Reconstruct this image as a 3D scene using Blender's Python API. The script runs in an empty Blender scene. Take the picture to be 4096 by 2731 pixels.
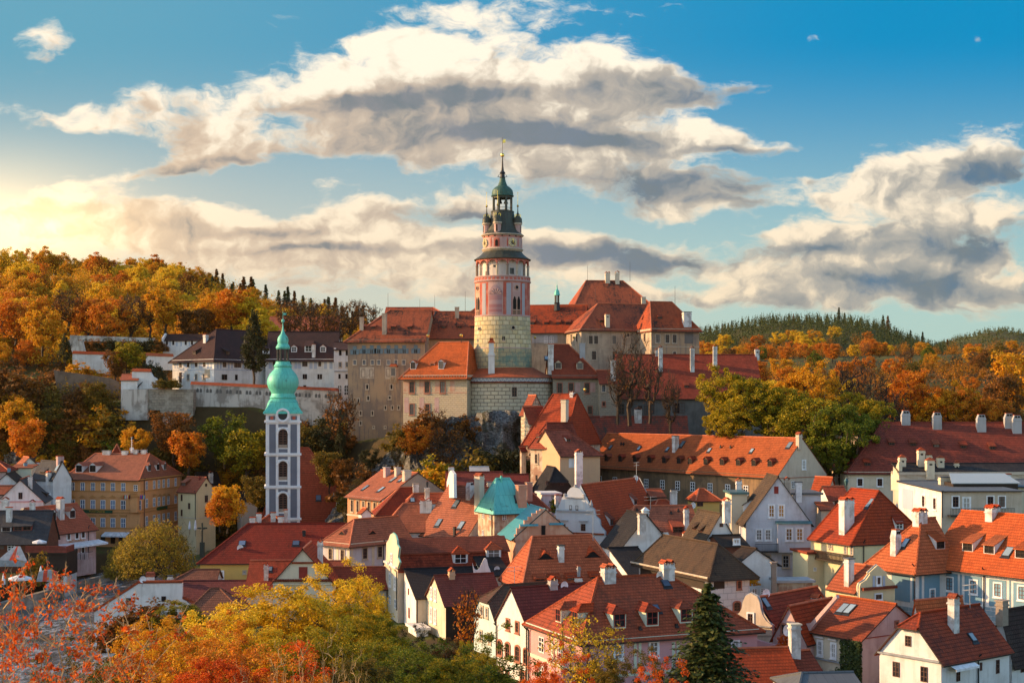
import bpy, bmesh, math, random
import numpy as np
from mathutils import Vector, Matrix

# ---------------------------------------------------------------- camera, world, sun
S = bpy.context.scene
COL = S.collection
F, HX, HY, CZ = 5689.0, 2048.0, 1620.0, 32.0     # focal length in photo pixels, horizon, eye height
rad = math.radians

cam = bpy.data.cameras.new('camera')
cam.sensor_width = 36.0
cam.lens = 36.0 * F / 4096.0
cam.shift_y = (HY - 1365.5) / 4096.0
cam.clip_start, cam.clip_end = 0.5, 12000
camo = bpy.data.objects.new('camera', cam)
COL.objects.link(camo)
camo.location = (0, 0, CZ)
camo.rotation_euler = (rad(90), 0, 0)
S.camera = camo

SUN_AZ, SUN_EL = 82.0, 17.0      # degrees left of the view direction, above the horizon
sun = bpy.data.lights.new('sun', 'SUN')
sun.energy = 3.6
sun.angle = rad(0.5)
sun.color = (1.0, 0.62, 0.30)
suno = bpy.data.objects.new('sun', sun)
COL.objects.link(suno)
sdir = Vector((-math.sin(rad(SUN_AZ)) * math.cos(rad(SUN_EL)), math.cos(rad(SUN_AZ)) * math.cos(rad(SUN_EL)), math.sin(rad(SUN_EL))))
suno.rotation_euler = (-sdir).to_track_quat('-Z', 'Y').to_euler()

S.view_settings.view_transform = 'Standard'
S.view_settings.look = 'None'
S.view_settings.gamma = 1.0
S.view_settings.exposure = 1.14
S.cycles.max_bounces = 6
S.cycles.diffuse_bounces = 3
S.cycles.glossy_bounces = 2
S.cycles.transmission_bounces = 2
S.cycles.volume_bounces = 0
S.cycles.transparent_max_bounces = 4
S.cycles.use_denoising = True


class NT:
    """small helper to write node trees"""
    def __init__(s, tree):
        s.t = tree
        s.n = tree.nodes
        s.l = tree.links

    def put(s, sock, v):
        if v is None:
            return
        if isinstance(v, (int, float)):
            sock.default_value = v
        elif isinstance(v, (tuple, list)):
            if len(v) == 3 and sock.type == 'RGBA':
                v = (*v, 1.0)
            sock.default_value = v
        else:
            s.l.new(v, sock)

    def node(s, kind, ins=(), **props):
        nd = s.n.new(kind)
        for k, v in props.items():
            setattr(nd, k, v)
        if isinstance(ins, dict):
            for k, v in ins.items():
                s.put(nd.inputs[k], v)
        else:
            for i, v in enumerate(ins):
                s.put(nd.inputs[i], v)
        return nd

    def m(s, op, a, b=None, c=None, clamp=False):
        nd = s.node('ShaderNodeMath', (a, b, c), operation=op)
        nd.use_clamp = clamp
        return nd.outputs[0]

    def v(s, op, a, b=None):
        nd = s.node('ShaderNodeVectorMath', (a, b), operation=op)
        return nd.outputs[0]

    def mix(s, f, a, b, blend='MIX'):
        nd = s.n.new('ShaderNodeMix')
        nd.data_type = 'RGBA'
        nd.blend_type = blend
        s.put(nd.inputs[0], f)
        s.put(nd.inputs[6], a)
        s.put(nd.inputs[7], b)
        return nd.outputs[2]

    def noise(s, vec, scale, detail=3.0, rough=0.55, out=0):
        nd = s.node('ShaderNodeTexNoise', {'Vector': vec, 'Scale': scale, 'Detail': detail, 'Roughness': rough})
        return nd.outputs[out]

    def mapr(s, x, a, b, c=0.0, d=1.0, kind='SMOOTHSTEP'):
        nd = s.node('ShaderNodeMapRange', {'Value': x, 'From Min': a, 'From Max': b, 'To Min': c, 'To Max': d})
        nd.interpolation_type = kind
        nd.clamp = True
        return nd.outputs[0]


def build_world():
    w = bpy.data.worlds.new('World')
    S.world = w
    w.use_nodes = True
    N = NT(w.node_tree)
    N.n.clear()
    out = N.n.new('ShaderNodeOutputWorld')
    tc = N.n.new('ShaderNodeTexCoord')
    d = tc.outputs['Generated']
    sep = N.node('ShaderNodeSeparateXYZ', (d,))
    dy = N.m('MAXIMUM', N.m('ABSOLUTE', sep.outputs[1]), 0.12)
    # direction of the sky as slope: thousandths per focal length, east and up
    X0 = N.m('MULTIPLY', N.m('DIVIDE', sep.outputs[0], dy), 5.689)
    Y0 = N.m('MULTIPLY', N.m('DIVIDE', sep.outputs[2], dy), 5.689)
    comb = N.node('ShaderNodeCombineXYZ', (X0, N.m('MULTIPLY', Y0, 1.7), 0.0)).outputs[0]
    warp = N.noise(comb, 2.3, 4.0, 0.6, 1)
    wv = N.v('MULTIPLY', N.v('SUBTRACT', warp, (0.5, 0.5, 0.5)), (0.34, 0.20, 0.0))
    pv = N.v('ADD', N.node('ShaderNodeCombineXYZ', (X0, Y0, 0.0)).outputs[0], wv)
    sp = N.node('ShaderNodeSeparateXYZ', (pv,))
    X, Y = sp.outputs[0], sp.outputs[1]

    def blob(x, y, cx, cy, rx, ry, k, rot=0.0):
        ux = N.m('SUBTRACT', x, (cx - HX) / 1000.0)
        uy = N.m('SUBTRACT', y, (HY - cy) / 1000.0)
        if rot:
            c, s_ = math.cos(rad(rot)), math.sin(rad(rot))
            a = N.m('ADD', N.m('MULTIPLY', ux, c), N.m('MULTIPLY', uy, s_))
            b = N.m('SUBTRACT', N.m('MULTIPLY', uy, c), N.m('MULTIPLY', ux, s_))
            ux, uy = a, b
        ux = N.m('DIVIDE', ux, rx / 1000.0)
        uy = N.m('DIVIDE', uy, ry / 1000.0)
        r2 = N.m('ADD', N.m('MULTIPLY', ux, ux), N.m('MULTIPLY', uy, uy))
        e = N.m('POWER', 2.71828, N.m('MULTIPLY', r2, -1.0))
        return N.m('MULTIPLY', e, k), uy

    def total(lst, x, y):
        acc, side = None, None
        for b in lst:
            t, uy = blob(x, y, *b)
            acc = t if acc is None else N.m('ADD', acc, t)
            side = N.m('MULTIPLY', t, uy) if side is None else N.m('ADD', side, N.m('MULTIPLY', t, uy))
        return acc, side

    clouds = [
        (180, 170, 110, 110, 1.0, 35), (180, 480, 330, 55, 1.0, -8), (620, 420, 330, 90, .9, 4), (870, 500, 300, 120, 1.0),
        (760, 655, 380, 60, 1.1, 8), (480, 720, 180, 60, .6),
        (1500, 300, 380, 150, 1.15), (1950, 220, 330, 170, 1.2), (1350, 400, 320, 80, 1.0), (2000, 430, 650, 140, 1.2),
        (2500, 270, 260, 120, 1.2), (2650, 380, 400, 80, 1.0), (2100, 40, 900, 70, .42), (1550, 160, 260, 30, .5, 20),
        (2250, 620, 650, 110, 1.2, -3), (2750, 540, 330, 60, 1.0), (2600, 740, 480, 90, 1.2), (3050, 580, 420, 26, .7),
        (2780, 830, 250, 40, 1.0, 5), (1650, 540, 330, 70, .9), (1900, 620, 300, 50, .9), (3230, 690, 120, 22, .6),
        (3000, 330, 130, 40, .45), (3230, 150, 70, 22, .7), (3300, 770, 70, 25, .6), (3650, 230, 60, 14, .5), (3940, 150, 40, 30, .5), (3050, 150, 120, 25, .4, 20),
        (200, 820, 480, 90, 1.0), (800, 900, 480, 80, 1.1), (1500, 830, 420, 100, 1.15, 2), (1900, 800, 260, 50, .9), (1250, 990, 650, 80, 1.1),
        (1750, 960, 450, 70, 1.0), (2300, 970, 420, 75, 1.25), (2620, 1040, 260, 60, 1.0), (1700, 1100, 700, 70, .8), (2450, 1180, 700, 60, .7),
        (1500, 1100, 1500, 140, .5), (3500, 1210, 900, 70, .7), (250, 930, 700, 140, .7), (1000, 560, 500, 90, .5), (2350, 480, 500, 90, .5), (1250, 60, 800, 50, .30, 4),
        (3000, 1180, 500, 40, .7), (1350, 720, 70, 25, .6),
        (3620, 700, 420, 120, 1.2, 18), (3980, 640, 260, 110, 1.2, 8), (3350, 970, 420, 70, 1.1), (3750, 900, 520, 170, 1.3),
        (3800, 1120, 560, 140, 1.2), (3250, 1100, 420, 60, .9),
    ]
    darks = [
        (1900, 385, 480, 50, 1.0, 2), (1420, 385, 260, 36, .8), (2000, 520, 560, 70, .9), (2300, 560, 280, 40, .8), (2880, 365, 280, 70, 1.1),
        (2500, 330, 260, 30, .5), (2720, 710, 400, 60, 1.1, 3), (2880, 800, 170, 26, .8), (2200, 560, 380, 35, .8), (680, 690, 170, 30, .7), (950, 650, 160, 20, .5),
        (280, 820, 380, 45, .75), (560, 880, 200, 40, .5), (1000, 915, 480, 26, .8), (1320, 985, 380, 20, .9), (1750, 850, 300, 35, .8),
        (2330, 1000, 420, 50, 1.2), (2650, 1040, 200, 40, .9), (3960, 690, 260, 65, 1.2, 3), (3850, 960, 420, 80, 1.0), (3650, 1140, 560, 55, .9),
        (3250, 1020, 300, 30, .6), (2950, 590, 260, 20, .5), (640, 430, 130, 28, .5), (1100, 440, 160, 30, .5), (2030, 830, 260, 25, .6),
    ]
    n1 = N.noise(N.v('MULTIPLY', pv, (0.85, 2.0, 1.0)), 4.2, 7.0, 0.66)
    n2 = N.noise(N.node('ShaderNodeCombineXYZ', (X0, N.m('MULTIPLY', Y0, 2.2), 3.0)).outputs[0], 2.4, 6.0, 0.55)
    base, side = total(clouds, X, Y)
    belly = N.mapr(N.m('DIVIDE', side, N.m('ADD', base, 0.15)), 0.55, -0.65)
    dens = N.m('ADD', base, N.m('MULTIPLY', N.m('SUBTRACT', n1, 0.5), 2.7))
    dens = N.m('ADD', dens, N.m('MULTIPLY', N.m('SUBTRACT', n2, 0.5), 1.9))
    cov = N.mapr(dens, 0.66, 1.40)
    n3 = N.noise(pv, 3.2, 7.0, 0.6)
    r1 = N.m('SUBTRACT', N.noise(pv, 4.2, 5.0, 0.55), N.noise(N.v('ADD', pv, (-0.055, 0.05, 0.0)), 4.2, 5.0, 0.55))
    r2 = N.m('SUBTRACT', N.noise(pv, 11.0, 5.0, 0.6), N.noise(N.v('ADD', pv, (-0.018, 0.02, 0.0)), 11.0, 5.0, 0.6))
    relief = N.m('ADD', N.m('MULTIPLY', r1, 1.3), N.m('MULTIPLY', r2, 0.45))
    shade = N.m('ADD', N.m('ADD', N.m('MULTIPLY', total(darks, X, Y)[0], 0.62), N.m('MULTIPLY', belly, 0.50)), N.m('MULTIPLY', N.m('SUBTRACT', n3, 0.52), 0.9))
    # bright rims where the cloud is thin
    shade = N.m('SUBTRACT', shade, relief)
    shade = N.m('MULTIPLY', N.mapr(shade, 0.05, 1.10, kind='LINEAR'), N.mapr(dens, 0.70, 1.50, 0.35, 1.0))
    # clear sky
    el = N.mapr(Y0, 0.25, 1.5)
    west = N.mapr(X0, -2.2, 1.6)
    high = N.mix(west, (0.115, 0.345, 0.47), (0.0, 0.245, 0.50))
    low = N.mix(west, (0.72, 0.64, 0.50), (0.42, 0.60, 0.55))
    sky = N.mix(el, low, high)
    lit = N.mix(el, (0.92, 0.74, 0.52), (1.02, 0.90, 0.72))
    dk = N.mix(west, (0.40, 0.33, 0.28), (0.085, 0.165, 0.26))
    dk = N.mix(N.mapr(n3, 0.35, 0.68), dk, (0.17, 0.20, 0.22))
    mid = N.mix(west, (0.66, 0.50, 0.36), (0.40, 0.38, 0.34))
    cl = N.mix(N.mapr(shade, 0.34, 0.85), N.mix(N.mapr(shade, 0.0, 0.42), lit, mid), dk)
    col = N.mix(N.m('MULTIPLY', cov, 0.96), sky, cl)
    # brightness round the low sun behind the cloud bank
    g = N.m('ADD', blob(X0, Y0, -200, 910, 620, 260, .8)[0], blob(X0, Y0, -50, 930, 380, 110, .8)[0])
    col = N.mix(1.0, col, N.mix(g, (0, 0, 0), (0.95, 0.60, 0.20)), 'ADD')
    bg = N.node('ShaderNodeBackground', (col, 0.52))
    nish = N.n.new('ShaderNodeTexSky')
    nish.sky_type = 'NISHITA'
    nish.sun_disc = False
    nish.sun_elevation = rad(SUN_EL)
    nish.sun_rotation = rad(-SUN_AZ)
    bg2 = N.node('ShaderNodeBackground', (nish.outputs[0], 0.15))
    # the sky's own blue light fills behind and overhead, the clouds stand in front of it
    over = N.mapr(sep.outputs[2], 0.30, 0.55)
    behind = N.mapr(sep.outputs[1], 0.35, -0.05)
    f = N.m('MAXIMUM', over, behind)
    mx = N.node('ShaderNodeMixShader', (N.m('MULTIPLY', f, 0.85), bg.outputs[0], bg2.outputs[0]))
    N.l.new(mx.outputs[0], out.inputs[0])
    w.cycles.sampling_method = 'MANUAL'
    w.cycles.sample_map_resolution = 256


build_world()

# ---------------------------------------------------------------- materials
MATS = {}


def mat(name):
    m = bpy.data.materials.new(name)
    m.use_nodes = True
    N = NT(m.node_tree)
    N.n.clear()
    out = N.n.new('ShaderNodeOutputMaterial')
    return m, N, out


def mul(c, k):
    return tuple(min(1.0, x * k) for x in c)


def plain(name, col, rough=0.6, metal=0.0, spec=0.3, var=0.15):
    if name in MATS:
        return MATS[name]
    m, N, out = mat(name)
    tc = N.n.new('ShaderNodeTexCoord')
    n = N.noise(tc.outputs['Object'], 1.3, 5.0, 0.6)
    c = N.mix(N.mapr(n, 0.35, 0.65), mul(col, 1 - var), mul(col, 1 + var))
    b = N.node('ShaderNodeBsdfPrincipled', {'Base Color': c, 'Roughness': rough, 'Metallic': metal, 'Specular IOR Level': spec})
    N.l.new(b.outputs[0], out.inputs[0])
    MATS[name] = m
    return m


def plaster(name, col, dirt=None, amt=0.35, scale=0.35):
    if name in MATS:
        return MATS[name]
    dirt = dirt or tuple(x * 0.55 for x in col)
    m, N, out = mat(name)
    uv = N.n.new('ShaderNodeUVMap').outputs[0]
    oi = N.n.new('ShaderNodeObjectInfo')
    p = N.v('ADD', uv, oi.outputs['Location'])
    big = N.noise(p, scale, 7.0, 0.62)
    st = N.noise(N.v('MULTIPLY', p, (1.6, 0.16, 1.0)), 1.0, 5.0, 0.6)
    fine = N.noise(p, 3.0, 5.0, 0.65)
    k = N.m('ADD', N.mapr(big, 0.44, 0.62), N.m('MULTIPLY', N.mapr(st, 0.48, 0.66), 0.8))
    k = N.m('MULTIPLY', N.m('ADD', k, N.m('MULTIPLY', N.m('SUBTRACT', fine, 0.5), 0.5)), amt, clamp=True)
    c = N.mix(k, col, dirt)
    c = N.mix(0.3, c, N.mix(fine, mul(col, 0.72), mul(col, 1.15)))
    bump = N.node('ShaderNodeBump', {'Strength': 0.25, 'Distance': 0.05, 'Height': fine})
    b = N.node('ShaderNodeBsdfPrincipled', {'Base Color': c, 'Roughness': 0.9, 'Specular IOR Level': 0.15, 'Normal': bump.outputs[0]})
    N.l.new(b.outputs[0], out.inputs[0])
    MATS[name] = m
    return m


def tiles(name, col, dark=None, amt=0.45, row=0.40, wid=0.28, gap=0.62, rough=0.8, big=0.25):
    """roof covering: courses of tiles across the slope, patchy weathering"""
    if name in MATS:
        return MATS[name]
    dark = dark or tuple(x * 0.35 for x in col)
    m, N, out = mat(name)
    uv = N.n.new('ShaderNodeUVMap').outputs[0]
    oi = N.n.new('ShaderNodeObjectInfo')
    p = N.v('ADD', uv, oi.outputs['Location'])
    br = N.n.new('ShaderNodeTexBrick')
    br.offset = 0.5
    for k, v in (('Vector', uv), ('Color1', mul(col, 1.12)), ('Color2', mul(col, 0.52)), ('Mortar', mul(col, 1 - gap)), ('Scale', 1.0),
                 ('Mortar Size', 0.035), ('Mortar Smooth', 0.6), ('Brick Width', wid), ('Row Height', row)):
        N.put(br.inputs[k], v)
    sepv = N.node('ShaderNodeSeparateXYZ', (uv,))
    # shadow at the lower edge of every course, painted as a dark line
    fr = N.m('FRACT', N.m('DIVIDE', sepv.outputs[1], row))
    course_shade = N.mapr(fr, 0.0, 0.36, 1.0, 0.0)
    big1 = N.noise(p, big, 7.0, 0.65)
    st = N.noise(N.v('MULTIPLY', p, (1.2, 0.22, 1.0)), 1.0, 6.0, 0.6)
    fine = N.noise(p, 2.2, 6.0, 0.7)
    k = N.m('ADD', N.mapr(big1, 0.45, 0.63), N.m('MULTIPLY', N.mapr(st, 0.48, 0.66), 0.7))
    k = N.m('MULTIPLY', N.m('MULTIPLY', k, N.mapr(fine, 0.36, 0.58)), amt, clamp=True)
    tint = N.mix(N.mapr(N.noise(p, 0.9, 4.0, 0.6), 0.3, 0.7), mul(col, 0.88), (min(1, col[0] * 1.18), col[1] * 1.05, col[2] * 0.95))
    c = N.mix(0.55, br.outputs[0], tint)
    c = N.mix(N.m('MULTIPLY', course_shade, gap), c, mul(col, 0.35))
    c = N.mix(k, c, dark)
    hv = N.node('ShaderNodeHueSaturation', {'Hue': N.mapr(oi.outputs['Random'], 0, 1, 0.496, 0.505, 'LINEAR'), 'Saturation': N.mapr(oi.outputs['Random'], 0, 1, 1.04, 0.96, 'LINEAR'), 'Value': N.mapr(N.m('FRACT', N.m('MULTIPLY', oi.outputs['Random'], 7.3)), 0, 1, 0.80, 1.08, 'LINEAR'), 'Color': c})
    c = hv.outputs[0]
    h = N.m('ADD', N.m('MULTIPLY', fr, -1.0), N.m('MULTIPLY', br.outputs[1], -0.6))
    bump = N.node('ShaderNodeBump', {'Strength': 0.8, 'Distance': 0.08, 'Height': h})
    b = N.node('ShaderNodeBsdfPrincipled', {'Base Color': c, 'Roughness': rough, 'Specular IOR Level': 0.2, 'Normal': bump.outputs[0]})
    N.l.new(b.outputs[0], out.inputs[0])
    MATS[name] = m
    return m


def blocks(name, c1, c2, mortar, w, h, extra=None, amt=0.5, ms=0.05):
    """ashlar, rustication or painted block pattern laid in metres on the wall"""
    if name in MATS:
        return MATS[name]
    m, N, out = mat(name)
    uv = N.n.new('ShaderNodeUVMap').outputs[0]
    br = N.n.new('ShaderNodeTexBrick')
    for k, v in (('Vector', uv), ('Color1', c1), ('Color2', c2), ('Mortar', mortar), ('Scale', 1.0), ('Mortar Size', ms),
                 ('Mortar Smooth', 0.7), ('Brick Width', w), ('Row Height', h)):
        N.put(br.inputs[k], v)
    n = N.noise(uv, 0.30, 7.0, 0.65)
    f = N.noise(uv, 2.5, 5.0, 0.65)
    c = br.outputs[0]
    if extra:
        c = N.mix(N.m('MULTIPLY', N.mapr(n, 0.47, 0.66), amt), c, extra)
    c = N.mix(0.25, c, N.mix(f, (0.02, 0.02, 0.02), (0.7, 0.62, 0.5)))
    bump = N.node('ShaderNodeBump', {'Strength': 0.6, 'Distance': 0.12, 'Height': N.m('MULTIPLY', br.outputs[1], -1.0)})
    b = N.node('ShaderNodeBsdfPrincipled', {'Base Color': c, 'Roughness': 0.85, 'Specular IOR Level': 0.2, 'Normal': bump.outputs[0]})
    N.l.new(b.outputs[0], out.inputs[0])
    MATS[name] = m
    return m


def copper(name, c1, c2, dark, rough=0.55):
    if name in MATS:
        return MATS[name]
    m, N, out = mat(name)
    uv = N.n.new('ShaderNodeUVMap').outputs[0]
    n = N.noise(uv, 0.5, 7.0, 0.65)
    st = N.noise(N.v('MULTIPLY', uv, (2.2, 0.25, 1.0)), 1.0, 5.0, 0.6)
    br = N.n.new('ShaderNodeTexBrick')
    for k, v in (('Vector', uv), ('Color1', c1), ('Color2', mul(c1, 1.12)), ('Mortar', mul(c1, 0.6)), ('Scale', 1.0), ('Mortar Size', 0.025), ('Brick Width', 0.8), ('Row Height', 2.6)):
        N.put(br.inputs[k], v)
    c = N.mix(N.m('MULTIPLY', N.mapr(st, 0.48, 0.72), 0.6), br.outputs[0], c2)
    c = N.mix(N.m('MULTIPLY', N.mapr(n, 0.56, 0.70), 0.7), c, dark)
    b = N.node('ShaderNodeBsdfPrincipled', {'Base Color': c, 'Roughness': rough, 'Specular IOR Level': 0.4, 'Metallic': 0.1})
    N.l.new(b.outputs[0], out.inputs[0])
    MATS[name] = m
    return m


def leafmat(name, cols, trans=0.35, warm=None):
    """leaves: every leaf its own tint out of a handful of real leaf colours"""
    if name in MATS:
        return MATS[name]
    m, N, out = mat(name)
    geo = N.n.new('ShaderNodeNewGeometry')
    oi = N.n.new('ShaderNodeObjectInfo')
    tc = N.n.new('ShaderNodeTexCoord')
    cl = N.noise(N.v('ADD', tc.outputs['Object'], oi.outputs['Location']), 0.28, 3.0, 0.6)
    r = N.m('ADD', N.m('MULTIPLY', geo.outputs['Random Per Island'], 0.55), N.m('MULTIPLY', N.mapr(cl, 0.3, 0.7, kind='LINEAR'), 0.30))
    r = N.m('ADD', r, N.m('MULTIPLY', oi.outputs['Random'], 0.15))
    ramp = N.n.new('ShaderNodeValToRGB')
    N.l.new(r, ramp.inputs[0])
    e = ramp.color_ramp.elements
    while len(e) < len(cols):
        e.new(0.5)
    for i, c in enumerate(cols):
        e[i].position = 0.12 + 0.76 * i / (len(cols) - 1)
        e[i].color = (*c, 1)
    a = N.node('ShaderNodeBsdfPrincipled', {'Base Color': ramp.outputs[0], 'Roughness': 0.6, 'Specular IOR Level': 0.2})
    b = N.node('ShaderNodeBsdfTranslucent', {'Color': ramp.outputs[0]})
    mx = N.node('ShaderNodeMixShader', (trans, a.outputs[0], b.outputs[0]))
    N.l.new(mx.outputs[0], out.inputs[0])
    MATS[name] = m
    return m


def glassmat(name, col, rough=0.12, spec=0.22):
    if name in MATS:
        return MATS[name]
    m, N, out = mat(name)
    oi = N.n.new('ShaderNodeObjectInfo')
    c = N.mix(oi.outputs['Random'], mul(col, 0.5), mul(col, 1.6))
    if name == 'window_glass':      # some windows have drawn curtains
        c = N.mix(N.mapr(oi.outputs['Random'], 0.70, 0.95), c, (0.15, 0.14, 0.125))
    b = N.node('ShaderNodeBsdfPrincipled', {'Base Color': c, 'Roughness': rough, 'Specular IOR Level': spec})
    N.l.new(b.outputs[0], out.inputs[0])
    MATS[name] = m
    return m


ORANGE = tiles('roof_orange', (0.52, 0.115, 0.030), amt=0.4)
REDT = tiles('roof_red', (0.33, 0.060, 0.026), amt=0.5)
REDB = tiles('roof_bright_red', (0.47, 0.085, 0.028), amt=0.45)
PINKT = tiles('roof_pinkish', (0.44, 0.125, 0.065), amt=0.4)
DKRED = tiles('roof_dark_red', (0.21, 0.036, 0.024), amt=0.55)
PURPLE = tiles('roof_purple', (0.17, 0.040, 0.036), amt=0.4)
BROWNT = tiles('roof_brown', (0.24, 0.085, 0.05), amt=0.5)
OLDRED = tiles('roof_old_red', (0.42, 0.080, 0.028), dark=(0.035, 0.02, 0.016), amt=0.9, big=0.16)
SLATE = tiles('roof_slate', (0.050, 0.050, 0.056), dark=(0.09, 0.085, 0.08), amt=0.5, row=0.3, wid=0.3, gap=0.4, rough=0.6)
BLACK = tiles('roof_black', (0.022, 0.020, 0.022), dark=(0.05, 0.04, 0.035), amt=0.6, row=0.3, wid=0.25, gap=0.5)
SHINGLE = tiles('roof_shingle', (0.13, 0.085, 0.052), dark=(0.03, 0.022, 0.018), amt=0.6, row=0.28, wid=0.16, gap=0.5)
SHINDK = tiles('roof_dark_shingle', (0.065, 0.043, 0.030), dark=(0.016, 0.013, 0.012), amt=0.6, row=0.28, wid=0.16, gap=0.5)
MAROON = tiles('roof_maroon', (0.080, 0.036, 0.032), dark=(0.03, 0.018, 0.018), amt=0.5)
COPPER = copper('copper_green', (0.10, 0.46, 0.36), (0.17, 0.58, 0.46), (0.03, 0.09, 0.07))
COPOLD = copper('copper_old', (0.045, 0.046, 0.034), (0.06, 0.085, 0.055), (0.022, 0.022, 0.019))
COPROOF = copper('copper_roof', (0.12, 0.46, 0.40), (0.20, 0.56, 0.47), (0.06, 0.17, 0.13))
METAL = copper('metal_sheet', (0.10, 0.105, 0.11), (0.14, 0.145, 0.145), (0.06, 0.06, 0.06), 0.6)
TEALM = copper('metal_teal', (0.07, 0.15, 0.15), (0.10, 0.19, 0.18), (0.04, 0.07, 0.07), 0.4)
WHITE = plaster('plaster_white', (0.72, 0.70, 0.67), (0.42, 0.38, 0.34), 0.5)
CHIMW = plaster('plaster_chimney', (0.70, 0.67, 0.63), (0.30, 0.25, 0.21), 0.9, 0.9)
CREAM = plaster('plaster_cream', (0.66, 0.57, 0.42), (0.40, 0.30, 0.20), 0.4)
BEIGE = plaster('plaster_beige', (0.58, 0.48, 0.37), (0.34, 0.26, 0.19), 0.4)
YELLOW = plaster('plaster_yellow', (0.68, 0.45, 0.13), (0.5, 0.33, 0.13), 0.35)
PALEYEL = plaster('plaster_pale_yellow', (0.70, 0.58, 0.34), (0.5, 0.40, 0.24), 0.35)
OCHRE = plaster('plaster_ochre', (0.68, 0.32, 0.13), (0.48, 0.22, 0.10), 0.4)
OCHRED = plaster('plaster_ochre_trim', (0.52, 0.24, 0.08), (0.36, 0.17, 0.06), 0.4)
PINK = plaster('plaster_pink', (0.62, 0.33, 0.33), (0.50, 0.27, 0.25), 0.35)
PINKP = plaster('plaster_pale_pink', (0.60, 0.42, 0.38), (0.36, 0.2, 0.18), 0.6)
SALMON = plaster('plaster_salmon', (0.55, 0.25, 0.13), (0.4, 0.2, 0.12), 0.4)
MINT = plaster('plaster_mint', (0.62, 0.66, 0.50), (0.5, 0.5, 0.4), 0.3)
BLUEW = plaster('plaster_pale_blue', (0.50, 0.60, 0.58), (0.4, 0.45, 0.42), 0.3)
BLUEP = plaster('plaster_blue_panel', (0.17, 0.30, 0.38), (0.14, 0.24, 0.31), 0.3)
GREYBL = plaster('plaster_grey_blue', (0.42, 0.46, 0.55), (0.34, 0.37, 0.44), 0.3)
GREYP = plaster('plaster_grey_panel', (0.155, 0.165, 0.20), (0.12, 0.125, 0.15), 0.4)
GREYW = plaster('plaster_grey', (0.40, 0.39, 0.39), (0.25, 0.23, 0.21), 0.5)
CASTLE = plaster('plaster_castle', (0.40, 0.275, 0.165), (0.16, 0.135, 0.125), 1.0, 0.10)
CASTLEB = plaster('plaster_castle_pale', (0.52, 0.41, 0.29), (0.26, 0.20, 0.15), 0.9, 0.15)
BROWNP = plaster('plaster_brown', (0.26, 0.165, 0.09), (0.09, 0.07, 0.05), 0.9, 0.3)
DKGREY = plaster('plaster_dark_grey', (0.17, 0.15, 0.13), (0.09, 0.08, 0.07), 0.7)
PEEL = plaster('plaster_peeling', (0.56, 0.46, 0.33), (0.27, 0.10, 0.055), 1.0, 0.55)
PEELP = plaster('plaster_peeling_pink', (0.60, 0.36, 0.25), (0.48, 0.20, 0.12), 0.9, 0.6)
PEACH = plaster('plaster_peach', (0.60, 0.38, 0.22), (0.45, 0.28, 0.18), 0.3)
STONE = blocks('stone_rubble', (0.34, 0.29, 0.22), (0.17, 0.14, 0.11), (0.09, 0.075, 0.06), 1.1, 0.6, (0.46, 0.41, 0.34), 0.8)
WALLRUB = plaster('plaster_wall_old', (0.56, 0.51, 0.45), (0.17, 0.14, 0.115), 1.0, 0.3)
DIAMOND = blocks('sgraffito_diamond', (0.60, 0.50, 0.33), (0.48, 0.40, 0.27), (0.13, 0.095, 0.06), 1.5, 0.75, (0.55, 0.48, 0.38), 0.4, 0.10)
SGRAF = blocks('sgraffito_small', (0.60, 0.47, 0.28), (0.52, 0.41, 0.26), (0.40, 0.28, 0.17), 0.8, 0.4, (0.58, 0.42, 0.30), 0.6)
SGRAFD = blocks('sgraffito_grey', (0.36, 0.30, 0.21), (0.30, 0.25, 0.18), (0.20, 0.165, 0.13), 0.8, 0.4, (0.30, 0.26, 0.22), 0.6)
SCRATCH = blocks('painted_blocks', (0.68, 0.67, 0.66), (0.64, 0.63, 0.63), (0.30, 0.31, 0.34), 1.1, 0.7, (0.6, 0.57, 0.54), 0.4, 0.03)
BLOCKBL = blocks('painted_blue_blocks', (0.20, 0.33, 0.41), (0.17, 0.29, 0.37), (0.6, 0.62, 0.64), 1.0, 0.55, None, 0, 0.05)
RUSTICA = blocks('painted_rustication', (0.70, 0.58, 0.34), (0.56, 0.42, 0.17), (0.27, 0.21, 0.10), 1.3, 0.92, (0.34, 0.31, 0.20), 0.8, 0.11)
RUSTLOW = blocks('painted_rustication_weathered', (0.50, 0.38, 0.17), (0.36, 0.31, 0.17), (0.17, 0.17, 0.11), 1.3, 0.92, (0.06, 0.19, 0.15), 0.9, 0.09)
REDFRE = plaster('fresco_red', (0.46, 0.10, 0.065), (0.50, 0.24, 0.18), 0.9, 0.5)
FREGREY = plaster('fresco_grey', (0.36, 0.35, 0.37), (0.45, 0.40, 0.38), 0.4)
FREPINK = plaster('fresco_pink', (0.50, 0.33, 0.29), (0.38, 0.20, 0.17), 0.6, 0.5)
FRERED = plaster('fresco_band', (0.46, 0.25, 0.17), (0.52, 0.40, 0.3), 0.7, 0.6)
BRICK = blocks('brick_red', (0.36, 0.13, 0.06), (0.27, 0.09, 0.045), (0.35, 0.28, 0.22), 0.25, 0.08)
WOOD = plain('wood_brown', (0.13, 0.042, 0.022), 0.7)
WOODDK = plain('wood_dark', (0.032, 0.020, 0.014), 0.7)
WOODRED = plain('wood_red', (0.23, 0.045, 0.028), 0.7)
IRON = plain('iron_dark', (0.025, 0.025, 0.028), 0.5)
GOLD = plain('gilt', (0.95, 0.60, 0.13), 0.25, 1.0, 0.5)
FWHITE = plain('frame_white', (0.76, 0.75, 0.74), 0.5)
FBROWN = plain('frame_brown', (0.10, 0.045, 0.03), 0.5)
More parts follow.
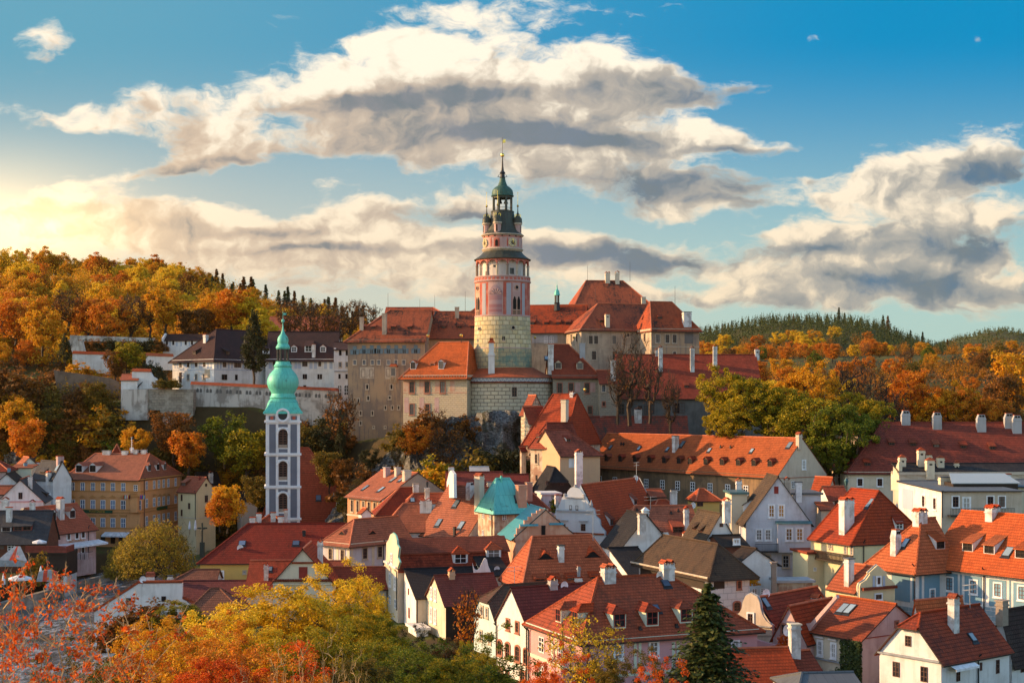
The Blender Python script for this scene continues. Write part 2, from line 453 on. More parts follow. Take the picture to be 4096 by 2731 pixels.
FGREY = plain('frame_grey', (0.28, 0.29, 0.30), 0.5)
FSAND = plain('frame_sand', (0.45, 0.36, 0.26), 0.7)
FRED = plain('frame_red_stone', (0.34, 0.13, 0.08), 0.7)
FBLUE = plain('shutter_blue', (0.13, 0.19, 0.22), 0.7)
SHUTRED = plain('shutter_red', (0.26, 0.030, 0.020), 0.6)
GLASS = glassmat('window_glass', (0.016, 0.017, 0.022))
GLASSW = glassmat('window_glass_curtain', (0.26, 0.24, 0.21), 0.2)
GLASSB = glassmat('window_glass_blue', (0.10, 0.13, 0.19), 0.1)
GLASSO = glassmat('window_glass_warm', (0.34, 0.17, 0.05), 0.15)
SKYL = glassmat('skylight_glass', (0.20, 0.26, 0.30), 0.05, 0.9)
DARK = plain('dark_opening', (0.010, 0.009, 0.009), 0.9)
CANVAS = plain('canvas_white', (0.72, 0.71, 0.72), 0.8)
CANVASR = plain('canvas_red', (0.55, 0.07, 0.035), 0.8)
GREENSIGN = plain('sign_green', (0.012, 0.075, 0.035), 0.5)
ROCK = None

# ---------------------------------------------------------------- mesh helpers
def P(px, py, D):
    return Vector(((px - HX) / F * D, D, CZ + (HY - py) / F * D))


def Z(py, D):
    return CZ + (HY - py) / F * D


class MB:
    """collects faces (with uv in metres) into one mesh"""
    def __init__(s):
        s.v, s.f, s.u, s.mi = [], [], [], []

    def poly(s, pts, mi=0, uv=None):
        pts = [Vector(p) for p in pts]
        if uv is None:
            n = Vector((0, 0, 0))
            for i in range(len(pts)):
                a, b = pts[i], pts[(i + 1) % len(pts)]
                n += a.cross(b)
            if n.length > 1e-9:
                n.normalize()
            u = Vector((0, 0, 1)).cross(n)
            if u.length < 1e-3:
                u = Vector((1, 0, 0))
            u.normalize()
            w = n.cross(u)
            uv = [(p.dot(u), p.dot(w)) for p in pts]
        k = len(s.v)
        s.v += [tuple(p) for p in pts]
        s.f.append(list(range(k, k + len(pts))))
        s.u += uv
        s.mi.append(mi)

    def box(s, lo, hi, mi=0):
        (x0, y0, z0), (x1, y1, z1) = lo, hi
        s.hexa([(x0, y0, z0), (x1, y0, z0), (x1, y1, z0), (x0, y1, z0)], [(x0, y0, z1), (x1, y0, z1), (x1, y1, z1), (x0, y1, z1)], mi)

    def hexa(s, b, t, mi=0):
        n = len(b)
        s.poly(b[::-1], mi)
        s.poly(t, mi)
        for i in range(n):
            j = (i + 1) % n
            s.poly([b[i], b[j], t[j], t[i]], mi)

    def prism(s, pts, vec, mi=0):
        """pts planar loop, extruded by vec"""
        a = [Vector(p) for p in pts]
        b = [p + Vector(vec) for p in a]
        n = Vector((0, 0, 0))
        for i in range(len(a)):
            n += a[i].cross(a[(i + 1) % len(a)])
        if n.dot(Vector(vec)) > 0:
            a, b = a[::-1], b[::-1]
        s.poly(a, mi)
        s.poly(b[::-1], mi)
        k = len(a)
        for i in range(k):
            j = (i + 1) % k
            s.poly([a[j], a[i], b[i], b[j]], mi)

    def slab(s, polys, th, mi=0, emi=None):
        """roof: polygons thickened downwards"""
        edges = {}
        key = lambda p: tuple(round(c, 3) for c in p)
        for pl in polys:
            for i in range(len(pl)):
                a, b = key(pl[i]), key(pl[(i + 1) % len(pl)])
                if (b, a) in edges:
                    edges[(b, a)] = None
                else:
                    edges[(a, b)] = (pl[i], pl[(i + 1) % len(pl)])
            s.poly(pl, mi)
            s.poly([(p[0], p[1], p[2] - th) for p in pl][::-1], mi)
        for e in edges.values():
            if e:
                a, b = e
                s.poly([a, (a[0], a[1], a[2] - th), (b[0], b[1], b[2] - th), b], mi if emi is None else emi)

    def tube(s, a, b, r0, r1=None, n=6, mi=0, caps=False):
        r1 = r0 if r1 is None else r1
        a, b = Vector(a), Vector(b)
        d = (b - a)
        if d.length < 1e-6:
            return
        d.normalize()
        u = d.orthogonal().normalized()
        w = d.cross(u)
        ra = [a + (u * math.cos(2 * math.pi * i / n) + w * math.sin(2 * math.pi * i / n)) * r0 for i in range(n)]
        rb = [b + (u * math.cos(2 * math.pi * i / n) + w * math.sin(2 * math.pi * i / n)) * r1 for i in range(n)]
        for i in range(n):
            j = (i + 1) % n
            s.poly([ra[i], ra[j], rb[j], rb[i]], mi)
        if caps:
            s.poly(ra[::-1], mi)
            s.poly(rb, mi)

    def lathe(s, prof, n=32, c=(0, 0), a0=0.0, mi=0, sq=None, cap=True):
        """prof = [(r, z)...] bottom to top; sq = per ring squareness 0..1"""
        rings = []
        for q, (r, z) in enumerate(prof):
            k = sq[q] if sq else 0.0
            ring = []
            for i in range(n):
                a = a0 + 2 * math.pi * i / n
                ca, sa = math.cos(a), math.sin(a)
                m_ = max(abs(ca), abs(sa))
                f = (1 - k) + k / m_
                ring.append(Vector((c[0] + r * f * ca, c[1] + r * f * sa, z)))
            rings.append(ring)
        for q in range(len(rings) - 1):
            r = max(prof[q][0], prof[q + 1][0])
            dz = math.hypot(prof[q + 1][1] - prof[q][1], prof[q + 1][0] - prof[q][0])
            zz = prof[q][1]
            for i in range(n):
                j = (i + 1) % n
                u0, u1 = 2 * math.pi * i / n * r, 2 * math.pi * (i + 1) / n * r
                s.poly([rings[q][i], rings[q][j], rings[q + 1][j], rings[q + 1][i]], mi, [(u0, zz), (u1, zz), (u1, zz + dz), (u0, zz + dz)])
        if cap:
            if prof[0][0] > 1e-3:
                s.poly(rings[0][::-1], mi)
            if prof[-1][0] > 1e-3:
                s.poly(rings[-1], mi)

    def mesh(s, name, mats):
        me = bpy.data.meshes.new(name)
        me.from_pydata(s.v, [], s.f)
        ul = me.uv_layers.new(name='UVMap')
        ul.data.foreach_set('uv', np.array(s.u, dtype=np.float32).ravel())
        if not isinstance(mats, (list, tuple)):
            mats = [mats]
        for m_ in mats:
            me.materials.append(m_)
        if len(mats) > 1:
            me.polygons.foreach_set('material_index', np.array(s.mi, dtype=np.int32))
        me.update()
        return me

    def build(s, name, mats, parent=None):
        o = bpy.data.objects.new(name, s.mesh(name, mats))
        COL.objects.link(o)
        if parent is not None:
            o.parent = parent
        return o


def tag(o, label=None, cat=None, group=None, kind=None):
    if label:
        o['label'] = label
    if cat:
        o['category'] = cat
    if group:
        o['group'] = group
    if kind:
        o['kind'] = kind
    return o


def empty(name, loc, rz=0.0):
    o = bpy.data.objects.new(name, None)
    o.empty_display_size = 0.5
    COL.objects.link(o)
    o.location = loc
    o.rotation_euler = (0, 0, rz)
    return o


def smooth_shade(o, angle=None):
    me = o.data
    me.polygons.foreach_set('use_smooth', [True] * len(me.polygons))
    bm = bmesh.new()
    bm.from_mesh(me)
    bmesh.ops.remove_doubles(bm, verts=bm.verts, dist=1e-4)
    if angle:
        for e in bm.edges:
            if len(e.link_faces) == 2 and e.calc_face_angle(0) > angle:
                e.smooth = False
    bm.to_mesh(me)
    bm.free()
    return o


# ---------------------------------------------------------------- windows (shared meshes)
WIN = {}
# style: frame, glass, bars across, bars up, surround, arched, shutters
WS = {
    'white': (FWHITE, GLASS, 1, 2, None, 0),
    'whites': (FWHITE, GLASSW, 1, 2, FWHITE, 0),
    'blue': (FWHITE, GLASSB, 1, 1, None, 0),
    'brown': (FBROWN, GLASS, 1, 2, None, 0),
    'browns': (FBROWN, GLASS, 1, 2, FWHITE, 0),
    'sand': (FBROWN, GLASS, 1, 2, FSAND, 0),
    'red': (FBROWN, GLASS, 1, 2, FRED, 0),
    'dark': (FBROWN, DARK, 0, 0, None, 0),
    'slit': (FSAND, DARK, 0, 0, FSAND, 0),
    'arch': (FBROWN, GLASS, 1, 2, FSAND, 1),
    'archred': (FBROWN, GLASS, 1, 2, FRED, 1),
    'warm': (FWHITE, GLASSO, 1, 2, FWHITE, 0),
    'grey': (FGREY, GLASS, 1, 2, FSAND, 0),
    'shut': (FBLUE, GLASS, 1, 1, None, 2),
    'louvre': (FBROWN, DARK, 1, 7, None, 1),
    'red_shutter': (SHUTRED, SHUTRED, 1, 0, None, 0),
    'whitearch': (FWHITE, GLASS, 1, 2, None, 1),
}


def window_meshes(w, h, style):
    key = (round(w, 1), round(h, 1), style)
    if key in WIN:
        return WIN[key]
    w, h = max(0.3, key[0]), max(0.3, key[1])
    fm, gm, nx, nz, sur, arch = WS[style]
    mb = MB()
    t = max(0.06, 0.09 * w)
    hw = w / 2

    def outline(hw_, hh_, top):
        if arch == 1:
            pts = [(-hw_, -hh_), (hw_, -hh_)]
            for i in range(9):
                a = math.pi * i / 8
                pts.append((hw_ * math.cos(a), top - hw_ * 0.6 + hw_ * 0.6 * math.sin(a)))
            return pts
        return [(-hw_, -hh_), (hw_, -hh_), (hw_, top), (-hw_, top)]

    def ring(a, b, y0, y1, mi):
        n = len(a)
        for i in range(n):
            j = (i + 1) % n
            q = [a[i], a[j], b[j], b[i]]
            mb.poly([(x, -y1, z) for x, z in q], mi)
            mb.poly([(a[i][0], -y1, a[i][1]), (a[i][0], y0, a[i][1]), (a[j][0], y0, a[j][1]), (a[j][0], -y1, a[j][1])], mi)
            mb.poly([(b[j][0], -y1, b[j][1]), (b[j][0], y0, b[j][1]), (b[i][0], y0, b[i][1]), (b[i][0], -y1, b[i][1])], mi)
    hh = h / 2
    o1 = outline(hw, hh, hh)
    o2 = outline(hw - t, hh - t, hh - t)
    mats = [fm]
    if sur:
        mats.append(sur)
        s_ = 0.16
        ring(outline(hw + s_, hh + s_, hh + s_), o1, 0.0, 0.09, 1)
        mb.box((-hw - s_ - .05, -0.16, -hh - s_ - .08), (hw + s_ + .05, 0, -hh - s_ + .02), 1)
    ring(o1, o2, 0.0, 0.06, 0)
    b = max(0.035, 0.05 * w)
    if nx:
        mb.box((-b, -0.055, -hh + t), (b, -0.0, hh - t))
    for i in range(nz):
        z = -hh + h * (i + 1) / (nz + 1)
        mb.box((-hw + t, -0.05, z - b * .8), (hw - t, -0.0, z + b * .8))
    if arch == 2:
        for sx in (-1, 1):
            mb.box((sx * (hw + 0.02), -0.1, -hh), (sx * (hw + 0.55), -0.03, hh * 0.25)) if sx > 0 else mb.box((-hw - 0.55, -0.1, -hh), (-hw - 0.02, -0.03, hh * 0.25))
        mb.box((-hw + t, -0.08, hh * .1), (hw - t, -0.02, hh - t))
    me = mb.mesh('window', mats)
    g = MB()
    g.poly([(x, -0.018, z) for x, z in o2])
    pm = g.mesh('pane', gm)
    WIN[key] = (me, pm)
    return WIN[key]


def add_window(parent, loc, rz, w, h, style):
    a, b = window_meshes(w, h, style)
    o = bpy.data.objects.new('window', a)
    COL.objects.link(o)
    o.parent = parent
    o.location = loc
    o.rotation_euler = (0, 0, rz)
    p = bpy.data.objects.new('pane', b)
    COL.objects.link(p)
    p.parent = o
    return o


# ---------------------------------------------------------------- houses
REDS = (REDT, REDB, OLDRED, DKRED, PINKT, ORANGE)
RIDGE = plain('ridge_tile', (0.46, 0.13, 0.06), .8)


class House:
    ROT = {'F': 0.0, 'R': math.pi / 2, 'B': math.pi, 'L': -math.pi / 2}

    def __init__(s, name, label, x, D, phi=0.0, xr=None, W=None, xl=None, d=None, ye=None, zb=4.0, wall=WHITE, walls=None, cat='house', group=None,
                 cornice=None, body=True):
        a = rad(phi)
        s.c, s.s = math.cos(a), math.sin(a)
        s.A = Vector(((x - HX) / F * D, D))
        if W is None:
            t = (xr - HX) / F
            W = (t * s.A.y - s.A.x) / (s.c - t * s.s)
        if d is None:
            t = (xl - HX) / F
            d = (s.A.x - t * s.A.y) / (s.s + t * s.c)
        s.W, s.d = W, d
        s.zb = zb
        s.ze = Z(ye, D) - zb
        s.D = D
        s.root = tag(empty(name, (s.A.x, s.A.y, zb), a), label, cat, group)
        s.wall, s.walls = wall, walls or {}
        s.planes = {'F': (Vector((0, 0, 0)), Vector((0, -1, 0))), 'L': (Vector((0, 0, 0)), Vector((-1, 0, 0))),
                    'R': (Vector((W, 0, 0)), Vector((1, 0, 0))), 'B': (Vector((0, d, 0)), Vector((0, 1, 0)))}
        s.gables = {'F': None, 'L': None, 'R': None, 'B': None}
        if W < 1.5 or d < 1.5 or W > 60 or d > 60 or s.ze < 1:
            print('HOUSE?', label, 'W %.1f d %.1f ze %.1f' % (W, d, s.ze))
        s.corn = cornice

    # --- pixel of the photo -> point on a plane of this house
    def ray(s, px, py):
        o = Vector((-s.A.x, -s.A.y))
        dr = Vector(((px - HX) / F, 1.0))
        ol = Vector((o.x * s.c + o.y * s.s, -o.x * s.s + o.y * s.c, CZ - s.zb))
        dl = Vector((dr.x * s.c + dr.y * s.s, -dr.x * s.s + dr.y * s.c, (HY - py) / F))
        return ol, dl

    def on(s, pl, px, py):
        p0, n = s.planes[pl]
        o, d_ = s.ray(px, py)
        k = (p0 - o).dot(n) / d_.dot(n)
        return o + d_ * k

    def dist(s, p):
        return s.A.y + p.x * s.s + p.y * s.c

    def zat(s, p, py):
        return Z(py, s.dist(p)) - s.zb

    # --- roof
    def roof(s, ridge='x', yr=None, rise=None, h0=0.0, h1=0.0, mat_=REDT, over=0.45, verge=0.25, hh0=0, hh1=0, kind='pitch', flip=False, capmat=None, th=0.14):
        W, d, ze = s.W, s.d, s.ze
        if ridge == 'x':
            L, B = W, d
            T = lambda u, v, z: Vector((u, v, z))
            ends = ('L', 'R')
        else:
            L, B = d, W
            T = lambda u, v, z: Vector((v, u, z))
            ends = ('F', 'B')
        hb = B if kind == 'shed' else B / 2
        if rise is None:
            rise = s.zat(T(h0, hb, 0), yr) - ze
        if rise < 0.3:
            print('RISE?', s.root['label'], rise)
            rise = max(rise, 0.3)
        s.rise = rise
        zr = ze + rise
        p = rise / hb
        o = over
        e = o * p
        mb = MB()
        ox0 = (o * h0 / hb) if (h0 and not hh0) else verge
        ox1 = (o * h1 / hb) if (h1 and not hh1) else verge
        r0 = h0 if h0 else -verge
        r1 = L - h1 if h1 else L + verge
        polys = []
        caps = [(T(r0, hb, zr), T(r1, hb, zr))]
        if kind == 'shed':
            polys.append([T(-verge, -o, ze - e), T(L + verge, -o, ze - e), T(L + verge, B + .2, zr + .2 * p), T(-verge, B + .2, zr + .2 * p)])
        else:
            f1 = [T(-ox0, -o, ze - e), T(L + ox1, -o, ze - e)]
            f2 = [T(L + ox1, B + o, ze - e), T(-ox0, B + o, ze - e)]
            if hh1:
                f1.append(T(L + verge, hb * hh1, ze + rise * hh1))
                f2.insert(0, T(L + verge, B - hb * hh1, ze + rise * hh1))
            f1 += [T(r1, hb, zr), T(r0, hb, zr)]
            g = [T(r0, hb, zr), T(r1, hb, zr)]
            f2 = (f2[:1] + f2[1:]) if True else f2
            f2 = f2[:] + [T(r0, hb, zr), T(r1, hb, zr)]
            if hh0:
                f1.append(T(-verge, hb * hh0, ze + rise * hh0))
                i = f2.index(T(r0, hb, zr))
                f2.insert(i, T(-verge, B - hb * hh0, ze + rise * hh0))
            polys += [f1, f2]
            if h0:
                if hh0:
                    polys.append([T(-verge - .15, B - hb * hh0, ze + rise * hh0 - .1), T(-verge - .15, hb * hh0, ze + rise * hh0 - .1), T(r0, hb, zr)])
                    caps += [(T(-verge, hb * hh0, ze + rise * hh0), T(r0, hb, zr)), (T(-verge, B - hb * hh0, ze + rise * hh0), T(r0, hb, zr))]
                else:
                    polys.append([T(-ox0, B + o, ze - e), T(-ox0, -o, ze - e), T(r0, hb, zr)])
                    caps += [(T(-ox0, -o, ze - e), T(r0, hb, zr)), (T(-ox0, B + o, ze - e), T(r0, hb, zr))]
            if h1:
                if hh1:
                    polys.append([T(L + verge + .15, hb * hh1, ze + rise * hh1 - .1), T(L + verge + .15, B - hb * hh1, ze + rise * hh1 - .1), T(r1, hb, zr)])
                else:
                    polys.append([T(L + ox1, -o, ze - e), T(L + ox1, B + o, ze - e), T(r1, hb, zr)])
                    caps += [(T(L + ox1, -o, ze - e), T(r1, hb, zr)), (T(L + ox1, B + o, ze - e), T(r1, hb, zr))]
        if ridge == 'y':
            polys = [pl[::-1] for pl in polys]
        mb.slab(polys, th, 0, 2)  # dark wood on the edges: fascia that also paints the eave shadow line
        if not capmat:
            capmat = RIDGE if mat_ in REDS else mat_
        for a, b in caps:
            mb.tube(a + Vector((0, 0, .02)), b + Vector((0, 0, .02)), 0.13, n=5, mi=1)
        s.roofo = mb.build('roof', [mat_, capmat, WOODDK], s.root)
        # planes for things standing on it
        def nrm(a, b, c):
            n = (b - a).cross(c - a).normalized()
            return (a, n if n.z > 0 else -n)
        fr = nrm(T(0, 0, ze), T(L, 0, ze), T(L / 2, hb, zr))
        bk = nrm(T(0, B, ze), T(L, B, ze), T(L / 2, B - hb + 1e-4, zr))
        if ridge == 'x':
            s.planes['rF'], s.planes['rB'] = fr, bk
        else:
            s.planes['rL'], s.planes['rR'] = fr, bk
        if h0:
            s.planes['r' + ends[0]] = nrm(T(0, 0, ze + (0)), T(0, B, ze), T(h0, hb, zr))
        if h1:
            s.planes['r' + ends[1]] = nrm(T(L, 0, ze), T(L, B, ze), T(L - h1, hb, zr))
        # gable walls
        for k, (h, hh) in enumerate(((h0, hh0), (h1, hh1))):
            u = 0 if k == 0 else L
            if kind == 'shed':
                s.gables[ends[k]] = [T(u, 0, ze - .02), T(u, B, ze - .02), T(u, B, zr - .05)]
            elif not h:
                s.gables[ends[k]] = [T(u, 0, ze - .02), T(u, B, ze - .02), T(u, hb, zr - .05)]
            elif hh:
                s.gables[ends[k]] = [T(u, 0, ze - .02), T(u, B, ze - .02), T(u, B - hb * hh, ze + rise * hh - .05), T(u, hb * hh, ze + rise * hh - .05)]
        s.body()
        if kind == 'shed':
            bb = MB()
            bb.poly([T(0, B, ze), T(L, B, ze), T(L, B, zr - .05), T(0, B, zr - .05)])
            bb.build('wall', s.wall, s.root)
        if s.corn:
            s.cornice(s.corn, [w for w in 'FLRB' if not s.gables[w]])
        return s

    def flat(s, mat_=METAL, th=0.3, over=0.3):
        mb = MB()
        mb.box((-over, -over, s.ze), (s.W + over, s.d + over, s.ze + th))
        mb.build('roof', mat_, s.root)
        s.planes['rF'] = (Vector((0, 0, s.ze + th)), Vector((0, 0, 1)))
        s.body()
        return s

    def body(s):
        W, d, ze = s.W, s.d, s.ze
        c = {'F': [(0, 0), (W, 0)], 'R': [(W, 0), (W, d)], 'B': [(W, d), (0, d)], 'L': [(0, d), (0, 0)]}
        byname = {}
        for k, (a, b) in c.items():
            byname.setdefault(s.walls.get(k, s.wall), []).append(k)
        for m_, ks in byname.items():
            mb = MB()
            for k in ks:
                a, b = c[k]
                mb.poly([(*a, -3), (*b, -3), (*b, ze), (*a, ze)])
                if s.gables[k]:
                    g = s.gables[k]
                    mb.poly(g if k in 'RB' and False else g)
            mb.build('wall', m_, s.root)

    def cornice(s, m_, ws='FLRB', h=0.45, pr=0.22):
        W, d, z = s.W, s.d, s.ze - 0.12
        mb = MB()
        if 'F' in ws:
            mb.box((-pr, -pr, z - h), (W + pr, 0.0, z))
        if 'B' in ws:
            mb.box((-pr, d, z - h), (W + pr, d + pr, z))
        if 'L' in ws:
            mb.box((-pr + .003, 0.003, z - h + .003), (0, d - .003, z - .003))
        if 'R' in ws:
            mb.box((W, 0.003, z - h + .003), (W + pr - .003, d - .003, z - .003))
        mb.build('cornice', m_, s.root)

    # --- details given by photo pixels
    def win(s, w, xs, y, h, ratio=0.62, style='white', off=0.004):
        xs = xs if isinstance(xs, (list, tuple)) else [xs]
        z = None
        for i, x in enumerate(xs):
            p = s.on(w, x, y)
            if z is None:
                z = p.z
            hm = h * s.dist(p) / F if i == 0 else hm
            q = Vector((p.x, p.y, z))
            n = s.planes[w][1]
            add_window(s.root, q + n * off, s.ROT[w], hm * ratio, hm, style)
        return s

    def panel(s, w, x0, x1, y0, y1, m_, pr=0.03, name='wall_panel'):
        a, b = s.on(w, x0, y0), s.on(w, x1, y0)
        z1, z0 = a.z, s.on(w, x0, y1).z
        n = s.planes[w][1]
        mb = MB()
        mb.prism([(a.x, a.y, z0), (b.x, b.y, z0), (b.x, b.y, z1), (a.x, a.y, z1)], n * pr)
        return mb.build(name, m_, s.root)

    def band(s, w, y, hpx, m_, pr=0.12, x=None, ext=0.0, name='string_course'):
        """horizontal moulding along a whole wall, its top at photo row y above column x (or at the near corner)"""
        p = s.on(w, x, y) if x is not None else (Vector((0, 0, 0)) if w in 'FL' else Vector((s.W, 0, 0)))
        z1 = s.zat(p, y)
        z0 = z1 - hpx * s.dist(p) / F
        W, d = s.W, s.d
        a, b = {'F': ((-ext, 0), (W + ext, 0)), 'L': ((0, -ext), (0, d + ext)), 'R': ((W, 0), (W, d)), 'B': ((0, d), (W, d))}[w]
        n = s.planes[w][1]
        mb = MB()
        mb.prism([(*a, z0), (*b, z0), (*b, z1), (*a, z1)], n * pr)
        return mb.build(name, m_, s.root)

    def slabw(s, w, pts, m_, th=0.5, pr=0.08, name='gable', rim=None, rw=0.14):
        """outline seen in the photo, standing in the plane of a wall with real thickness"""
        n = s.planes[w][1]
        q = [s.on(w, *p) + n * pr for p in pts]
        mb = MB()
        mb.prism(q, -n * th)
        o = mb.build(name, m_, s.root)
        if rim:
            r = MB()
            for i in range(len(q) - 1):
                a, b = q[i], q[i + 1]
                r.tube(a - n * th * .5 + Vector((0, 0, .03)), b - n * th * .5 + Vector((0, 0, .03)), rw + th * .12, n=6, caps=True)
            r.build('coping', rim, o)
        return o

    def chim(s, pl, px, pyb, pyt, w=0.7, d=0.6, m_=WHITE, cap='hat', capm=REDB):
        p = s.on('r' + pl if ('r' + pl) in s.planes else pl, px, pyb)
        zt = s.zat(p, pyt)
        z0 = p.z - 1.2
        w, d = w * .9, d * .9
        m_ = CHIMW if m_ is WHITE else m_
        mb = MB()
        hc = {'hat': 0.55, 'pyr': 0.5, 'flat': 0.12, 'none': 0.02, 'two': 0.5, 'taper': 0.1}[cap]
        zb = zt - hc
        if zb < p.z + .1:
            zb = p.z + .3
        if cap == 'taper':
            hw, hd = w / 2, d / 2
            mb.hexa([(-hw, -hd, z0), (hw, -hd, z0), (hw, hd, z0), (-hw, hd, z0)], [(-hw * .95, -hd * .95, zb - .9), (hw * .95, -hd * .95, zb - .9), (hw * .95, hd * .95, zb - .9), (-hw * .95, hd * .95, zb - .9)])
            mb.hexa([(-hw * 1.05, -hd * 1.05, zb - .9), (hw * 1.05, -hd * 1.05, zb - .9), (hw * 1.05, hd * 1.05, zb - .9), (-hw * 1.05, hd * 1.05, zb - .9)], [(-hw * .62, -hd * .8, zb), (hw * .62, -hd * .8, zb), (hw * .62, hd * .8, zb), (-hw * .62, hd * .8, zb)])
        else:
            mb.box((-w / 2, -d / 2, z0), (w / 2, d / 2, zb))
            mb.box((-w / 2 - .07, -d / 2 - .07, zb - .42), (w / 2 + .07, d / 2 + .07, zb - .27))
        o = mb.build('chimney', m_, s.root)
        o.location = (p.x, p.y, 0)
        o.rotation_euler = (0, 0, -math.atan2(s.s, s.c) * 0.0)
        cb = MB()
        if cap in ('hat', 'two'):
            k = 2 if cap == 'two' else 1
            for i in range(k):
                x0, x1 = -w / 2 - .06 + (w + .12) * i / k, -w / 2 - .06 + (w + .12) * (i + 1) / k
                xm = (x0 + x1) / 2
                cb.slab([[(x0, -d / 2 - .1, zb + .18), (xm, -d / 2 - .1, zt), (xm, d / 2 + .1, zt), (x0, d / 2 + .1, zb + .18)][::-1],
                         [(xm, -d / 2 - .1, zt), (x1, -d / 2 - .1, zb + .18), (x1, d / 2 + .1, zb + .18), (xm, d / 2 + .1, zt)][::-1]], .07)
                for yy in (-d / 2, d / 2 - .12):
                    cb.box((x0 + .06, yy, zb), (x0 + .17, yy + .12, zb + .22), 1)
                    cb.box((x1 - .17, yy, zb), (x1 - .06, yy + .12, zb + .22), 1)
        elif cap == 'pyr':
            q = [(-w / 2 - .12, -d / 2 - .12, zb), (w / 2 + .12, -d / 2 - .12, zb), (w / 2 + .12, d / 2 + .12, zb), (-w / 2 - .12, d / 2 + .12, zb)]
            cb.poly(q[::-1])
            for i in range(4):
                cb.poly([q[i], q[(i + 1) % 4], (0, 0, zt)])
            cb.box((-w * .18, -d / 2 - .02, zb - .75), (w * .18, -d / 2 + .03, zb - .5), 2)
        elif cap == 'taper':
            cb.box((-w * .36, -d * .45, zb), (w * .36, d * .45, zb + .12))
            for sx in (-1, 1):
                cb.box((sx * w * .16 - w * .1, -d * .56, zb - .42), (sx * w * .16 + w * .1, -d * .40, zb - .12), 2)
        else:
            cb.box((-w / 2 - .1, -d / 2 - .1, zb), (w / 2 + .1, d / 2 + .1, zt))
        cb.build('chimney_cap', [capm, m_, DARK], o)
        return s

    def frame_on(s, pl, px, py):
        """point on a roof face, outward horizontal direction and rotation for parts standing there"""
        p = s.on('r' + pl, px, py)
        return p, s.ROT[pl]

    def pitch(s, pl):
        n = s.planes['r' + pl][1]
        return math.hypot(n.x, n.y) / n.z

    def dorm(s, pl, px, py, w=1.1, h=1.2, kind='gable', wall=WHITE, roofm=REDT, fr=FBROWN, gl=GLASS, rh=None):
        """dormer; px, py = foot of its front in the photo"""
        p, rz = s.frame_on(pl, px, py)
        k = s.pitch(pl)
        hw = w / 2
        mb = MB()
        rh = (0.75 * hw if rh is None else rh)
        rb = MB()
        o = .16
        if kind == 'gable':
            Lw, Lr = h / k, (h + rh) / k
            mb.poly([(-hw, 0, -.05), (hw, 0, -.05), (hw, 0, h), (0, 0, h + rh - .05), (-hw, 0, h)])
            for sx in (-1, 1):
                q = [(sx * hw, 0, -.05), (sx * hw, Lw, h), (sx * hw, 0, h)]
                mb.poly(q if sx > 0 else q[::-1])
                e = rh / hw
                a = [(sx * (hw + o), -o, h - e * o), (sx * (hw + o), Lw, h - e * o), (0, Lr, h + rh), (0, -o, h + rh)]
                rb.slab([a if sx > 0 else a[::-1]], .07)
        elif kind == 'hip':
            Lw, Lr = h / k, (h + rh) / k
            mb.poly([(-hw, 0, -.05), (hw, 0, -.05), (hw, 0, h), (-hw, 0, h)])
            e = rh / hw
            for sx in (-1, 1):
                q = [(sx * hw, 0, -.05), (sx * hw, Lw, h), (sx * hw, 0, h)]
                mb.poly(q if sx > 0 else q[::-1])
                a = [(sx * (hw + o), -o, h - e * o), (sx * (hw + o), Lw, h - e * o), (0, Lr, h + rh), (0, hw, h + rh)]
                rb.slab([a if sx > 0 else a[::-1]], .07)
            rb.slab([[(-hw - o, -o, h - e * o), (hw + o, -o, h - e * o), (0, hw, h + rh)]], .07)
            rb.tube((0, hw, h + rh), (0, Lr, h + rh), .07, n=5)
            for sx in (-1, 1):
                rb.tube((sx * (hw + o), -o, h - e * o), (0, hw, h + rh), .07, n=5)
        else:  # shed
            sl = k * 0.42
            Lr = h / (k - sl)
            mb.poly([(-hw, 0, -.05), (hw, 0, -.05), (hw, 0, h), (-hw, 0, h)])
            for sx in (-1, 1):
                q = [(sx * hw, 0, -.05), (sx * hw, Lr, Lr * k), (sx * hw, 0, h)]
                mb.poly(q if sx > 0 else q[::-1])
            rb.slab([[(-hw - .12, -.25, h - .25 * sl), (hw + .12, -.25, h - .25 * sl), (hw + .12, Lr + .1, h + (Lr + .1) * sl + .03), (-hw - .12, Lr + .1, h + (Lr + .1) * sl + .03)]], .08)
        ob = mb.build('dormer', wall, s.root)
        ob.location = p
        ob.rotation_euler = (0, 0, rz)
        rb.build('dormer_roof', roofm, ob)
        wb = MB()
        t = .08
        a, b, c_, d_ = -hw * .72, hw * .72, h * .14, h * .9
        wb.box((a - t, -.05, c_ - t), (a, 0.02, d_ + t))
        wb.box((b, -.05, c_ - t), (b + t, 0.02, d_ + t))
        wb.box((a, -.05, d_), (b, 0.02, d_ + t))
        wb.box((a, -.05, c_ - t), (b, 0.02, c_))
        if w > .85:
            wb.box((-.03, -.045, c_), (.03, 0.02, d_))
            wb.box((a, -.04, (c_ + d_) / 2 - .025), (b, 0.02, (c_ + d_) / 2 + .025))
        wb.poly([(a, -.012, c_), (b, -.012, c_), (b, -.012, d_), (a, -.012, d_)], 1)
        wb.build('window', [fr, gl], ob)
        return s

    def sky(s, pl, px, py, w=.8, h=1.2, gl=SKYL):
        p, rz = s.frame_on(pl, px, py)
        k = math.atan(s.pitch(pl))
        mb = MB()
        t = .09
        mb.box((-w / 2 - t, -h / 2 - t, 0), (w / 2 + t, h / 2 + t, .10))
        mb.poly([(-w / 2, -h / 2, .125), (w / 2, -h / 2, .125), (w / 2, h / 2, .125), (-w / 2, h / 2, .125)], 1)
        mb.box((-w / 2 - t * 2, -h / 2 - t * 4, -.02), (w / 2 + t * 2, -h / 2 - t - .002, .04))
        o = mb.build('skylight', [IRON, gl], s.root)
        o.location = p
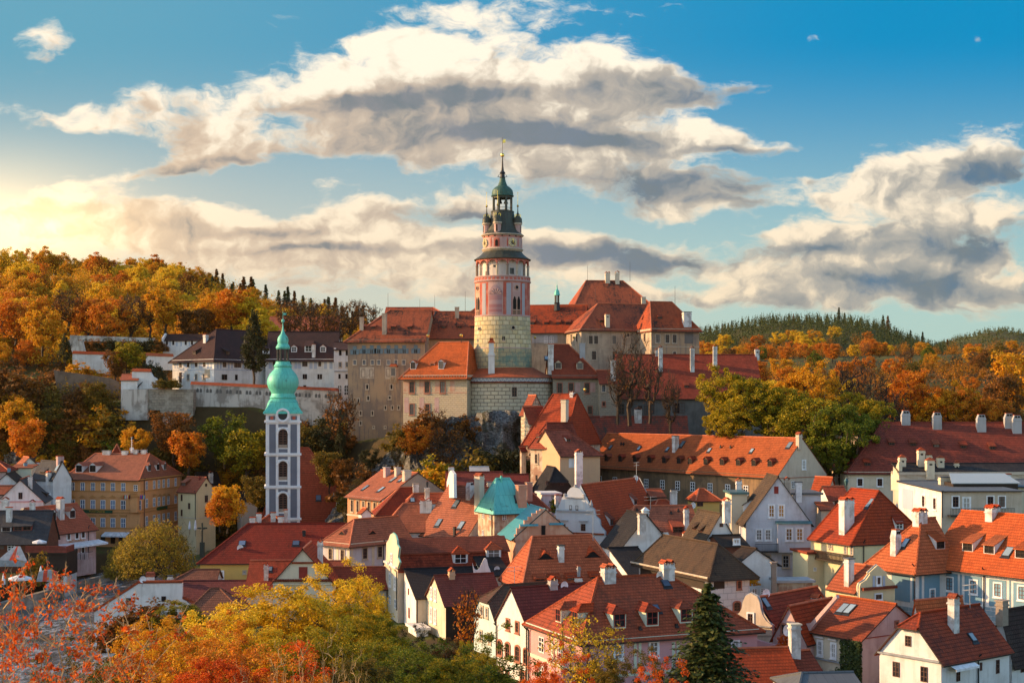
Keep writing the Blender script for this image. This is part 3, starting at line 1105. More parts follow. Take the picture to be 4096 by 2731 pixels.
        o.rotation_euler = (k, 0, rz)
        return s

    def eyebrow(s, pl, px, py, w=2.2, h=.7, roofm=REDT):
        p, rz = s.frame_on(pl, px, py)
        k = s.pitch(pl)
        mb = MB()
        pr = []
        for i in range(13):
            x = -w / 2 + w * i / 12
            z = h * (0.5 + 0.5 * math.cos(2 * math.pi * (i / 12 - .5)))
            pr.append((x, z))
        for i in range(12):
            (x0, z0), (x1, z1) = pr[i], pr[i + 1]
            a, b = z0 / k * 1.5, z1 / k * 1.5
            mb.poly([(x0, -.15, z0 + .03), (x1, -.15, z1 + .03), (x1, b, b * k + .04), (x0, a, a * k + .04)])
            mb.poly([(x0, -.10, -.1), (x1, -.10, -.1), (x1, -.12, z1 * .85), (x0, -.12, z0 * .85)], 1)
            mb.poly([(x0, -.15, z0 * .8), (x1, -.15, z1 * .8), (x1, -.15, z1 + .03), (x0, -.15, z0 + .03)])
        o = mb.build('dormer', [roofm, DARK], s.root)
        o.location = p
        o.rotation_euler = (0, 0, rz)
        return s

    def pipe(s, w, px, y0, y1, r=.07, m_=IRON):
        """rain pipe down a wall"""
        p = s.on(w, px, y0)
        n = s.planes[w][1]
        z1 = s.zat(p, y1)
        mb = MB()
        q = p + n * .12
        mb.tube(p + n * .4 + Vector((0, 0, .25)), q, r, n=6)
        mb.tube(q, (q.x, q.y, z1), r, n=6)
        mb.build('rain_pipe', m_, s.root)
        return s

    def rod(s, pl, px, pyb, pyt, r=.03, m_=IRON, ball=0):
        p = s.on('r' + pl, px, pyb)
        zt = s.zat(p, pyt)
        mb = MB()
        mb.tube((p.x, p.y, p.z - .3), (p.x, p.y, zt), r, r * .6, n=5)
        if ball:
            mb.lathe([(0.0, zt - ball), (ball * .7, zt - ball * .7), (ball, zt), (ball * .7, zt + ball * .7), (0.0, zt + ball)], 10, (p.x, p.y), mi=1)
        mb.build('finial' if ball else 'lightning_rod', [m_, GOLD], s.root)
        return s

    def dish(s, pl, px, py, r=.45, up=1.0, m_=FWHITE):
        p = s.on('r' + pl if ('r' + pl) in s.planes else pl, px, py)
        mb = MB()
        mb.tube((0, 0, -up), (0, 0, .05), .035, n=5, mi=1)
        for i in range(14):
            a, b = 2 * math.pi * i / 14, 2 * math.pi * (i + 1) / 14
            c0, c1 = Vector((r * math.cos(a), -.20, r * math.sin(a))), Vector((r * math.cos(b), -.20, r * math.sin(b)))
            mb.poly([c0, c1, (0, -.05, 0)])
            mb.poly([c1, c0, (0, -.02, 0)])
        mb.tube((0, -.1, -r * .7), (0, -.6, -.05), .02, n=4, mi=1)
        o = mb.build('satellite_dish', [m_, FGREY], s.root)
        o.location = (p.x, p.y, p.z)
        o.rotation_euler = (0, 0, -math.atan2(s.s, s.c) + .5)
        return s

    def antenna(s, pl, px, pyb, pyt):
        p = s.on('r' + pl, px, pyb)
        zt = s.zat(p, pyt)
        mb = MB()
        mb.tube((p.x, p.y, p.z - .3), (p.x, p.y, zt), .04, n=5)
        for q, zz in enumerate((zt - .1, zt - .55)):
            mb.tube((p.x - .9, p.y, zz), (p.x + .9, p.y, zz + .1), .025, n=4)
            for i in range(9):
                x = p.x - .85 + i * .21
                mb.tube((x, p.y - .25, zz + .05), (x, p.y + .25, zz + .05), .014, n=4)
        mb.build('antenna', FGREY, s.root)
        return s


# ---------------------------------------------------------------- plants
def leaf_mesh(name, c, n, s_, mats):
    """c (k,3) leaf centres, n (k,3) normals, s_ (k,) sizes -> mesh of k small leaves"""
    k = len(c)
    rng = np.random.default_rng(len(name) + k)
    r = rng.normal(size=(k, 3))
    a = np.cross(n, r)
    a /= np.linalg.norm(a, axis=1, keepdims=True) + 1e-9
    b = np.cross(n, a)
    a = a * s_[:, None]
    b = b * (s_ * 0.62)[:, None]
    v = np.empty((k, 4, 3), dtype=np.float32)
    v[:, 0], v[:, 1], v[:, 2], v[:, 3] = c + a, c + b, c - a, c - b
    v[:, 1] += n * (s_ * .2)[:, None]
    me = bpy.data.meshes.new(name)
    me.vertices.add(4 * k)
    me.vertices.foreach_set('co', v.ravel())
    me.loops.add(4 * k)
    me.loops.foreach_set('vertex_index', np.arange(4 * k, dtype=np.int32))
    me.polygons.add(k)
    me.polygons.foreach_set('loop_start', np.arange(0, 4 * k, 4, dtype=np.int32))
    me.polygons.foreach_set('loop_total', np.full(k, 4, dtype=np.int32))
    for m_ in (mats if isinstance(mats, (list, tuple)) else [mats]):
        me.materials.append(m_)
    me.update(calc_edges=True)
    return me


def unit(a):
    return a / (np.linalg.norm(a, axis=-1, keepdims=True) + 1e-9)


BARK = plain('bark', (0.055, 0.038, 0.026), 0.9, var=.3)
BARKG = plain('bark_grey', (0.13, 0.10, 0.075), 0.9, var=.3)
BARKLIT = plain('bark_pale_sunlit', (0.42, 0.27, 0.13), 0.9, var=.2)  # pale bark with sunlight put into its colour


def make_tree(seed, H, R, n=150, per=40, leaf=.3, clump=.8, base=.25, shape='round', trunk=.22, lean=0.0, twigs=0, wild=.25, fill=.55, rmin=.02, mb_sides=5):
    """tree template: branches grown towards points spread through the crown, leaves bunched round their ends"""
    rng = np.random.default_rng(seed)
    pts = []
    lob = rng.normal(size=(9, 3))
    lob = unit(lob)
    lobk = rng.uniform(-wild, wild, 9)
    while len(pts) < n:
        d = unit(rng.normal(size=3))
        r = rng.uniform(fill ** 3, 1) ** (1 / 3)
        k = 1 + sum(lobk[i] * max(0, d @ lob[i]) ** 3 for i in range(9))
        p = d * r * k
        z = p[2] * .5 + .5
        if shape == 'round':
            q = np.array([p[0] * R, p[1] * R, H * (base + (1 - base) * z)])
        elif shape == 'vase':
            f = .35 + .75 * z
            q = np.array([p[0] * R * f, p[1] * R * f, H * (base + (1 - base) * z)])
        elif shape == 'cone':
            f = 1.25 - 1.0 * z
            q = np.array([p[0] * R * f, p[1] * R * f, H * (base + (1 - base) * z)])
        else:  # mound
            q = np.array([p[0] * R, p[1] * R, H * max(.03, abs(p[2]))])
        pts.append(q)
    pts = np.array(pts)
    zb = H * base
    nodes = [np.array([0, 0, H * t]) + np.array([lean * H * t * t, 0, 0]) + (rng.normal(size=3) * R * .03 if t > 0 else 0) * np.array([1, 1, 0]) for t in np.linspace(0, .72 if shape != 'mound' else .15, 8)]
    par = [-1] + list(range(7))
    order = np.argsort(np.linalg.norm(pts - np.array([0, 0, zb]), axis=1))
    tips = []
    for i in order:
        t = pts[i]
        A = np.array(nodes)
        dv = t - A
        ds = np.linalg.norm(dv, axis=1)
        cost = ds + np.where(A[:, 2] > t[2] - .15 * ds, ds * .9, 0) + .12 * np.linalg.norm(A - np.array([0, 0, zb]), axis=1) * 0
        j = int(np.argmin(cost))
        L = ds[j]
        prev = j
        m_ = max(1, min(3, int(L / (R * .22))))
        for q in range(1, m_ + 1):
            f = q / m_
            p = nodes[j] * (1 - f) + t * f
            if q < m_:
                p = p + rng.normal(size=3) * L * .08 + np.array([0, 0, L * .10 * math.sin(math.pi * f)])
            nodes.append(p)
            par.append(prev)
            prev = len(nodes) - 1
        tips.append(prev)
    N_ = len(nodes)
    wgt = np.zeros(N_)
    for t in tips:
        wgt[t] += 1
    for i in range(N_ - 1, 0, -1):
        wgt[par[i]] += wgt[i]
    rr = np.maximum(trunk * (np.maximum(wgt, .3) / wgt[0]) ** .5, rmin)
    mb = MB()
    for i in range(1, N_):
        mb.tube(nodes[par[i]], nodes[i], rr[par[i]] if par[i] > 0 or i < 8 else rr[i], rr[i], n=mb_sides if rr[i] > rmin * 2.5 else 3)
    for t in tips:
        for _ in range(twigs):
            a = np.array(nodes[t])
            out = unit(a - np.array([0, 0, zb]))
            d = unit(out + rng.normal(size=3) * .6 + np.array([0, 0, .5]))
            L = clump * rng.uniform(.7, 1.6)
            b = a + d * L
            mb.tube(a, b, rmin, rmin * .5, n=3)
            for _ in range(2):
                f = rng.uniform(.3, .9)
                c_ = a + d * L * f
                mb.tube(c_, c_ + unit(d + rng.normal(size=3) * .7) * L * .5, rmin * .7, rmin * .4, n=3)
    tm = mb.mesh('trunk', BARK)
    cm = None
    if per:
        T = np.array([nodes[t] for t in tips])
        m_ = rng.poisson(per, len(T)).clip(1)
        c = np.repeat(T, m_, axis=0)
        cl = clump * rng.uniform(.6, 1.3, len(T))
        off = rng.normal(size=c.shape)
        off = unit(off) * (rng.uniform(0, 1, (len(c), 1)) ** .45) * np.repeat(cl, m_)[:, None]
        off[:, 2] *= .75
        c = c + off
        c[:, 2] = np.maximum(c[:, 2], .05)
        outw = unit(c - np.array([0, 0, H * (base + .25)]))
        nn = unit(outw * .5 + rng.normal(size=c.shape) * .7 + np.array([0, 0, .35]))
        cm = leaf_mesh('crown', c, nn, leaf * rng.uniform(.6, 1.25, len(c)), MATS['leaf_orange'])
    return tm, cm, H


def make_conifer(seed, H, R, tiers=14, arms=9, leaf=.35, trunk=.2, dense=7, droop=.25):
    rng = np.random.default_rng(seed)
    mb = MB()
    mb.tube((0, 0, 0), (0, 0, H * .98), trunk, .02, n=6)
    c, nn, sz = [], [], []
    for t in range(tiers):
        f = t / (tiers - 1)
        z = H * (.06 + .92 * f)
        r = R * (1 - f) ** .85 * rng.uniform(.85, 1.1) + R * .03
        k = max(4, int(arms * (1 - .45 * f)))
        z0 = z
        for a in range(k):
            z = z0 + rng.uniform(-.5, .5) * H * .9 / tiers
            an = 2 * math.pi * (a + rng.uniform(-.3, .3)) / k + t * 1.7
            rr = r * rng.uniform(.6, 1.22)
            d = np.array([math.cos(an), math.sin(an), 0])
            tip = d * rr + np.array([0, 0, z - rr * droop])
            mb.tube((0, 0, z), tip, max(.012, trunk * .16 * (1 - f * .6)), .01, n=3)
            m_ = max(3, int(dense * (rr / R + .3)))
            for q in range(m_):
                g = (q + 1) / m_
                p0 = np.array([0, 0, z]) * (1 - g) + tip * g
                w = .30 * rr * (1 - g * .55) + leaf * .4
                for _ in range(4):
                    side = np.cross(d, [0, 0, 1]) * rng.uniform(-w, w)
                    p = p0 + side + np.array([0, 0, rng.uniform(-.35, .12) * leaf * 1.5]) + d * rng.normal() * leaf * .4
                    c.append(p)
                    nn.append(unit(np.array([0, 0, 1.0]) + d * .5 + rng.normal(size=3) * .45))
                    sz.append(leaf * rng.uniform(.6, 1.2))
    tm = mb.mesh('trunk', BARK)
    cm = leaf_mesh('crown', np.array(c), np.array(nn), np.array(sz), MATS['leaf_orange'])
    return tm, cm, H


def put_tree(tpl, loc, h, rz, lm, name, label, cat='tree', group=None, wide=1.0, bark=None, parts=True):
    tm, cm, H = tpl
    k = h / H
    r = tag(empty(name, loc, rz), label, cat, group)
    r.scale = (k * wide, k * wide, k)
    if tm is not None:
        t = bpy.data.objects.new('trunk', tm)
        COL.objects.link(t)
        t.parent = r
        if bark:
            t.material_slots[0].link = 'OBJECT'
            t.material_slots[0].material = bark
    if cm is not None:
        c = bpy.data.objects.new('crown', cm)
        COL.objects.link(c)
        c.parent = r
        c.material_slots[0].link = 'OBJECT'
        c.material_slots[0].material = lm
    return r

# ---------------------------------------------------------------- ground, river, cliff
def sm(a, b, t):
    t = np.clip((t - a) / (b - a), 0, 1)
    return t * t * (3 - 2 * t)


def ground_z(x, y):
    x, y = np.asarray(x, float), np.asarray(y, float)
    t = x / np.maximum(y, 1)
    px = HX + t * F
    z = np.full(x.shape, 4.0)
    z = z + 8.5 * sm(205, 262, y) * sm(-4, 24, x)
    z = np.maximum(z, 4 + 14 * sm(62, 15, y))
    xs = [-400, -130, -60, -40, -25, 8, 16, 30, 60, 120, 400]
    y0 = np.interp(x, xs, [303, 303, 303, 294, 272, 270, 278, 286, 292, 300, 300])
    Hc = np.interp(x, [-400, -130, -60, -35, -22, 8, 20, 60, 120, 400], [33, 33, 32.5, 24, 26, 28, 24, 21, 19, 18])
    z = z + (Hc - z) * sm(y0, y0 + 19, y)
    # far relief: height of the ground at a few distances, by bearing
    ridge = Z(np.interp(px, [-2400, -600, 0, 300, 700, 1000, 1250, 1450, 1700, 2100, 2700, 3300, 5200], [930, 940, 985, 1005, 1045, 1120, 1195, 1255, 1330, 1400, 1480, 1500, 1480]) + 120, 620)
    far1 = Z(np.interp(px, [-2400, 1400, 2000, 2600, 2700, 2800, 2900, 3000, 3080, 3200, 3400, 3480, 3560, 3640, 3700, 3780, 4000, 4400, 6500], [1380, 1390, 1400, 1395, 1376, 1350, 1332, 1312, 1299, 1297, 1302, 1316, 1342, 1378, 1402, 1428, 1440, 1420, 1400]), 1450)
    far2 = Z(np.interp(px, [-2400, 2600, 3000, 3600, 3720, 3850, 3960, 4020, 4120, 4300, 6500], [1400, 1400, 1400, 1425, 1405, 1362, 1338, 1333, 1346, 1385, 1400]), 2700)
    mid7 = Z(np.interp(px, [-2400, 900, 1800, 2700, 3400, 4096, 6500], [1150, 1180, 1380, 1520, 1500, 1470, 1440]), 700)
    mid7 = np.where(px < 1800, ridge + 4, mid7)
    mid10 = Z(np.interp(px, [-2400, 1800, 2700, 3200, 3700, 4096, 6500], [1250, 1330, 1470, 1440, 1425, 1410, 1400]), 1000)
    ks = [345, 420, 620, 760, 1000, 1450, 2700, 9000]
    left = sm(2300, 1500, px)
    k420 = (Hc + 7) * left + (Hc - 1) * (1 - left)
    k620 = ridge * left + np.interp(px, [1800, 2700, 3400, 4100, 6000], [40, 38, 40, 46, 50]) * (1 - left)
    kz = [Hc, k420, k620, mid7, mid10, far1, far2, np.full(x.shape, 60.0)]
    out = z.copy()
    for i in range(len(ks) - 1):
        f = np.clip((y - ks[i]) / (ks[i + 1] - ks[i]), 0, 1)
        seg = (y >= ks[i]) & (y <= ks[i + 1])
        if i >= 2:
            f = f * f * (3 - 2 * f)
        out = np.where(seg, kz[i] * (1 - f) + kz[i + 1] * f, out)
    out = np.where(y > ks[-1], 60.0, out)
    # the river bed
    cx = np.interp(y, [0, 100, 185, 230, 262, 285, 400], [-54, -58, -62, -66, -70, -66, -66])
    w = np.interp(y, [0, 150, 230, 262, 292], [16, 14, 12, 8, 5])
    riv = sm(w + 2.5, w - 1.0, np.abs(x - cx)) * sm(300, 288, y)
    out = out * (1 - riv) + (-2.0) * riv
    return out


def build_ground():
    ds = np.concatenate([np.geomspace(3, 60, 18)[:-1], np.linspace(60, 345, 150), np.geomspace(350, 3400, 100)])
    ang = np.concatenate([np.linspace(-76, -26, 60)[:-1], np.linspace(-26, 26, 240), np.linspace(26, 76, 60)[1:]])
    tx = np.tan(np.radians(ang))
    Y, T = np.meshgrid(ds, tx, indexing='ij')
    X = np.clip(Y * T, -1850, 1850)
    Zg = ground_z(X, Y)
    rng = np.random.default_rng(4)
    Zg += rng.normal(size=Zg.shape) * np.clip((Y - 300) / 2500, 0, 1) * 1.5
    v = np.stack([X, Y, Zg], -1).reshape(-1, 3)
    nr, nc = Y.shape
    idx = np.arange(nr * nc).reshape(nr, nc)
    q = np.stack([idx[:-1, :-1], idx[:-1, 1:], idx[1:, 1:], idx[1:, :-1]], -1).reshape(-1, 4)
    me = bpy.data.meshes.new('ground')
    me.from_pydata(v.tolist(), [], q.tolist())
    me.polygons.foreach_set('use_smooth', [True] * len(me.polygons))
    m, N, out = mat('ground')
    tc = N.n.new('ShaderNodeTexCoord')
    p = tc.outputs['Object']
    a = N.noise(p, 0.02, 6.0, 0.6)
    b = N.noise(p, 0.25, 6.0, 0.7)
    c = N.mix(N.mapr(a, 0.42, 0.6), (0.050, 0.060, 0.016), (0.105, 0.12, 0.022))
    c = N.mix(N.mapr(b, 0.40, 0.62), c, (0.075, 0.050, 0.024))
    nz = N.node('ShaderNodeSeparateXYZ', (N.n.new('ShaderNodeNewGeometry').outputs['Normal'],)).outputs[2]
    c = N.mix(N.mapr(nz, 0.93, 0.75), c, N.mix(b, (0.028, 0.020, 0.010), (0.085, 0.058, 0.026)))
    bu = N.node('ShaderNodeBump', {'Strength': 0.6, 'Distance': 0.4, 'Height': b})
    sh = N.node('ShaderNodeBsdfPrincipled', {'Base Color': c, 'Roughness': 0.95, 'Specular IOR Level': 0.1, 'Normal': bu.outputs[0]})
    N.l.new(sh.outputs[0], out.inputs[0])
    me.materials.append(m)
    o = bpy.data.objects.new('ground', me)
    COL.objects.link(o)
    tag(o, kind='structure')


build_ground()


def build_river():
    mb = MB()
    ys = [0, 60, 100, 140, 185, 210, 230, 250, 262, 275, 296]
    for a, b in zip(ys[:-1], ys[1:]):
        def e(y):
            cx = np.interp(y, [0, 100, 185, 230, 262, 285, 400], [-54, -58, -62, -66, -70, -66, -66])
            w = np.interp(y, [0, 150, 230, 262, 292], [16, 14, 12, 8, 5]) + 4
            return cx - w, cx + w
        (l0, r0), (l1, r1) = e(a), e(b)
        mb.poly([(l0, a, .55), (r0, a, .55), (r1, b, .55), (l1, b, .55)])
    m, N, out = mat('water')
    tc = N.n.new('ShaderNodeTexCoord')
    p = N.v('MULTIPLY', tc.outputs['Object'], (1.0, 0.45, 1.0))
    n = N.noise(p, 1.3, 6.0, 0.65)
    n2 = N.noise(p, 0.25, 3.0, 0.5)
    foam_glint = N.m('MULTIPLY', N.mapr(n, 0.40, 0.66), N.mapr(n2, 0.35, 0.6))  # foam patches that also paint in the bright sky reflection
    c = N.mix(foam_glint, (0.07, 0.075, 0.07), (0.55, 0.58, 0.64))
    bu = N.node('ShaderNodeBump', {'Strength': 0.35, 'Distance': 0.2, 'Height': n})
    sh = N.node('ShaderNodeBsdfPrincipled', {'Base Color': c, 'Roughness': 0.08, 'Specular IOR Level': 0.9, 'IOR': 1.45, 'Normal': bu.outputs[0]})
    N.l.new(sh.outputs[0], out.inputs[0])
    o = mb.build('river_water', m)
    tag(o, kind='structure')


build_river()


def rockmat():
    m, N, out = mat('rock')
    tc = N.n.new('ShaderNodeTexCoord')
    p = tc.outputs['Object']
    n = N.noise(N.v('MULTIPLY', p, (1, 1, 1.8)), 0.45, 8.0, 0.68)
    f = N.noise(N.v('MULTIPLY', p, (1.0, 1.0, 2.6)), 1.6, 6.0, 0.7)
    moss = N.noise(p, 0.30, 5.0, 0.6)
    c = N.mix(N.mapr(f, 0.38, 0.60), (0.045, 0.042, 0.040), (0.30, 0.29, 0.27))
    c = N.mix(N.mapr(n, 0.52, 0.66), c, (0.09, 0.085, 0.08))
    c = N.mix(N.m('MULTIPLY', N.mapr(moss, 0.50, 0.60), 0.9), c, (0.040, 0.038, 0.014))
    bu = N.node('ShaderNodeBump', {'Strength': 1.0, 'Distance': 0.8, 'Height': f})
    sh = N.node('ShaderNodeBsdfPrincipled', {'Base Color': c, 'Roughness': 0.9, 'Normal': bu.outputs[0]})
    N.l.new(sh.outputs[0], out.inputs[0])
    return m


ROCK = rockmat()


def rock_sheet(x0, x1, top, bot, Dt, Db, seed, name='cliff', thick=6.0, jag=1.8):
    """rock face: leaning sheet of broken facets with a body behind it"""
    rng = np.random.default_rng(seed)
    nx, nz = 46, 30
    g = np.zeros((nz, nx))
    for o in range(5):
        k = 2 ** o
        cn = rng.normal(size=(3 + 2 * k, 3 + 3 * k))
        yy = np.linspace(0, cn.shape[0] - 1.001, nz)
        xx = np.linspace(0, cn.shape[1] - 1.001, nx)
        iy, ix = yy.astype(int), xx.astype(int)
        fy, fx = (yy - iy)[:, None], (xx - ix)[None]
        a = cn[iy][:, ix] * (1 - fy) * (1 - fx) + cn[iy][:, ix + 1] * (1 - fy) * fx + cn[iy + 1][:, ix] * fy * (1 - fx) + cn[iy + 1][:, ix + 1] * fy * fx
        g += a / (k ** .8)
    mb = MB()
    pts = []
    tx = np.interp
    for j in range(nz):
        row = []
        for i in range(nx):
            px = x0 + (x1 - x0) * i / (nx - 1)
            f = j / (nz - 1)
            yt = np.interp(px, *zip(*top))
            yb = np.interp(px, *zip(*bot))
            edge = min(1, i / 5, (nx - 1 - i) / 5)
            D = Dt + (Db - Dt) * f + g[j, i] * jag + (1 - edge) * thick
            row.append(P(px, yt + (yb - yt) * f + rng.normal() * 2, D))
        pts.append(row)
    for j in range(nz - 1):
        for i in range(nx - 1):
            mb.poly([pts[j][i], pts[j + 1][i], pts[j + 1][i + 1]])
            mb.poly([pts[j][i], pts[j + 1][i + 1], pts[j][i + 1]])
    for i in range(nx - 1):
        a, b = pts[0][i], pts[0][i + 1]
        mb.poly([a, b, b + Vector((0, thick, -.5)), a + Vector((0, thick, -.5))])
    o = mb.build(name, ROCK)
    return tag(o, kind='structure')


rock_sheet(1300, 1660, [(1300, 2050), (1400, 1990), (1480, 1880), (1560, 1800), (1620, 1760), (1660, 1740)], [(1300, 2140), (1660, 2080)], 281, 264, 1)
rock_sheet(1600, 1960, [(1600, 1775), (1650, 1730), (1720, 1700), (1800, 1668), (1960, 1655)], [(1600, 2090), (1960, 2080)], 279, 262, 2)
rock_sheet(1900, 2180, [(1900, 1650), (2000, 1642), (2180, 1648)], [(1900, 2080), (2180, 2060)], 276, 264, 3)
rock_sheet(0, 180, [(0, 1830), (60, 1800), (110, 1790), (180, 1850)], [(0, 1960), (180, 1960)], 312, 304, 5, jag=1.0)

# ---------------------------------------------------------------- castle
def curved(mb, cx, cy, r, a0, a1, z0, z1, pr, mi=0, n=6, arch=False):
    """panel bent round a cylinder; angles from the viewer's side, + to the right"""
    prev = None
    for i in range(n + 1):
        f = i / n
        a = a0 + (a1 - a0) * f
        zt = z1
        if arch:
            zt = z1 - (z1 - z0) * .22 * (1 - math.sin(math.pi * f))
        o = Vector((cx + (r + pr) * math.sin(a), cy - (r + pr) * math.cos(a), 0))
        q = Vector((cx + (r - .15) * math.sin(a), cy - (r - .15) * math.cos(a), 0))
        cur = (o, q, zt)
        if prev:
            (o0, q0, t0), (o1, q1, t1) = prev, cur
            up = lambda p, z: (p.x, p.y, z)
            mb.poly([up(o0, z0), up(o1, z0), up(o1, t1), up(o0, t0)], mi)
            mb.poly([up(o0, t0), up(o1, t1), up(q1, t1), up(q0, t0)], mi)
            mb.poly([up(q0, z0), up(q1, z0), up(o1, z0), up(o0, z0)], mi)
            if i == 1:
                mb.poly([up(q0, z0), up(o0, z0), up(o0, t0), up(q0, t0)], mi)
            if i == n:
                mb.poly([up(o1, z0), up(q1, z0), up(q1, t1), up(o1, t1)], mi)
        prev = cur


def castle_tower():
    D = 293.0
    k = D / F
    cx = (2010 - HX) * k
    root = tag(empty('castle_tower', (cx, D, Z(1480, D) - 3)), 'tall round painted castle tower with clock, arcaded gallery and green copper top', 'tower')
    zb = root.location.z
    z = lambda y: Z(y, D) - zb
    L = lambda prof: [(r * k, z(y)) for r, y in prof]

    def part(name, mb, m_, smooth=False, parent=root):
        o = mb.build(name, m_, parent)
        if smooth:
            smooth_shade(o, rad(30))
        return o
    mb = MB(); mb.lathe(L([(119, 1530), (117, 1475), (116, 1396)]), 48); part('masonry', mb, RUSTLOW)
    mb = MB(); mb.lathe(L([(114.5, 1396), (112, 1320), (111, 1269)]), 48); part('masonry', mb, RUSTICA)
    for q in ([(114.2, 1397.5), (115, 1396), (115, 1393), (113, 1391.5)], [(111, 1271), (112.5, 1269), (112.5, 1266), (110, 1264)]):
        mb = MB(); mb.lathe(L(q), 48); part('string_course', mb, FREPINK)
    mb = MB(); mb.lathe(L([(110, 1267), (110, 1135)]), 64); fr = part('fresco_storey', mb, REDFRE)
    R = 110 * k
    an = lambda px: math.asin(max(-1, min(1, (px - 2010) / 110.0)))
    for x0, x1 in ((1931, 1945), (2026, 2045), (2087, 2098)):
        g = MB(); curved(g, 0, 0, R, an(x0), an(x1), z(1264), z(1140), .05); part('wall_panel', g, FREGREY)
    g = MB(); curved(g, 0, 0, R, an(1955), an(2013), z(1266), z(1136), .07); part('niche_frame', g, FREPINK)
    g = MB(); curved(g, 0, 0, R + .07, an(1959), an(2009), z(1263), z(1146), .05, arch=True, n=12); part('niche', g, plaster('niche_red', (0.32, 0.12, 0.12), (0.45, 0.38, 0.38), .8, .4))
    g = MB()
    for q in range(7):
        a = math.pi * (q + .5) / 7
        c0 = Vector((an(1984), z(1186)))
        r0, r1 = .3, 1.25
        a0 = c0.x + math.cos(a) * r0 / R
        a1 = c0.x + math.cos(a) * r1 / R
        p0 = ((R + .14) * math.sin(a0), -(R + .14) * math.cos(a0), c0.y + math.sin(a) * r0)
        p1 = ((R + .14) * math.sin(a1), -(R + .14) * math.cos(a1), c0.y + math.sin(a) * r1)
        g.tube(p0, p1, .05, .2, n=6, caps=True)
    part('shell', g, FREPINK)
    for px in (1912, 2066):
        a = an(px)
        w_ = .085
        f = MB()
        curved(f, 0, 0, R, a - w_ * 2.0, a + w_ * 2.0, z(1266), z(1138), .06)
        f0 = part('bay', f, FREPINK if px > 2000 else FRERED)
        f = MB(); o = MB()
        for sgn in (-1, 1):
            ac = a + sgn * w_
            curved(o, 0, 0, R + .06, ac - .062, ac + .062, z(1264), z(1192), .03, arch=True, n=8)
        curved(f, 0, 0, R + .06, a - .014, a + .014, z(1264), z(1195), .10)
        curved(f, 0, 0, R + .06, a - .16, a + .16, z(1247), z(1244), .10)
        for q in range(9):
            b = a - .15 + q * .0375
            curved(f, 0, 0, R + .06, b - .006, b + .006, z(1264), z(1247), .08, n=1)
        c = Vector(((R + .08) * math.sin(a), -(R + .08) * math.cos(a), z(1157)))
        t = Vector((math.cos(a), math.sin(a), 0))
        nn = Vector((math.sin(a), -math.cos(a), 0))
        ring = [c + t * .42 * math.cos(2 * math.pi * i / 16) + Vector((0, 0, .42 * math.sin(2 * math.pi * i / 16))) for i in range(16)]
        o.prism([p - nn * .05 for p in ring], nn * .12)
        for i in range(16):
            f.tube(ring[i] + nn * .05, ring[(i + 1) % 16] + nn * .05, .10, n=5)
        part('window', o, DARK, parent=f0)
        part('window_frame', f, FRERED, parent=f0)
    # round and square little windows in the rusticated storeys
    for px, y, s_ in ((1920, 1319, .5), (2052, 1316, .55)):
        o = MB(); f = MB()
        a = math.asin((px - 2010) / 112.0)
        r = 112 * k
        c = Vector((r * math.sin(a), -r * math.cos(a), z(y)))
        t = Vector((math.cos(a), math.sin(a), 0)); nn = Vector((math.sin(a), -math.cos(a), 0))
        ring = [c + t * s_ * .75 * math.cos(2 * math.pi * i / 14) + Vector((0, 0, s_ * .75 * math.sin(2 * math.pi * i / 14))) for i in range(14)]
        o.prism([p - nn * .1 for p in ring], nn * .2)
        for i in range(14):
            f.tube(ring[i] + nn * .1, ring[(i + 1) % 14] + nn * .1, .09, n=5)
        part('window_frame', f, FSAND, parent=part('window', o, DARK))
    for px, y, w_, h_ in ((2015, 1358, .045, .8), (1964, 1374, .025, .8)):
        o = MB(); f = MB()
        a = math.asin((px - 2010) / 113.0)
        curved(o, 0, 0, 113 * k, a - w_, a + w_, z(y) - h_ * .5, z(y) + h_ * .5, .08, n=2)
        curved(f, 0, 0, 113 * k, a - w_ * 1.4, a + w_ * 1.4, z(y) - h_ * .5 - .2, z(y) - h_ * .5, .16, n=2)
        curved(f, 0, 0, 113 * k, a - .006, a + .006, z(y) - h_ * .5, z(y) + h_ * .5, .12, n=1)
        part('window_frame', f, FSAND, parent=part('window', o, DARK))
    # gallery
    mb = MB(); mb.lathe(L([(110, 1135), (114, 1132), (115, 1129), (112, 1127), (110, 1115), (112, 1113), (111, 1110), (84, 1110)]), 64, cap=False)
    part('balustrade', mb, FREPINK)
    g = MB()
    for i in range(40):
        a = 2 * math.pi * i / 40
        curved(g, 0, 0, 110.6 * k, a - .052, a + .052, z(1127.5), z(1115.5), .06, n=3)
    part('baluster_panels', g, REDFRE)
    mb = MB(); mb.lathe(L([(84, 1112), (84, 1040)]), 40); gw = part('gallery_wall', mb, plaster('gallery_white', (0.66, 0.60, 0.54), (0.4, 0.3, 0.25), .4))
    for px, y0, y1, hw in ((2048, 1103, 1079, 9), (1948, 1110, 1090, 7), (1980, 1076, 1067, 6)):
        a = math.asin((px - 2010) / 84.0)
        g = MB(); curved(g, 0, 0, 84 * k, a - hw / 84, a + hw / 84, z(y0), z(y1), .05, n=2); part('window', g, GLASS)
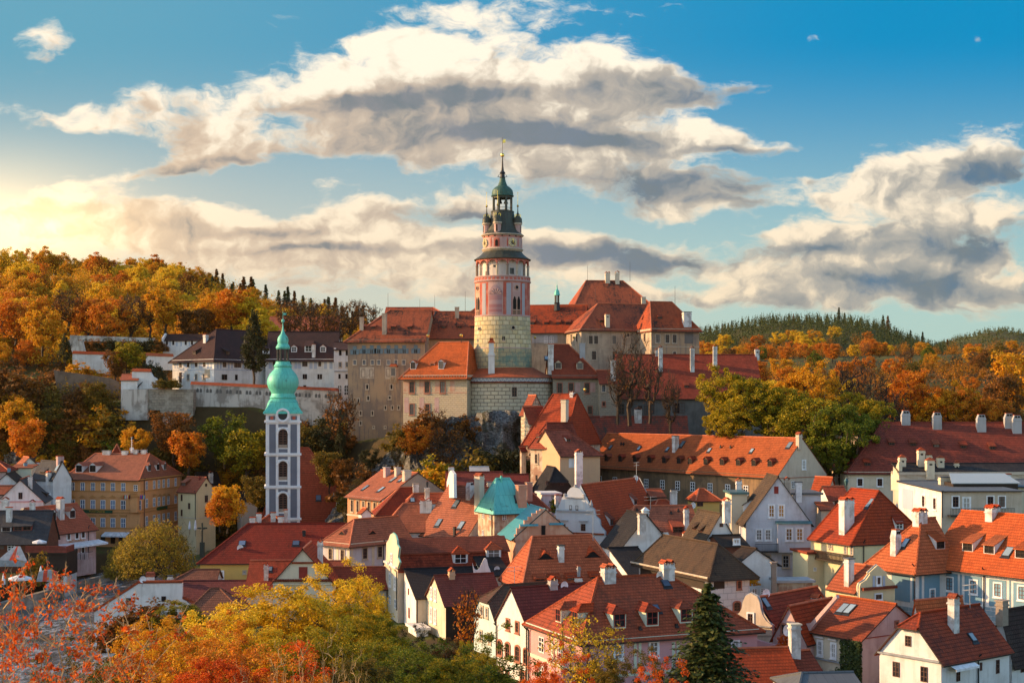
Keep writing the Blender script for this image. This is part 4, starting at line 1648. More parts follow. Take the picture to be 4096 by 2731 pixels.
    for i in range(16):
        a = 2 * math.pi * (i + .5) / 16
        c = MB()
        x_, y_ = 104 * k * math.sin(a), -104 * k * math.cos(a)
        c.lathe([(.34, z(1112)), (.30, z(1110)), (.26, z(1108)), (.23, z(1070)), (.33, z(1068)), (.33, z(1066))], 8, (x_, y_))
        part('column', c, FSAND if i % 2 else plain('column_brown', (0.22, 0.16, 0.12)))
        # arch between two columns
        a2 = 2 * math.pi * (i + 1.5) / 16
        p0 = Vector((104 * k * math.sin(a), -104 * k * math.cos(a), 0)); p1 = Vector((104 * k * math.sin(a2), -104 * k * math.cos(a2), 0))
        n_ = Vector((math.sin((a + a2) / 2), -math.cos((a + a2) / 2), 0))
        w_ = (p1 - p0).length
        zs, zt = z(1067), z(1042)
        q = MB()
        e = (p1 - p0).normalized()
        N_ = 10
        for j in range(N_):
            f0, f1 = j / N_, (j + 1) / N_
            h = lambda f: zs + math.sqrt(max(0, .25 - (f - .5) ** 2)) * 2 * (zt - zs) * .72
            u = lambda f, zz, off: tuple(p0 + e * w_ * f + n_ * off + Vector((0, 0, zz)))
            q.poly([u(f0, h(f0), .18), u(f1, h(f1), .18), u(f1, zt, .18), u(f0, zt, .18)])
            q.poly([u(f1, h(f1), -.18), u(f0, h(f0), -.18), u(f0, zt, -.18), u(f1, zt, -.18)])
            q.poly([u(f0, h(f0), -.18), u(f1, h(f1), -.18), u(f1, h(f1), .18), u(f0, h(f0), .18)])
        part('arch', q, REDFRE)
    mb = MB(); mb.lathe(L([(100, 1044), (113, 1043), (114, 1040)]), 64, cap=False); mb.lathe(L([(114, 1041.5), (112, 1039), (96, 1028), (84, 1018), (76, 1008)]), 20, cap=False)
    part('skirt_roof', mb, COPOLD)
    mb = MB(); mb.lathe(L([(76, 1010), (80, 1006), (84, 1001), (82, 998), (78, 997)]), 48, cap=False); mb.lathe(L([(78, 949), (82, 947), (86, 944), (84, 941)]), 48, cap=False)
    part('cornice', mb, FSAND)
    mb = MB(); mb.lathe(L([(78, 1000), (78, 946)]), 48); part('clock_storey', mb, FREPINK)
    for px, hw in ((1987, 8), (2088, 3)):
        a = math.asin((px - 2010) / 78.0)
        g = MB(); curved(g, 0, 0, 78 * k, a - hw / 78 * 1.3, a + hw / 78 * 1.3, z(994), z(958), .05, n=3); part('wall_panel', g, REDFRE)
    for px in (1965, 1997, 2030, 2072):
        a = math.asin((px - 2010) / 78.0)
        g = MB(); curved(g, 0, 0, 78 * k, a - .03, a + .03, z(992), z(958), .04, n=2); part('wall_panel', g, REDFRE)
    g = MB(); curved(g, 0, 0, 78 * k, -1.4, 1.4, z(955), z(951), .05, n=24)
    part('frieze', g, REDFRE)
    g = MB()
    curved(g, 0, 0, 78 * k + .05, math.asin(-23 / 78) - .07, math.asin(-23 / 78) + .07, z(992), z(966), .04, n=5, arch=True)
    part('window', g, DARK)
    for i in range(7):
        a = -1.15 + i * .38
        g = MB(); curved(g, 0, 0, 78 * k, a - .04, a + .04, z(953.5), z(947.5), .06, n=3); part('window', g, DARK)
    for px in (1942, 2050):
        a = math.asin((px - 2010) / 78.0)
        nn = Vector((math.sin(a), -math.cos(a), 0)); t = Vector((math.cos(a), math.sin(a), 0))
        c = nn * (78 * k + .02) + Vector((0, 0, z(977)))
        disc = lambda r_, n=24: [c + t * r_ * math.cos(2 * math.pi * i / n) + Vector((0, 0, r_ * math.sin(2 * math.pi * i / n))) for i in range(n)]
        f = MB(); f.prism([p - nn * .3 for p in disc(.88)], nn * .45)
        ck = part('clock_face', f, plain('clock_cream', (0.62, 0.50, 0.27), .5))
        f = MB(); f.prism([p + nn * .15 for p in disc(.42)], nn * .03)
        part('clock_centre', f, IRON, parent=ck)
        f = MB()
        for i in range(12):
            b = 2 * math.pi * i / 12
            d_ = t * math.cos(b) + Vector((0, 0, math.sin(b)))
            f.tube(c + nn * .18 + d_ * .58, c + nn * .18 + d_ * .78, .04, n=4)
        part('numerals', f, IRON, parent=ck)
        f = MB()
        up, dr = Vector((0, 0, 1)), (t * .75 - Vector((0, 0, .6))).normalized()
        f.tube(c + nn * .22 - up * .1, c + nn * .22 + up * .82, .05, n=4, caps=True); f.tube(c + nn * .22, c + nn * .22 + dr * .6, .06, n=4, caps=True)
        part('clock_hand', f, GOLD, parent=ck)
    mb = MB(); mb.lathe(L([(86, 944), (83, 941), (68, 926), (58, 905), (51, 880), (46, 852), (47, 848), (46, 846)]), 24)
    part('upper_roof', mb, COPOLD)
    # four corner turrets round the upper roof
    for ax in (-48, -12, 45, 160):
        a = {-48: math.asin(-63 / 66.), -12: math.asin(-19 / 66.), 45: math.asin(61 / 66.), 160: math.pi - math.asin(12 / 66.)}[ax]
        rr = 66 * k
        c = (rr * math.sin(a), -rr * math.cos(a))
        mb = MB(); mb.lathe(L([(14, 940), (14, 904)]), 12, c); tu = part('turret', mb, FREPINK)
        mb = MB(); mb.lathe(L([(15, 904), (18, 901), (18, 896), (15, 895)]), 12, c); part('turret_cornice', mb, FSAND, parent=tu)
        b = MB(); b.lathe(L([(5, 934), (5, 907)]), 6, (c[0] + 10 * k * math.sin(a), c[1] - 10 * k * math.cos(a))); part('turret_window', b, DARK, parent=tu)
        mb = MB(); mb.lathe(L([(18, 896), (17, 888), (17, 880), (13, 874), (8, 868), (7, 862), (3, 856), (2, 848), (1.2, 830)]), 16, c); part('turret_roof', mb, COPOLD, True, tu)
        mb = MB(); mb.lathe(L([(0.3, 834), (3.5, 831), (4.5, 828), (3.5, 825), (.8, 822), (.5, 778), (1.5, 776), (1.5, 774), (0, 772)]), 10, c)
        part('turret_finial', mb, GOLD, parent=tu)
        for s_ in (-1, 1):
            mb = MB()
            for q in range(8):
                b0, b1 = 2 * math.pi * q / 8, 2 * math.pi * (q + 1) / 8
                x_ = c[0] + s_ * 8 * k
                mb.tube((x_ + .2 * math.cos(b0), c[1] - .3, z(868) + .35 * math.sin(b0)), (x_ + .2 * math.cos(b1), c[1] - .3, z(868) + .35 * math.sin(b1)), .07, n=4)
            part('gilded_scroll', mb, GOLD, parent=tu)
    # lantern with bells
    for i in range(8):
        a = 2 * math.pi * (i + .5) / 8
        c = MB()
        c.box((-.19, -.19, z(848)), (.19, .19, z(786)))
        o = part('lantern_post', c, COPOLD)
        o.location = (38 * k * math.sin(a), -38 * k * math.cos(a), 0)
        o.rotation_euler = (0, 0, a)
    mb = MB(); mb.lathe(L([(41, 795), (42, 786), (40, 784)]), 8, a0=math.pi / 8, cap=False); mb.lathe(L([(41, 835), (41, 833)]), 8, a0=math.pi / 8, cap=False); part('lantern_frame', mb, COPOLD)
    mb = MB()
    for x_ in (-.5, .7):
        mb.lathe([(.5, z(815)), (.42, z(812)), (.30, z(805)), (.22, z(800)), (0, z(797))], 12, (x_, 0))
    mb.box((-1.8, -.08, z(797)), (1.8, .08, z(794)))
    part('bell', mb, plain('bronze', (0.06, 0.045, 0.03), .4, .8))
    mb = MB(); mb.lathe(L([(45, 787), (46, 785), (43, 780), (43, 773), (40, 761), (32, 752), (20, 744), (14, 730), (11, 717), (10, 712)]), 24)
    part('cupola', mb, copper('copper_patched', (0.035, 0.085, 0.06), (0.05, 0.17, 0.12), (0.035, 0.035, 0.025)))
    mb = MB(); mb.lathe(L([(11, 713), (12, 711), (9, 709), (9, 697), (12, 693), (10, 690), (6, 684), (3.6, 665), (2, 628)]), 12)
    for s_ in (-1, 1):
        mb.tube((s_ * 9 * k, 0, z(708)), (s_ * 19 * k, 0, z(708)), .06, n=4); mb.tube((s_ * 19 * k, 0, z(708)), (s_ * 12 * k, 0, z(697)), .06, n=4)
    part('spire', mb, IRON)
    mb = MB(); mb.lathe(L([(.5, 629), (6, 627), (7.5, 624), (7.5, 618), (6, 615), (.6, 613)]), 14); part('gilded_ball', mb, GOLD, True)
    mb = MB(); mb.tube((0, 0, z(614)), (0, 0, z(550)), .05, n=5); part('flag_pole', mb, IRON)
    mb = MB()
    pts = [(1, 560), (12, 557), (14, 560), (10, 563), (15, 566), (11, 568), (13, 571), (1, 573)]
    mb.prism([(a * k, -.04, z(y)) for a, y in pts], (0, .08, 0)); part('weather_vane', mb, GOLD)


castle_tower()


def round_bastion():
    """round painted wall the tower stands in, with its own tiled ring roof"""
    D = 293.0
    k = D / F
    cx = (2020 - HX) * k
    root = tag(empty('castle_bastion', (cx, D, 22)), 'round castle wall painted with diamond blocks under a red ring roof below the tower', 'bastion')
    z = lambda y: Z(y, 283) - 22
    R = 200 * k
    mb = MB(); mb.lathe([(R, z(1760)), (R, z(1528))], 64); mb.build('wall', DIAMOND, root)
    mb = MB(); mb.lathe([(R - .1, z(1532)), (R - .1, z(1506))], 64); mb.build('painted_band', GREYBL, root)
    mb = MB()
    for i in range(38):
        a0 = -1.5 + i * 3 / 38
        for q in range(6):
            f0, f1 = q / 6, (q + 1) / 6
            p = lambda f: ((R + .02) * math.sin(a0 + f * 3 / 38), -(R + .02) * math.cos(a0 + f * 3 / 38), z(1512) - .62 * math.sin(math.pi * f))
            mb.tube(p(f0), p(f1), .09, n=4)
    mb.build('painted_scallops', WHITE, root)
    mb = MB(); mb.lathe([(R - .2, z(1532.5)), (R + .4, z(1530)), (R + .5, z(1528.5)), (R - .1, z(1525))], 64, cap=False); mb.build('tiled_ledge', REDT, root)
    mb = MB(); mb.lathe([(R - .4, z(1507)), (R + .55, z(1509)), (R + .55, z(1507.5)), (R * .8, z(1490)), (115 * k, z(1466))], 64, cap=False); mb.build('roof', REDB, root)
    for px, y, s_ in ((1850, 1565, .8), (2057, 1567, .95), (2193, 1598, .4)):
        a = math.asin((px - 2020) / 200.0)
        add_window(root, ((R + .03) * math.sin(a), -(R + .03) * math.cos(a), z(y)), a, s_ * 1.05, s_ * 2, 'sand' if s_ > .5 else 'red')
    # chimney in front of the tower
    c = MB(); c.box((-.62, -.5, 0), (.62, .5, 4.6)); c.box((-.75, -.62, 4.0), (.75, .62, 4.3)); c.box((-.5, -.42, 4.6), (.5, .42, 6.6))
    o = c.build('chimney', WHITE, root)
    a = math.asin((1968 - 2020) / 160.)
    o.location = (160 * k * math.sin(a), -160 * k * math.cos(a), z(1502))
    c = MB(); c.hexa([(-.75, -.6, 6.6), (.75, -.6, 6.6), (.75, .6, 6.6), (-.75, .6, 6.6)], [(-.4, -.3, 7.1), (.4, -.3, 7.1), (.4, .3, 7.1), (-.4, .3, 7.1)]); c.box((-.38, -.3, 7.1), (.38, .3, 7.6)); c.build('chimney_cap', REDB, o)


round_bastion()

h = House('castle_wing', 'castle wing with bright orange hip roof and frescoed wall left of the round tower', 1613, 288, -20, xr=1868, d=13, ye=1498, zb=24, wall=SGRAF, cat='castle wing', cornice=FSAND)
h.roof('x', yr=1369, h0=5.0, h1=2.2, mat_=ORANGE, over=.95)
h.win('F', [1648, 1709, 1771], 1549, 46, .42, 'red').win('F', [1648, 1710], 1637, 42, .42, 'red')
h.band('F', 1569, 4, FRERED, .05, name='painted_band')
for x in (1615, 1677, 1740, 1800):
    h.panel('F', x, x + 20, 1522, 1566, FRERED, .02)
for x in (1617, 1678, 1738):
    h.panel('F', x, x + 18, 1590, 1650, FREPINK, .02)
h.dorm('F', 1652, 1477, 1.2, 1.5, 'gable', WHITE, ORANGE).dorm('F', 1764, 1476, 1.2, 1.6, 'gable', WHITE, ORANGE).dorm('F', 1729, 1461, .9, .5, 'shed', WHITE, ORANGE)
h.rod('F', 1712, 1371, 1343, .06, ball=.35).rod('F', 1845, 1370, 1342, .06, ball=.35)
g = MB()
for i in range(24):
    x = h.W * (i + .5) / 24
    g.hexa([(x - .1, -.25, h.ze - 1.0), (x + .1, -.25, h.ze - 1.0), (x + .1, 0, h.ze - 1.0), (x - .1, 0, h.ze - 1.0)], [(x - .1, -.8, h.ze - .3), (x + .1, -.8, h.ze - .3), (x + .1, 0, h.ze - .3), (x - .1, 0, h.ze - .3)])
g.build('brackets', FSAND, h.root)

h = House('castle_wing', 'castle wing with dark red hip roof and two dormers right of the round tower', 2212, 287, 5, xr=2398, d=13, ye=1498, zb=18, wall=SGRAFD, cat='castle wing', cornice=SGRAFD)
h.roof('x', yr=1377, h1=5.5, mat_=REDT, over=.8)
h.win('F', [2239, 2284, 2348], 1552, 40, .46, 'red')
h.win('F', [2300, 2360], 1640, 30, .5, 'red')
for x in (2312, 2372):
    h.panel('F', x - 11, x + 9, 1530, 1568, FREPINK, .02)
h.chim('F', 2203, 1474, 1378, 1.15, .9, WHITE, 'flat', WHITE).dorm('F', 2233, 1475, 1.3, 1.3, 'gable', CREAM, REDT).dorm('F', 2320, 1476, 1.3, 1.3, 'gable', CREAM, REDT)
h.rod('F', 2140, 1382, 1350, .06, ball=.3).rod('F', 2296, 1377, 1350, .06, ball=.3).chim('F', 2329, 1425, 1372, 1.2, .9, GREYW, 'flat', GREYW)
h.sky('F', 2186, 1432, .7, .9)

h = House('castle_annex', 'narrow castle annex with small red roof next to bare trees', 2400, 285, 5, xr=2466, d=7, ye=1529, zb=17, wall=SGRAFD, cat='annex')
h.roof('x', yr=1480, h0=0, h1=0, mat_=REDT)
h.win('F', [2415], 1553, 26, .5, 'grey').win('F', [2415], 1615, 16, .6, 'red').chim('F', 2453, 1518, 1440, 1.1, .9, WHITE, 'none')

h = House('castle_palace', 'tall brown castle wall dropping down the cliff, small windows, orange roof with chimneys', 1391, 306, -6, xr=1700, d=17, ye=1356, zb=19, wall=CASTLE, cat='castle wing', cornice=CASTLEB)
h.roof('x', yr=1240, h0=7.6, h1=0, mat_=OLDRED, over=.9)
h.win('F', [1419], 1401, 34, .45, 'shut').win('F', [1456, 1487, 1515, 1554, 1585, 1617, 1663], 1398, 34, .46, 'shut')
h.win('F', [1419, 1457, 1490, 1515, 1554, 1584, 1615], 1449, 16, .7, 'grey')
h.panel('F', 1440, 1496, 1468, 1514, FSAND, .06).name = 'window_surround'
h.win('F', [1453, 1485], 1493, 34, .45, 'brown')
h.panel('F', 1541, 1594, 1468, 1516, FSAND, .06).name = 'window_surround'
h.win('F', [1553], 1490, 32, .45, 'brown')
b = MB()
p, q = h.on('F', 1563, 1466), h.on('F', 1588, 1508)
b.box((p.x, -.9, q.z), (q.x, .1, p.z)); b.build('oriel', FSAND, h.root)
b = MB(); b.box((p.x + .25, -.93, q.z + .3), (q.x - .25, -.89, p.z - .3)); b.build('window', GLASS, h.root)
b = MB(); b.hexa([(p.x - .2, -1.2, p.z), (q.x + .2, -1.2, p.z), (q.x + .2, .1, p.z), (p.x - .2, .1, p.z)], [(p.x + .1, -.3, p.z + .6), (q.x - .1, -.3, p.z + .6), (q.x - .1, .1, p.z + .6), (p.x + .1, .1, p.z + .6)]); b.build('oriel_roof', REDB, h.root)
b = MB()
for i in range(4):
    x = p.x + (q.x - p.x) * (i + .5) / 4
    b.hexa([(x - .13, -.2, q.z - 1.3), (x + .13, -.2, q.z - 1.3), (x + .13, 0, q.z - 1.3), (x - .13, 0, q.z - 1.3)], [(x - .13, -.95, q.z), (x + .13, -.95, q.z), (x + .13, 0, q.z), (x - .13, 0, q.z)])
b.build('corbels', FSAND, h.root)
h.win('F', [1469, 1566], 1547, 18, .5, 'slit').win('F', [1473], 1592, 17, .6, 'slit').win('F', [1434], 1601, 14, .5, 'slit').win('F', [1559], 1590, 12, .8, 'slit')
h.win('F', [1542, 1570, 1595], 1630, 14, .5, 'slit').win('F', [1443, 1490], 1652, 16, .45, 'slit').win('F', [1443], 1692, 14, .5, 'slit').win('F', [1495, 1541], 1708, 8, .8, 'slit')
h.chim('F', 1538, 1333, 1253, 1.05, .9, CASTLEB, 'flat', CASTLEB).chim('L', 1447, 1318, 1268, .9, .9, CASTLEB, 'flat', CASTLEB)
for x in (1452, 1492, 1572, 1638):
    h.dorm('F', x, 1315, .9, .55, 'shed', WOODDK, OLDRED)
h.rod('F', 1552, 1245, 1172, .05).rod('F', 1679, 1245, 1195, .04)

h = House('castle_palace', 'long orange castle roof between brown cliff wall and round tower, above a grey wall', 1693, 310, 0, xr=1912, d=14, ye=1346, zb=19, wall=CASTLE, cat='castle wing')
h.roof('x', yr=1246, mat_=OLDRED, over=.6)
for x in (1680 + 5, 1775, 1838, 1890):
    h.dorm('F', x, 1312, .9, .55, 'shed', WOODDK, OLDRED)
h.chim('F', 1828, 1267, 1228, 1.0, .9, CASTLEB, 'flat', CASTLEB)
b = MB(); b.tube((0, 0, h.ze), (2.5, 7, h.ze + h.rise), .18, n=4); b.build('fire_wall_coping', IRON, h.root)
h.rod('F', 1739, 1250, 1180, .05).rod('F', 1861, 1248, 1165, .05)
h = House('castle_palace', 'dark weathered rear castle roof showing above the long orange one', 1540, 322, 0, xr=1790, d=10, ye=1262, zb=22, wall=CASTLE, cat='castle wing')
h.roof('x', yr=1230, h0=0, h1=3.5, mat_=OLDRED)
h = House('castle_palace', 'short orange castle roof touching the left side of the round tower', 1860, 322, 0, xr=1960, d=10, ye=1262, zb=22, wall=CASTLE, cat='castle wing')
h.roof('x', yr=1224, h0=3, h1=0, mat_=OLDRED)

h = House('upper_castle', 'upper castle roof with small green bell turret right of the round tower', 2100, 336, -10, xr=2332, d=14, ye=1322, zb=24, wall=CASTLEB, cat='castle wing')
h.roof('x', yr=1221, mat_=OLDRED, over=.7)
for x in (2130, 2185, 2232, 2272, 2308):
    h.dorm('F', x, 1298, 1.0, .7, 'shed', WOODDK, OLDRED)
h.panel('F', 2128, 2230, 1328, 1372, GREYW, .05)
for x in (2184, 2206):
    h.win('F', x, 1358, 30, .5, 'whitearch')
pp = h.on('rF', 2228, 1238)
t = MB(); zz = lambda y: h.zat(pp, y)
kk = 333 / F
t.lathe([(13 * kk, zz(1243)), (11 * kk, zz(1215)), (13 * kk, zz(1212)), (9 * kk, zz(1210))], 8, (pp.x, pp.y)); tt = t.build('bell_turret', IRON, h.root)
t = MB()
for i in range(6):
    a = 2 * math.pi * i / 6
    t.tube((pp.x + 8 * kk * math.cos(a), pp.y + 8 * kk * math.sin(a), zz(1211)), (pp.x + 8 * kk * math.cos(a), pp.y + 8 * kk * math.sin(a), zz(1180)), .12, n=5)
t.build('turret_post', IRON, tt)
t = MB(); t.lathe([(13 * kk, zz(1181)), (12 * kk, zz(1178)), (10 * kk, zz(1170)), (9 * kk, zz(1164)), (4 * kk, zz(1158)), (2 * kk, zz(1150)), (2.5 * kk, zz(1147)), (2.5 * kk, zz(1143)), (.6 * kk, zz(1139)), (.3 * kk, zz(1118))], 10, (pp.x, pp.y)); t.build('turret_roof', COPPER, tt)

h = House('upper_castle', 'upper castle block with pale ochre walls and paired windows right of the bell turret', 2325, 322, 14, xl=2246, xr=2640, ye=1313, zb=20, wall=CASTLEB, cat='castle wing', cornice=CASTLEB)
h.roof('x', yr=1214, h0=6.5, h1=0, mat_=OLDRED, over=.7)
h.win('F', [2363, 2384], 1359, 32, .5, 'sand').win('F', [2457], 1359, 32, .5, 'sand').win('F', [2376, 2458], 1421, 34, .5, 'sand').win('F', [2512], 1340, 14, .6, 'slit')
h.win('L', [2257, 2286, 2308], 1358, 32, .55, 'sand')
h.band('F', 1384, 3, FSAND, .08)
h.chim('F', 2429, 1305, 1248, 1.1, .9, CREAM, 'pyr').dorm('F', 2406, 1290, 1.0, .6, 'shed', WOODDK, OLDRED)
h = House('upper_castle', 'right end block of the upper castle with weathered red hip roof and big white chimney', 2605, 316, 14, xl=2538, xr=2797, ye=1311, zb=22, wall=CASTLE, walls={'L': CASTLEB}, cat='castle wing', cornice=CASTLEB)
h.roof('x', yr=1206, h0=1.7, h1=4.4, mat_=OLDRED, over=.7)
h.win('F', [2631, 2669, 2698], 1354, 32, .5, 'sand').win('L', [2541, 2579], 1355, 32, .62, 'sand').panel('F', 2738, 2772, 1330, 1373, DKGREY, .03)
h.win('F', [2631, 2698], 1416, 20, .6, 'sand')
h.band('F', 1384, 3, FSAND, .08)
h.chim('F', 2747, 1297, 1247, 2.0, 1.4, WHITE, 'flat', IRON).dorm('F', 2640, 1275, 1.0, .6, 'shed', WOODDK, OLDRED).dorm('L', 2568, 1278, 1.0, .6, 'shed', WOODDK, OLDRED)
h.rod('F', 2700, 1212, 1143, .05)
h = House('upper_castle', 'highest steep castle roof with two ridge chimneys on the upper castle', 2295, 350, 6, xr=2622, d=18, ye=1228, zb=26, wall=CASTLEB, cat='castle wing')
h.roof('x', yr=1122, h0=4.5, h1=6.5, mat_=OLDRED, over=.5)
h.chim('F', 2430, 1128, 1086, 1.3, 1.0, CREAM, 'two').chim('F', 2469, 1132, 1083, 1.1, .9, CREAM, 'hat').chim('F', 2574, 1232, 1188, 1.1, .9, CREAM, 'flat', GREYW)
h.dorm('F', 2525, 1233, 1.2, .7, 'shed', WOODDK, OLDRED)
h.rod('F', 2350, 1125, 1062, .05).rod('F', 2520, 1120, 1047, .05).rod('F', 2381, 1200, 1150, .05)

h = House('castle_brewery', 'long dark red roof over dark grey wall behind bare trees, with three white chimneys', 2440, 298, 0, xr=3050, d=18, ye=1584, zb=18, wall=DKGREY, cat='castle wing')
h.roof('x', yr=1418, h0=2.0, mat_=tiles('roof_brewery', (0.36, 0.058, 0.030), amt=.35), over=.6)
h.win('F', [2485, 2605], 1635, 42, .6, 'brown').win('F', [2708, 2728], 1632, 42, .45, 'brown').win('F', [2830], 1690, 20, .7, 'dark').win('F', [2560, 2586], 1640, 36, .5, 'brown')
h.chim('F', 2642, 1479, 1382, .95, .9, WHITE, 'hat').chim('F', 2769, 1481, 1384, .95, .9, WHITE, 'hat').chim('F', 2860, 1465, 1376, .95, .9, WHITE, 'hat').chim('F', 3028, 1419, 1388, 1.0, .9, WHITE, 'pyr').chim('F', 2626, 1420, 1392, .6, .6, WHITE, 'hat')
h.dorm('F', 2746, 1550, .9, .6, 'shed', WOODDK, REDT).dorm('F', 2855, 1545, .9, .6, 'shed', WOODDK, REDT)
h.rod('F', 2505, 1420, 1350, .04)

# left castle court
h = House('steward_house', 'white castle house with dark hip roof and sundial above the terrace wall', 856, 328, 52, xl=690, xr=1072, ye=1433, zb=Z(1548, 328), wall=WHITE, cat='house', cornice=WHITE)
h.roof('x', yr=1316, h0=7.0, h1=0, mat_=MAROON, over=.8)
h.win('L', [722, 753, 785, 817], 1457, 24, .58, 'brown').win('L', [753, 785, 817], 1508, 22, .55, 'grey').win('L', [722], 1509, 40, .4, 'brown')
h.win('F', [898, 943, 957], 1457, 22, .75, 'brown').win('F', [892, 903, 945], 1508, 22, .6, 'dark')
for w_, xs in (('L', (697, 707, 733, 741, 765, 772, 797, 804, 829, 842)), ('F', (868, 880, 912, 925, 970, 990))):
    for x in xs:
        h.panel(w_, x, x + 6, 1440, 1474, GREYBL, .02)
h.panel('L', 819, 840, 1477, 1511, FSAND, .08).name = 'sundial'
h.band('L', 1476, 3, GREYBL, .06); h.band('F', 1476, 3, GREYBL, .06)
h.chim('L', 823, 1365, 1337, 1.0, 1.0, WHITE, 'flat').dorm('L', 777, 1418, 1.1, 1.0, 'shed', WOODDK, MAROON).dorm('F', 912, 1419, 1.1, 1.0, 'shed', WOODDK, MAROON)
h = House('steward_house', 'long white castle house with dark maroon roof and white dormers behind the green steeple', 1062, 338, 2, xr=1346, d=13, ye=1433, zb=Z(1566, 338), wall=WHITE, cat='house', cornice=WHITE)
h.roof('x', yr=1326, mat_=MAROON, over=.7)
h.win('F', [1097, 1160, 1215, 1224, 1279], 1454, 22, .55, 'brown').win('F', [1215, 1224, 1274, 1284], 1506, 20, .45, 'dark').win('F', [1219], 1547, 14, .9, 'dark')
for x in (1075, 1108, 1128, 1143, 1178, 1192, 1238, 1256, 1296, 1318):
    h.panel('F', x, x + 12, 1438, 1475, GREYBL, .02)
h.dorm('F', 1176, 1408, 1.4, 1.3, 'gable', WHITE, REDT, FWHITE).dorm('F', 1234, 1408, 1.9, 1.6, 'shed', WHITE, MAROON, FWHITE).dorm('F', 1292, 1408, 1.4, 1.3, 'gable', WHITE, REDT, FWHITE).chim('F', 1255, 1424, 1376, .9, .8, WHITE, 'flat').dorm('F', 1064, 1415, 1.6, 1.3, 'shed', WHITE, MAROON, FWHITE)
h = House('castle_gatehouse', 'narrow white three-storey castle house with arched ground floor beside the brown cliff wall', 1337, 327, 5, xr=1394, d=8, ye=1396, zb=Z(1582, 327), wall=WHITE, cat='house')
h.roof('x', yr=1368, mat_=MAROON, over=.4)
h.win('F', [1361, 1388], 1411, 20, .5, 'dark').win('F', [1361, 1388], 1458, 18, .5, 'grey').win('F', [1358, 1386], 1505, 20, .4, 'dark').win('F', [1359, 1385], 1560, 42, .42, 'whitearch')
h.band('F', 1483, 4, FGREY, .2)
h.slabw('L', [(1352, 1560), (1352, 1400), (1340, 1388), (1337, 1392), (1337, 1560)], WHITE, .5)
h = House('garden_house', 'small white garden house with dark roof and grey stripes up the slope', 652, 368, 0, xr=832, d=6, ye=1360, zb=Z(1392, 368), wall=WHITE, cat='house')
h.roof('x', yr=1337, mat_=MAROON, over=.3)
h.win('F', [668, 693, 743, 768], 1371, 17, .5, 'dark')
for x in (655, 678, 705, 722, 755, 785):
    h.panel('F', x, x + 5, 1361, 1384, GREYBL, .02)
h.slabw('L', [(648, 1380), (648, 1352), (660, 1333), (664, 1335), (655, 1358), (655, 1380)], WHITE, .4)


def wall_thing(name, label, pts, D, m_, th=1.2, coping=None, loops=0, cat='wall', n=0):
    """free-standing wall: outline (px, py[, D]) with real thickness, tiled coping along its top"""
    q = [P(p[0], p[1], p[2] if len(p) > 2 else D) for p in pts]
    base = q[0].copy()
    root = tag(empty(name, base), label, cat)
    q = [p - base for p in q]
    mb = MB()
    mb.prism(q, (0, th, 0))
    mb.build('wall', m_, root)
    if coping:
        c = MB()
        for a, b in coping:
            a, b = q[a], q[b]
            c.hexa([a + Vector((0, -.25, .05)), b + Vector((0, -.25, .05)), b + Vector((0, th + .25, .05)), a + Vector((0, th + .25, .05))],
                   [a + Vector((0, th * .4, .75)), b + Vector((0, th * .4, .75)), b + Vector((0, th * .6, .75)), a + Vector((0, th * .6, .75))])
        c.build('coping', REDB, root)
    return root, base


r, b0 = wall_thing('terrace_wall', 'long white terrace wall with red tiled coping and loopholes below the white castle houses',
               [(762, 1538), (1352, 1565), (1352, 1700), (762, 1700)], 320, WALLRUB, 1.4, [(0, 1)])
mb = MB()
for i in range(15):
    for s_ in (-6.5, 6.5):
        x = 797 + i * 39.5 + s_
        y = 1560 + (x - 790) * .046
        c = P(x, y, 320) - b0
        mb.prism([(c.x - .28, -.03, c.z - .45), (c.x + .28, -.03, c.z - .45), (c.x + .28, -.03, c.z + .2), (c.x, -.03, c.z + .5), (c.x - .28, -.03, c.z + .2)], (0, .05, 0))
mb.build('loopholes', plain('loophole_grey', (0.12, 0.11, 0.10)), r)
wall_thing('bastion_wall', 'stepped rubble stone bastion under the vine arbour on the castle slope',
           [(588, 1556), (772, 1556), (772, 1660), (735, 1700), (655, 1700), (640, 1640), (588, 1640)], 317, STONE, 4.0, cat='wall')
wall_thing('buttress_wall', 'pale plastered buttress wall below the small white garden house',
           [(492, 1556), (589, 1556), (590, 1680), (478, 1680)], 316.5, WALLRUB, 4.0, cat='wall')
wall_thing('garden_wall', 'white garden wall with red coping left of the round yellow tree', [(290, 1415), (452, 1420), (452, 1500), (290, 1475)], 346, WHITE, .6, [(0, 1)])
wall_thing('garden_wall', 'white garden wall with red coping between yellow tree and dark-roofed castle house', [(584, 1423), (692, 1427), (692, 1480), (584, 1480)], 346, WHITE, .6, [(0, 1)])
wall_thing('stone_wall', 'rough stone wall stub at the foot of the park trees', [(272, 1358), (330, 1362), (342, 1412), (290, 1412)], 356, WALLRUB, .8, cat='wall')
wall_thing('balustrade_wall', 'pale park balustrade in front of the avenue trees', [(280, 1340), (620, 1352), (620, 1390), (280, 1390)], 372, WALLRUB, .5, cat='wall')
wall_thing('slope_wall', 'old brown retaining wall climbing the left slope', [(215, 1480), (440, 1512), (478, 1530), (478, 1600), (230, 1580)], 324, plaster('wall_slope', (0.20, 0.14, 0.10), (0.10, 0.07, 0.05), .8), .8, cat='wall')
h = House('garden_pavilion', 'tiny white pavilion with black gable roof on the stone bastion', 555, 318.6, 42, xl=492, xr=592, ye=1541, zb=Z(1556, 314), wall=WHITE, cat='house')
h.roof('y', yr=1520, mat_=SLATE, over=.4)
h.win('F', [570], 1547, 9, .7, 'dark').win('L', [518, 534], 1548, 9, .7, 'dark')
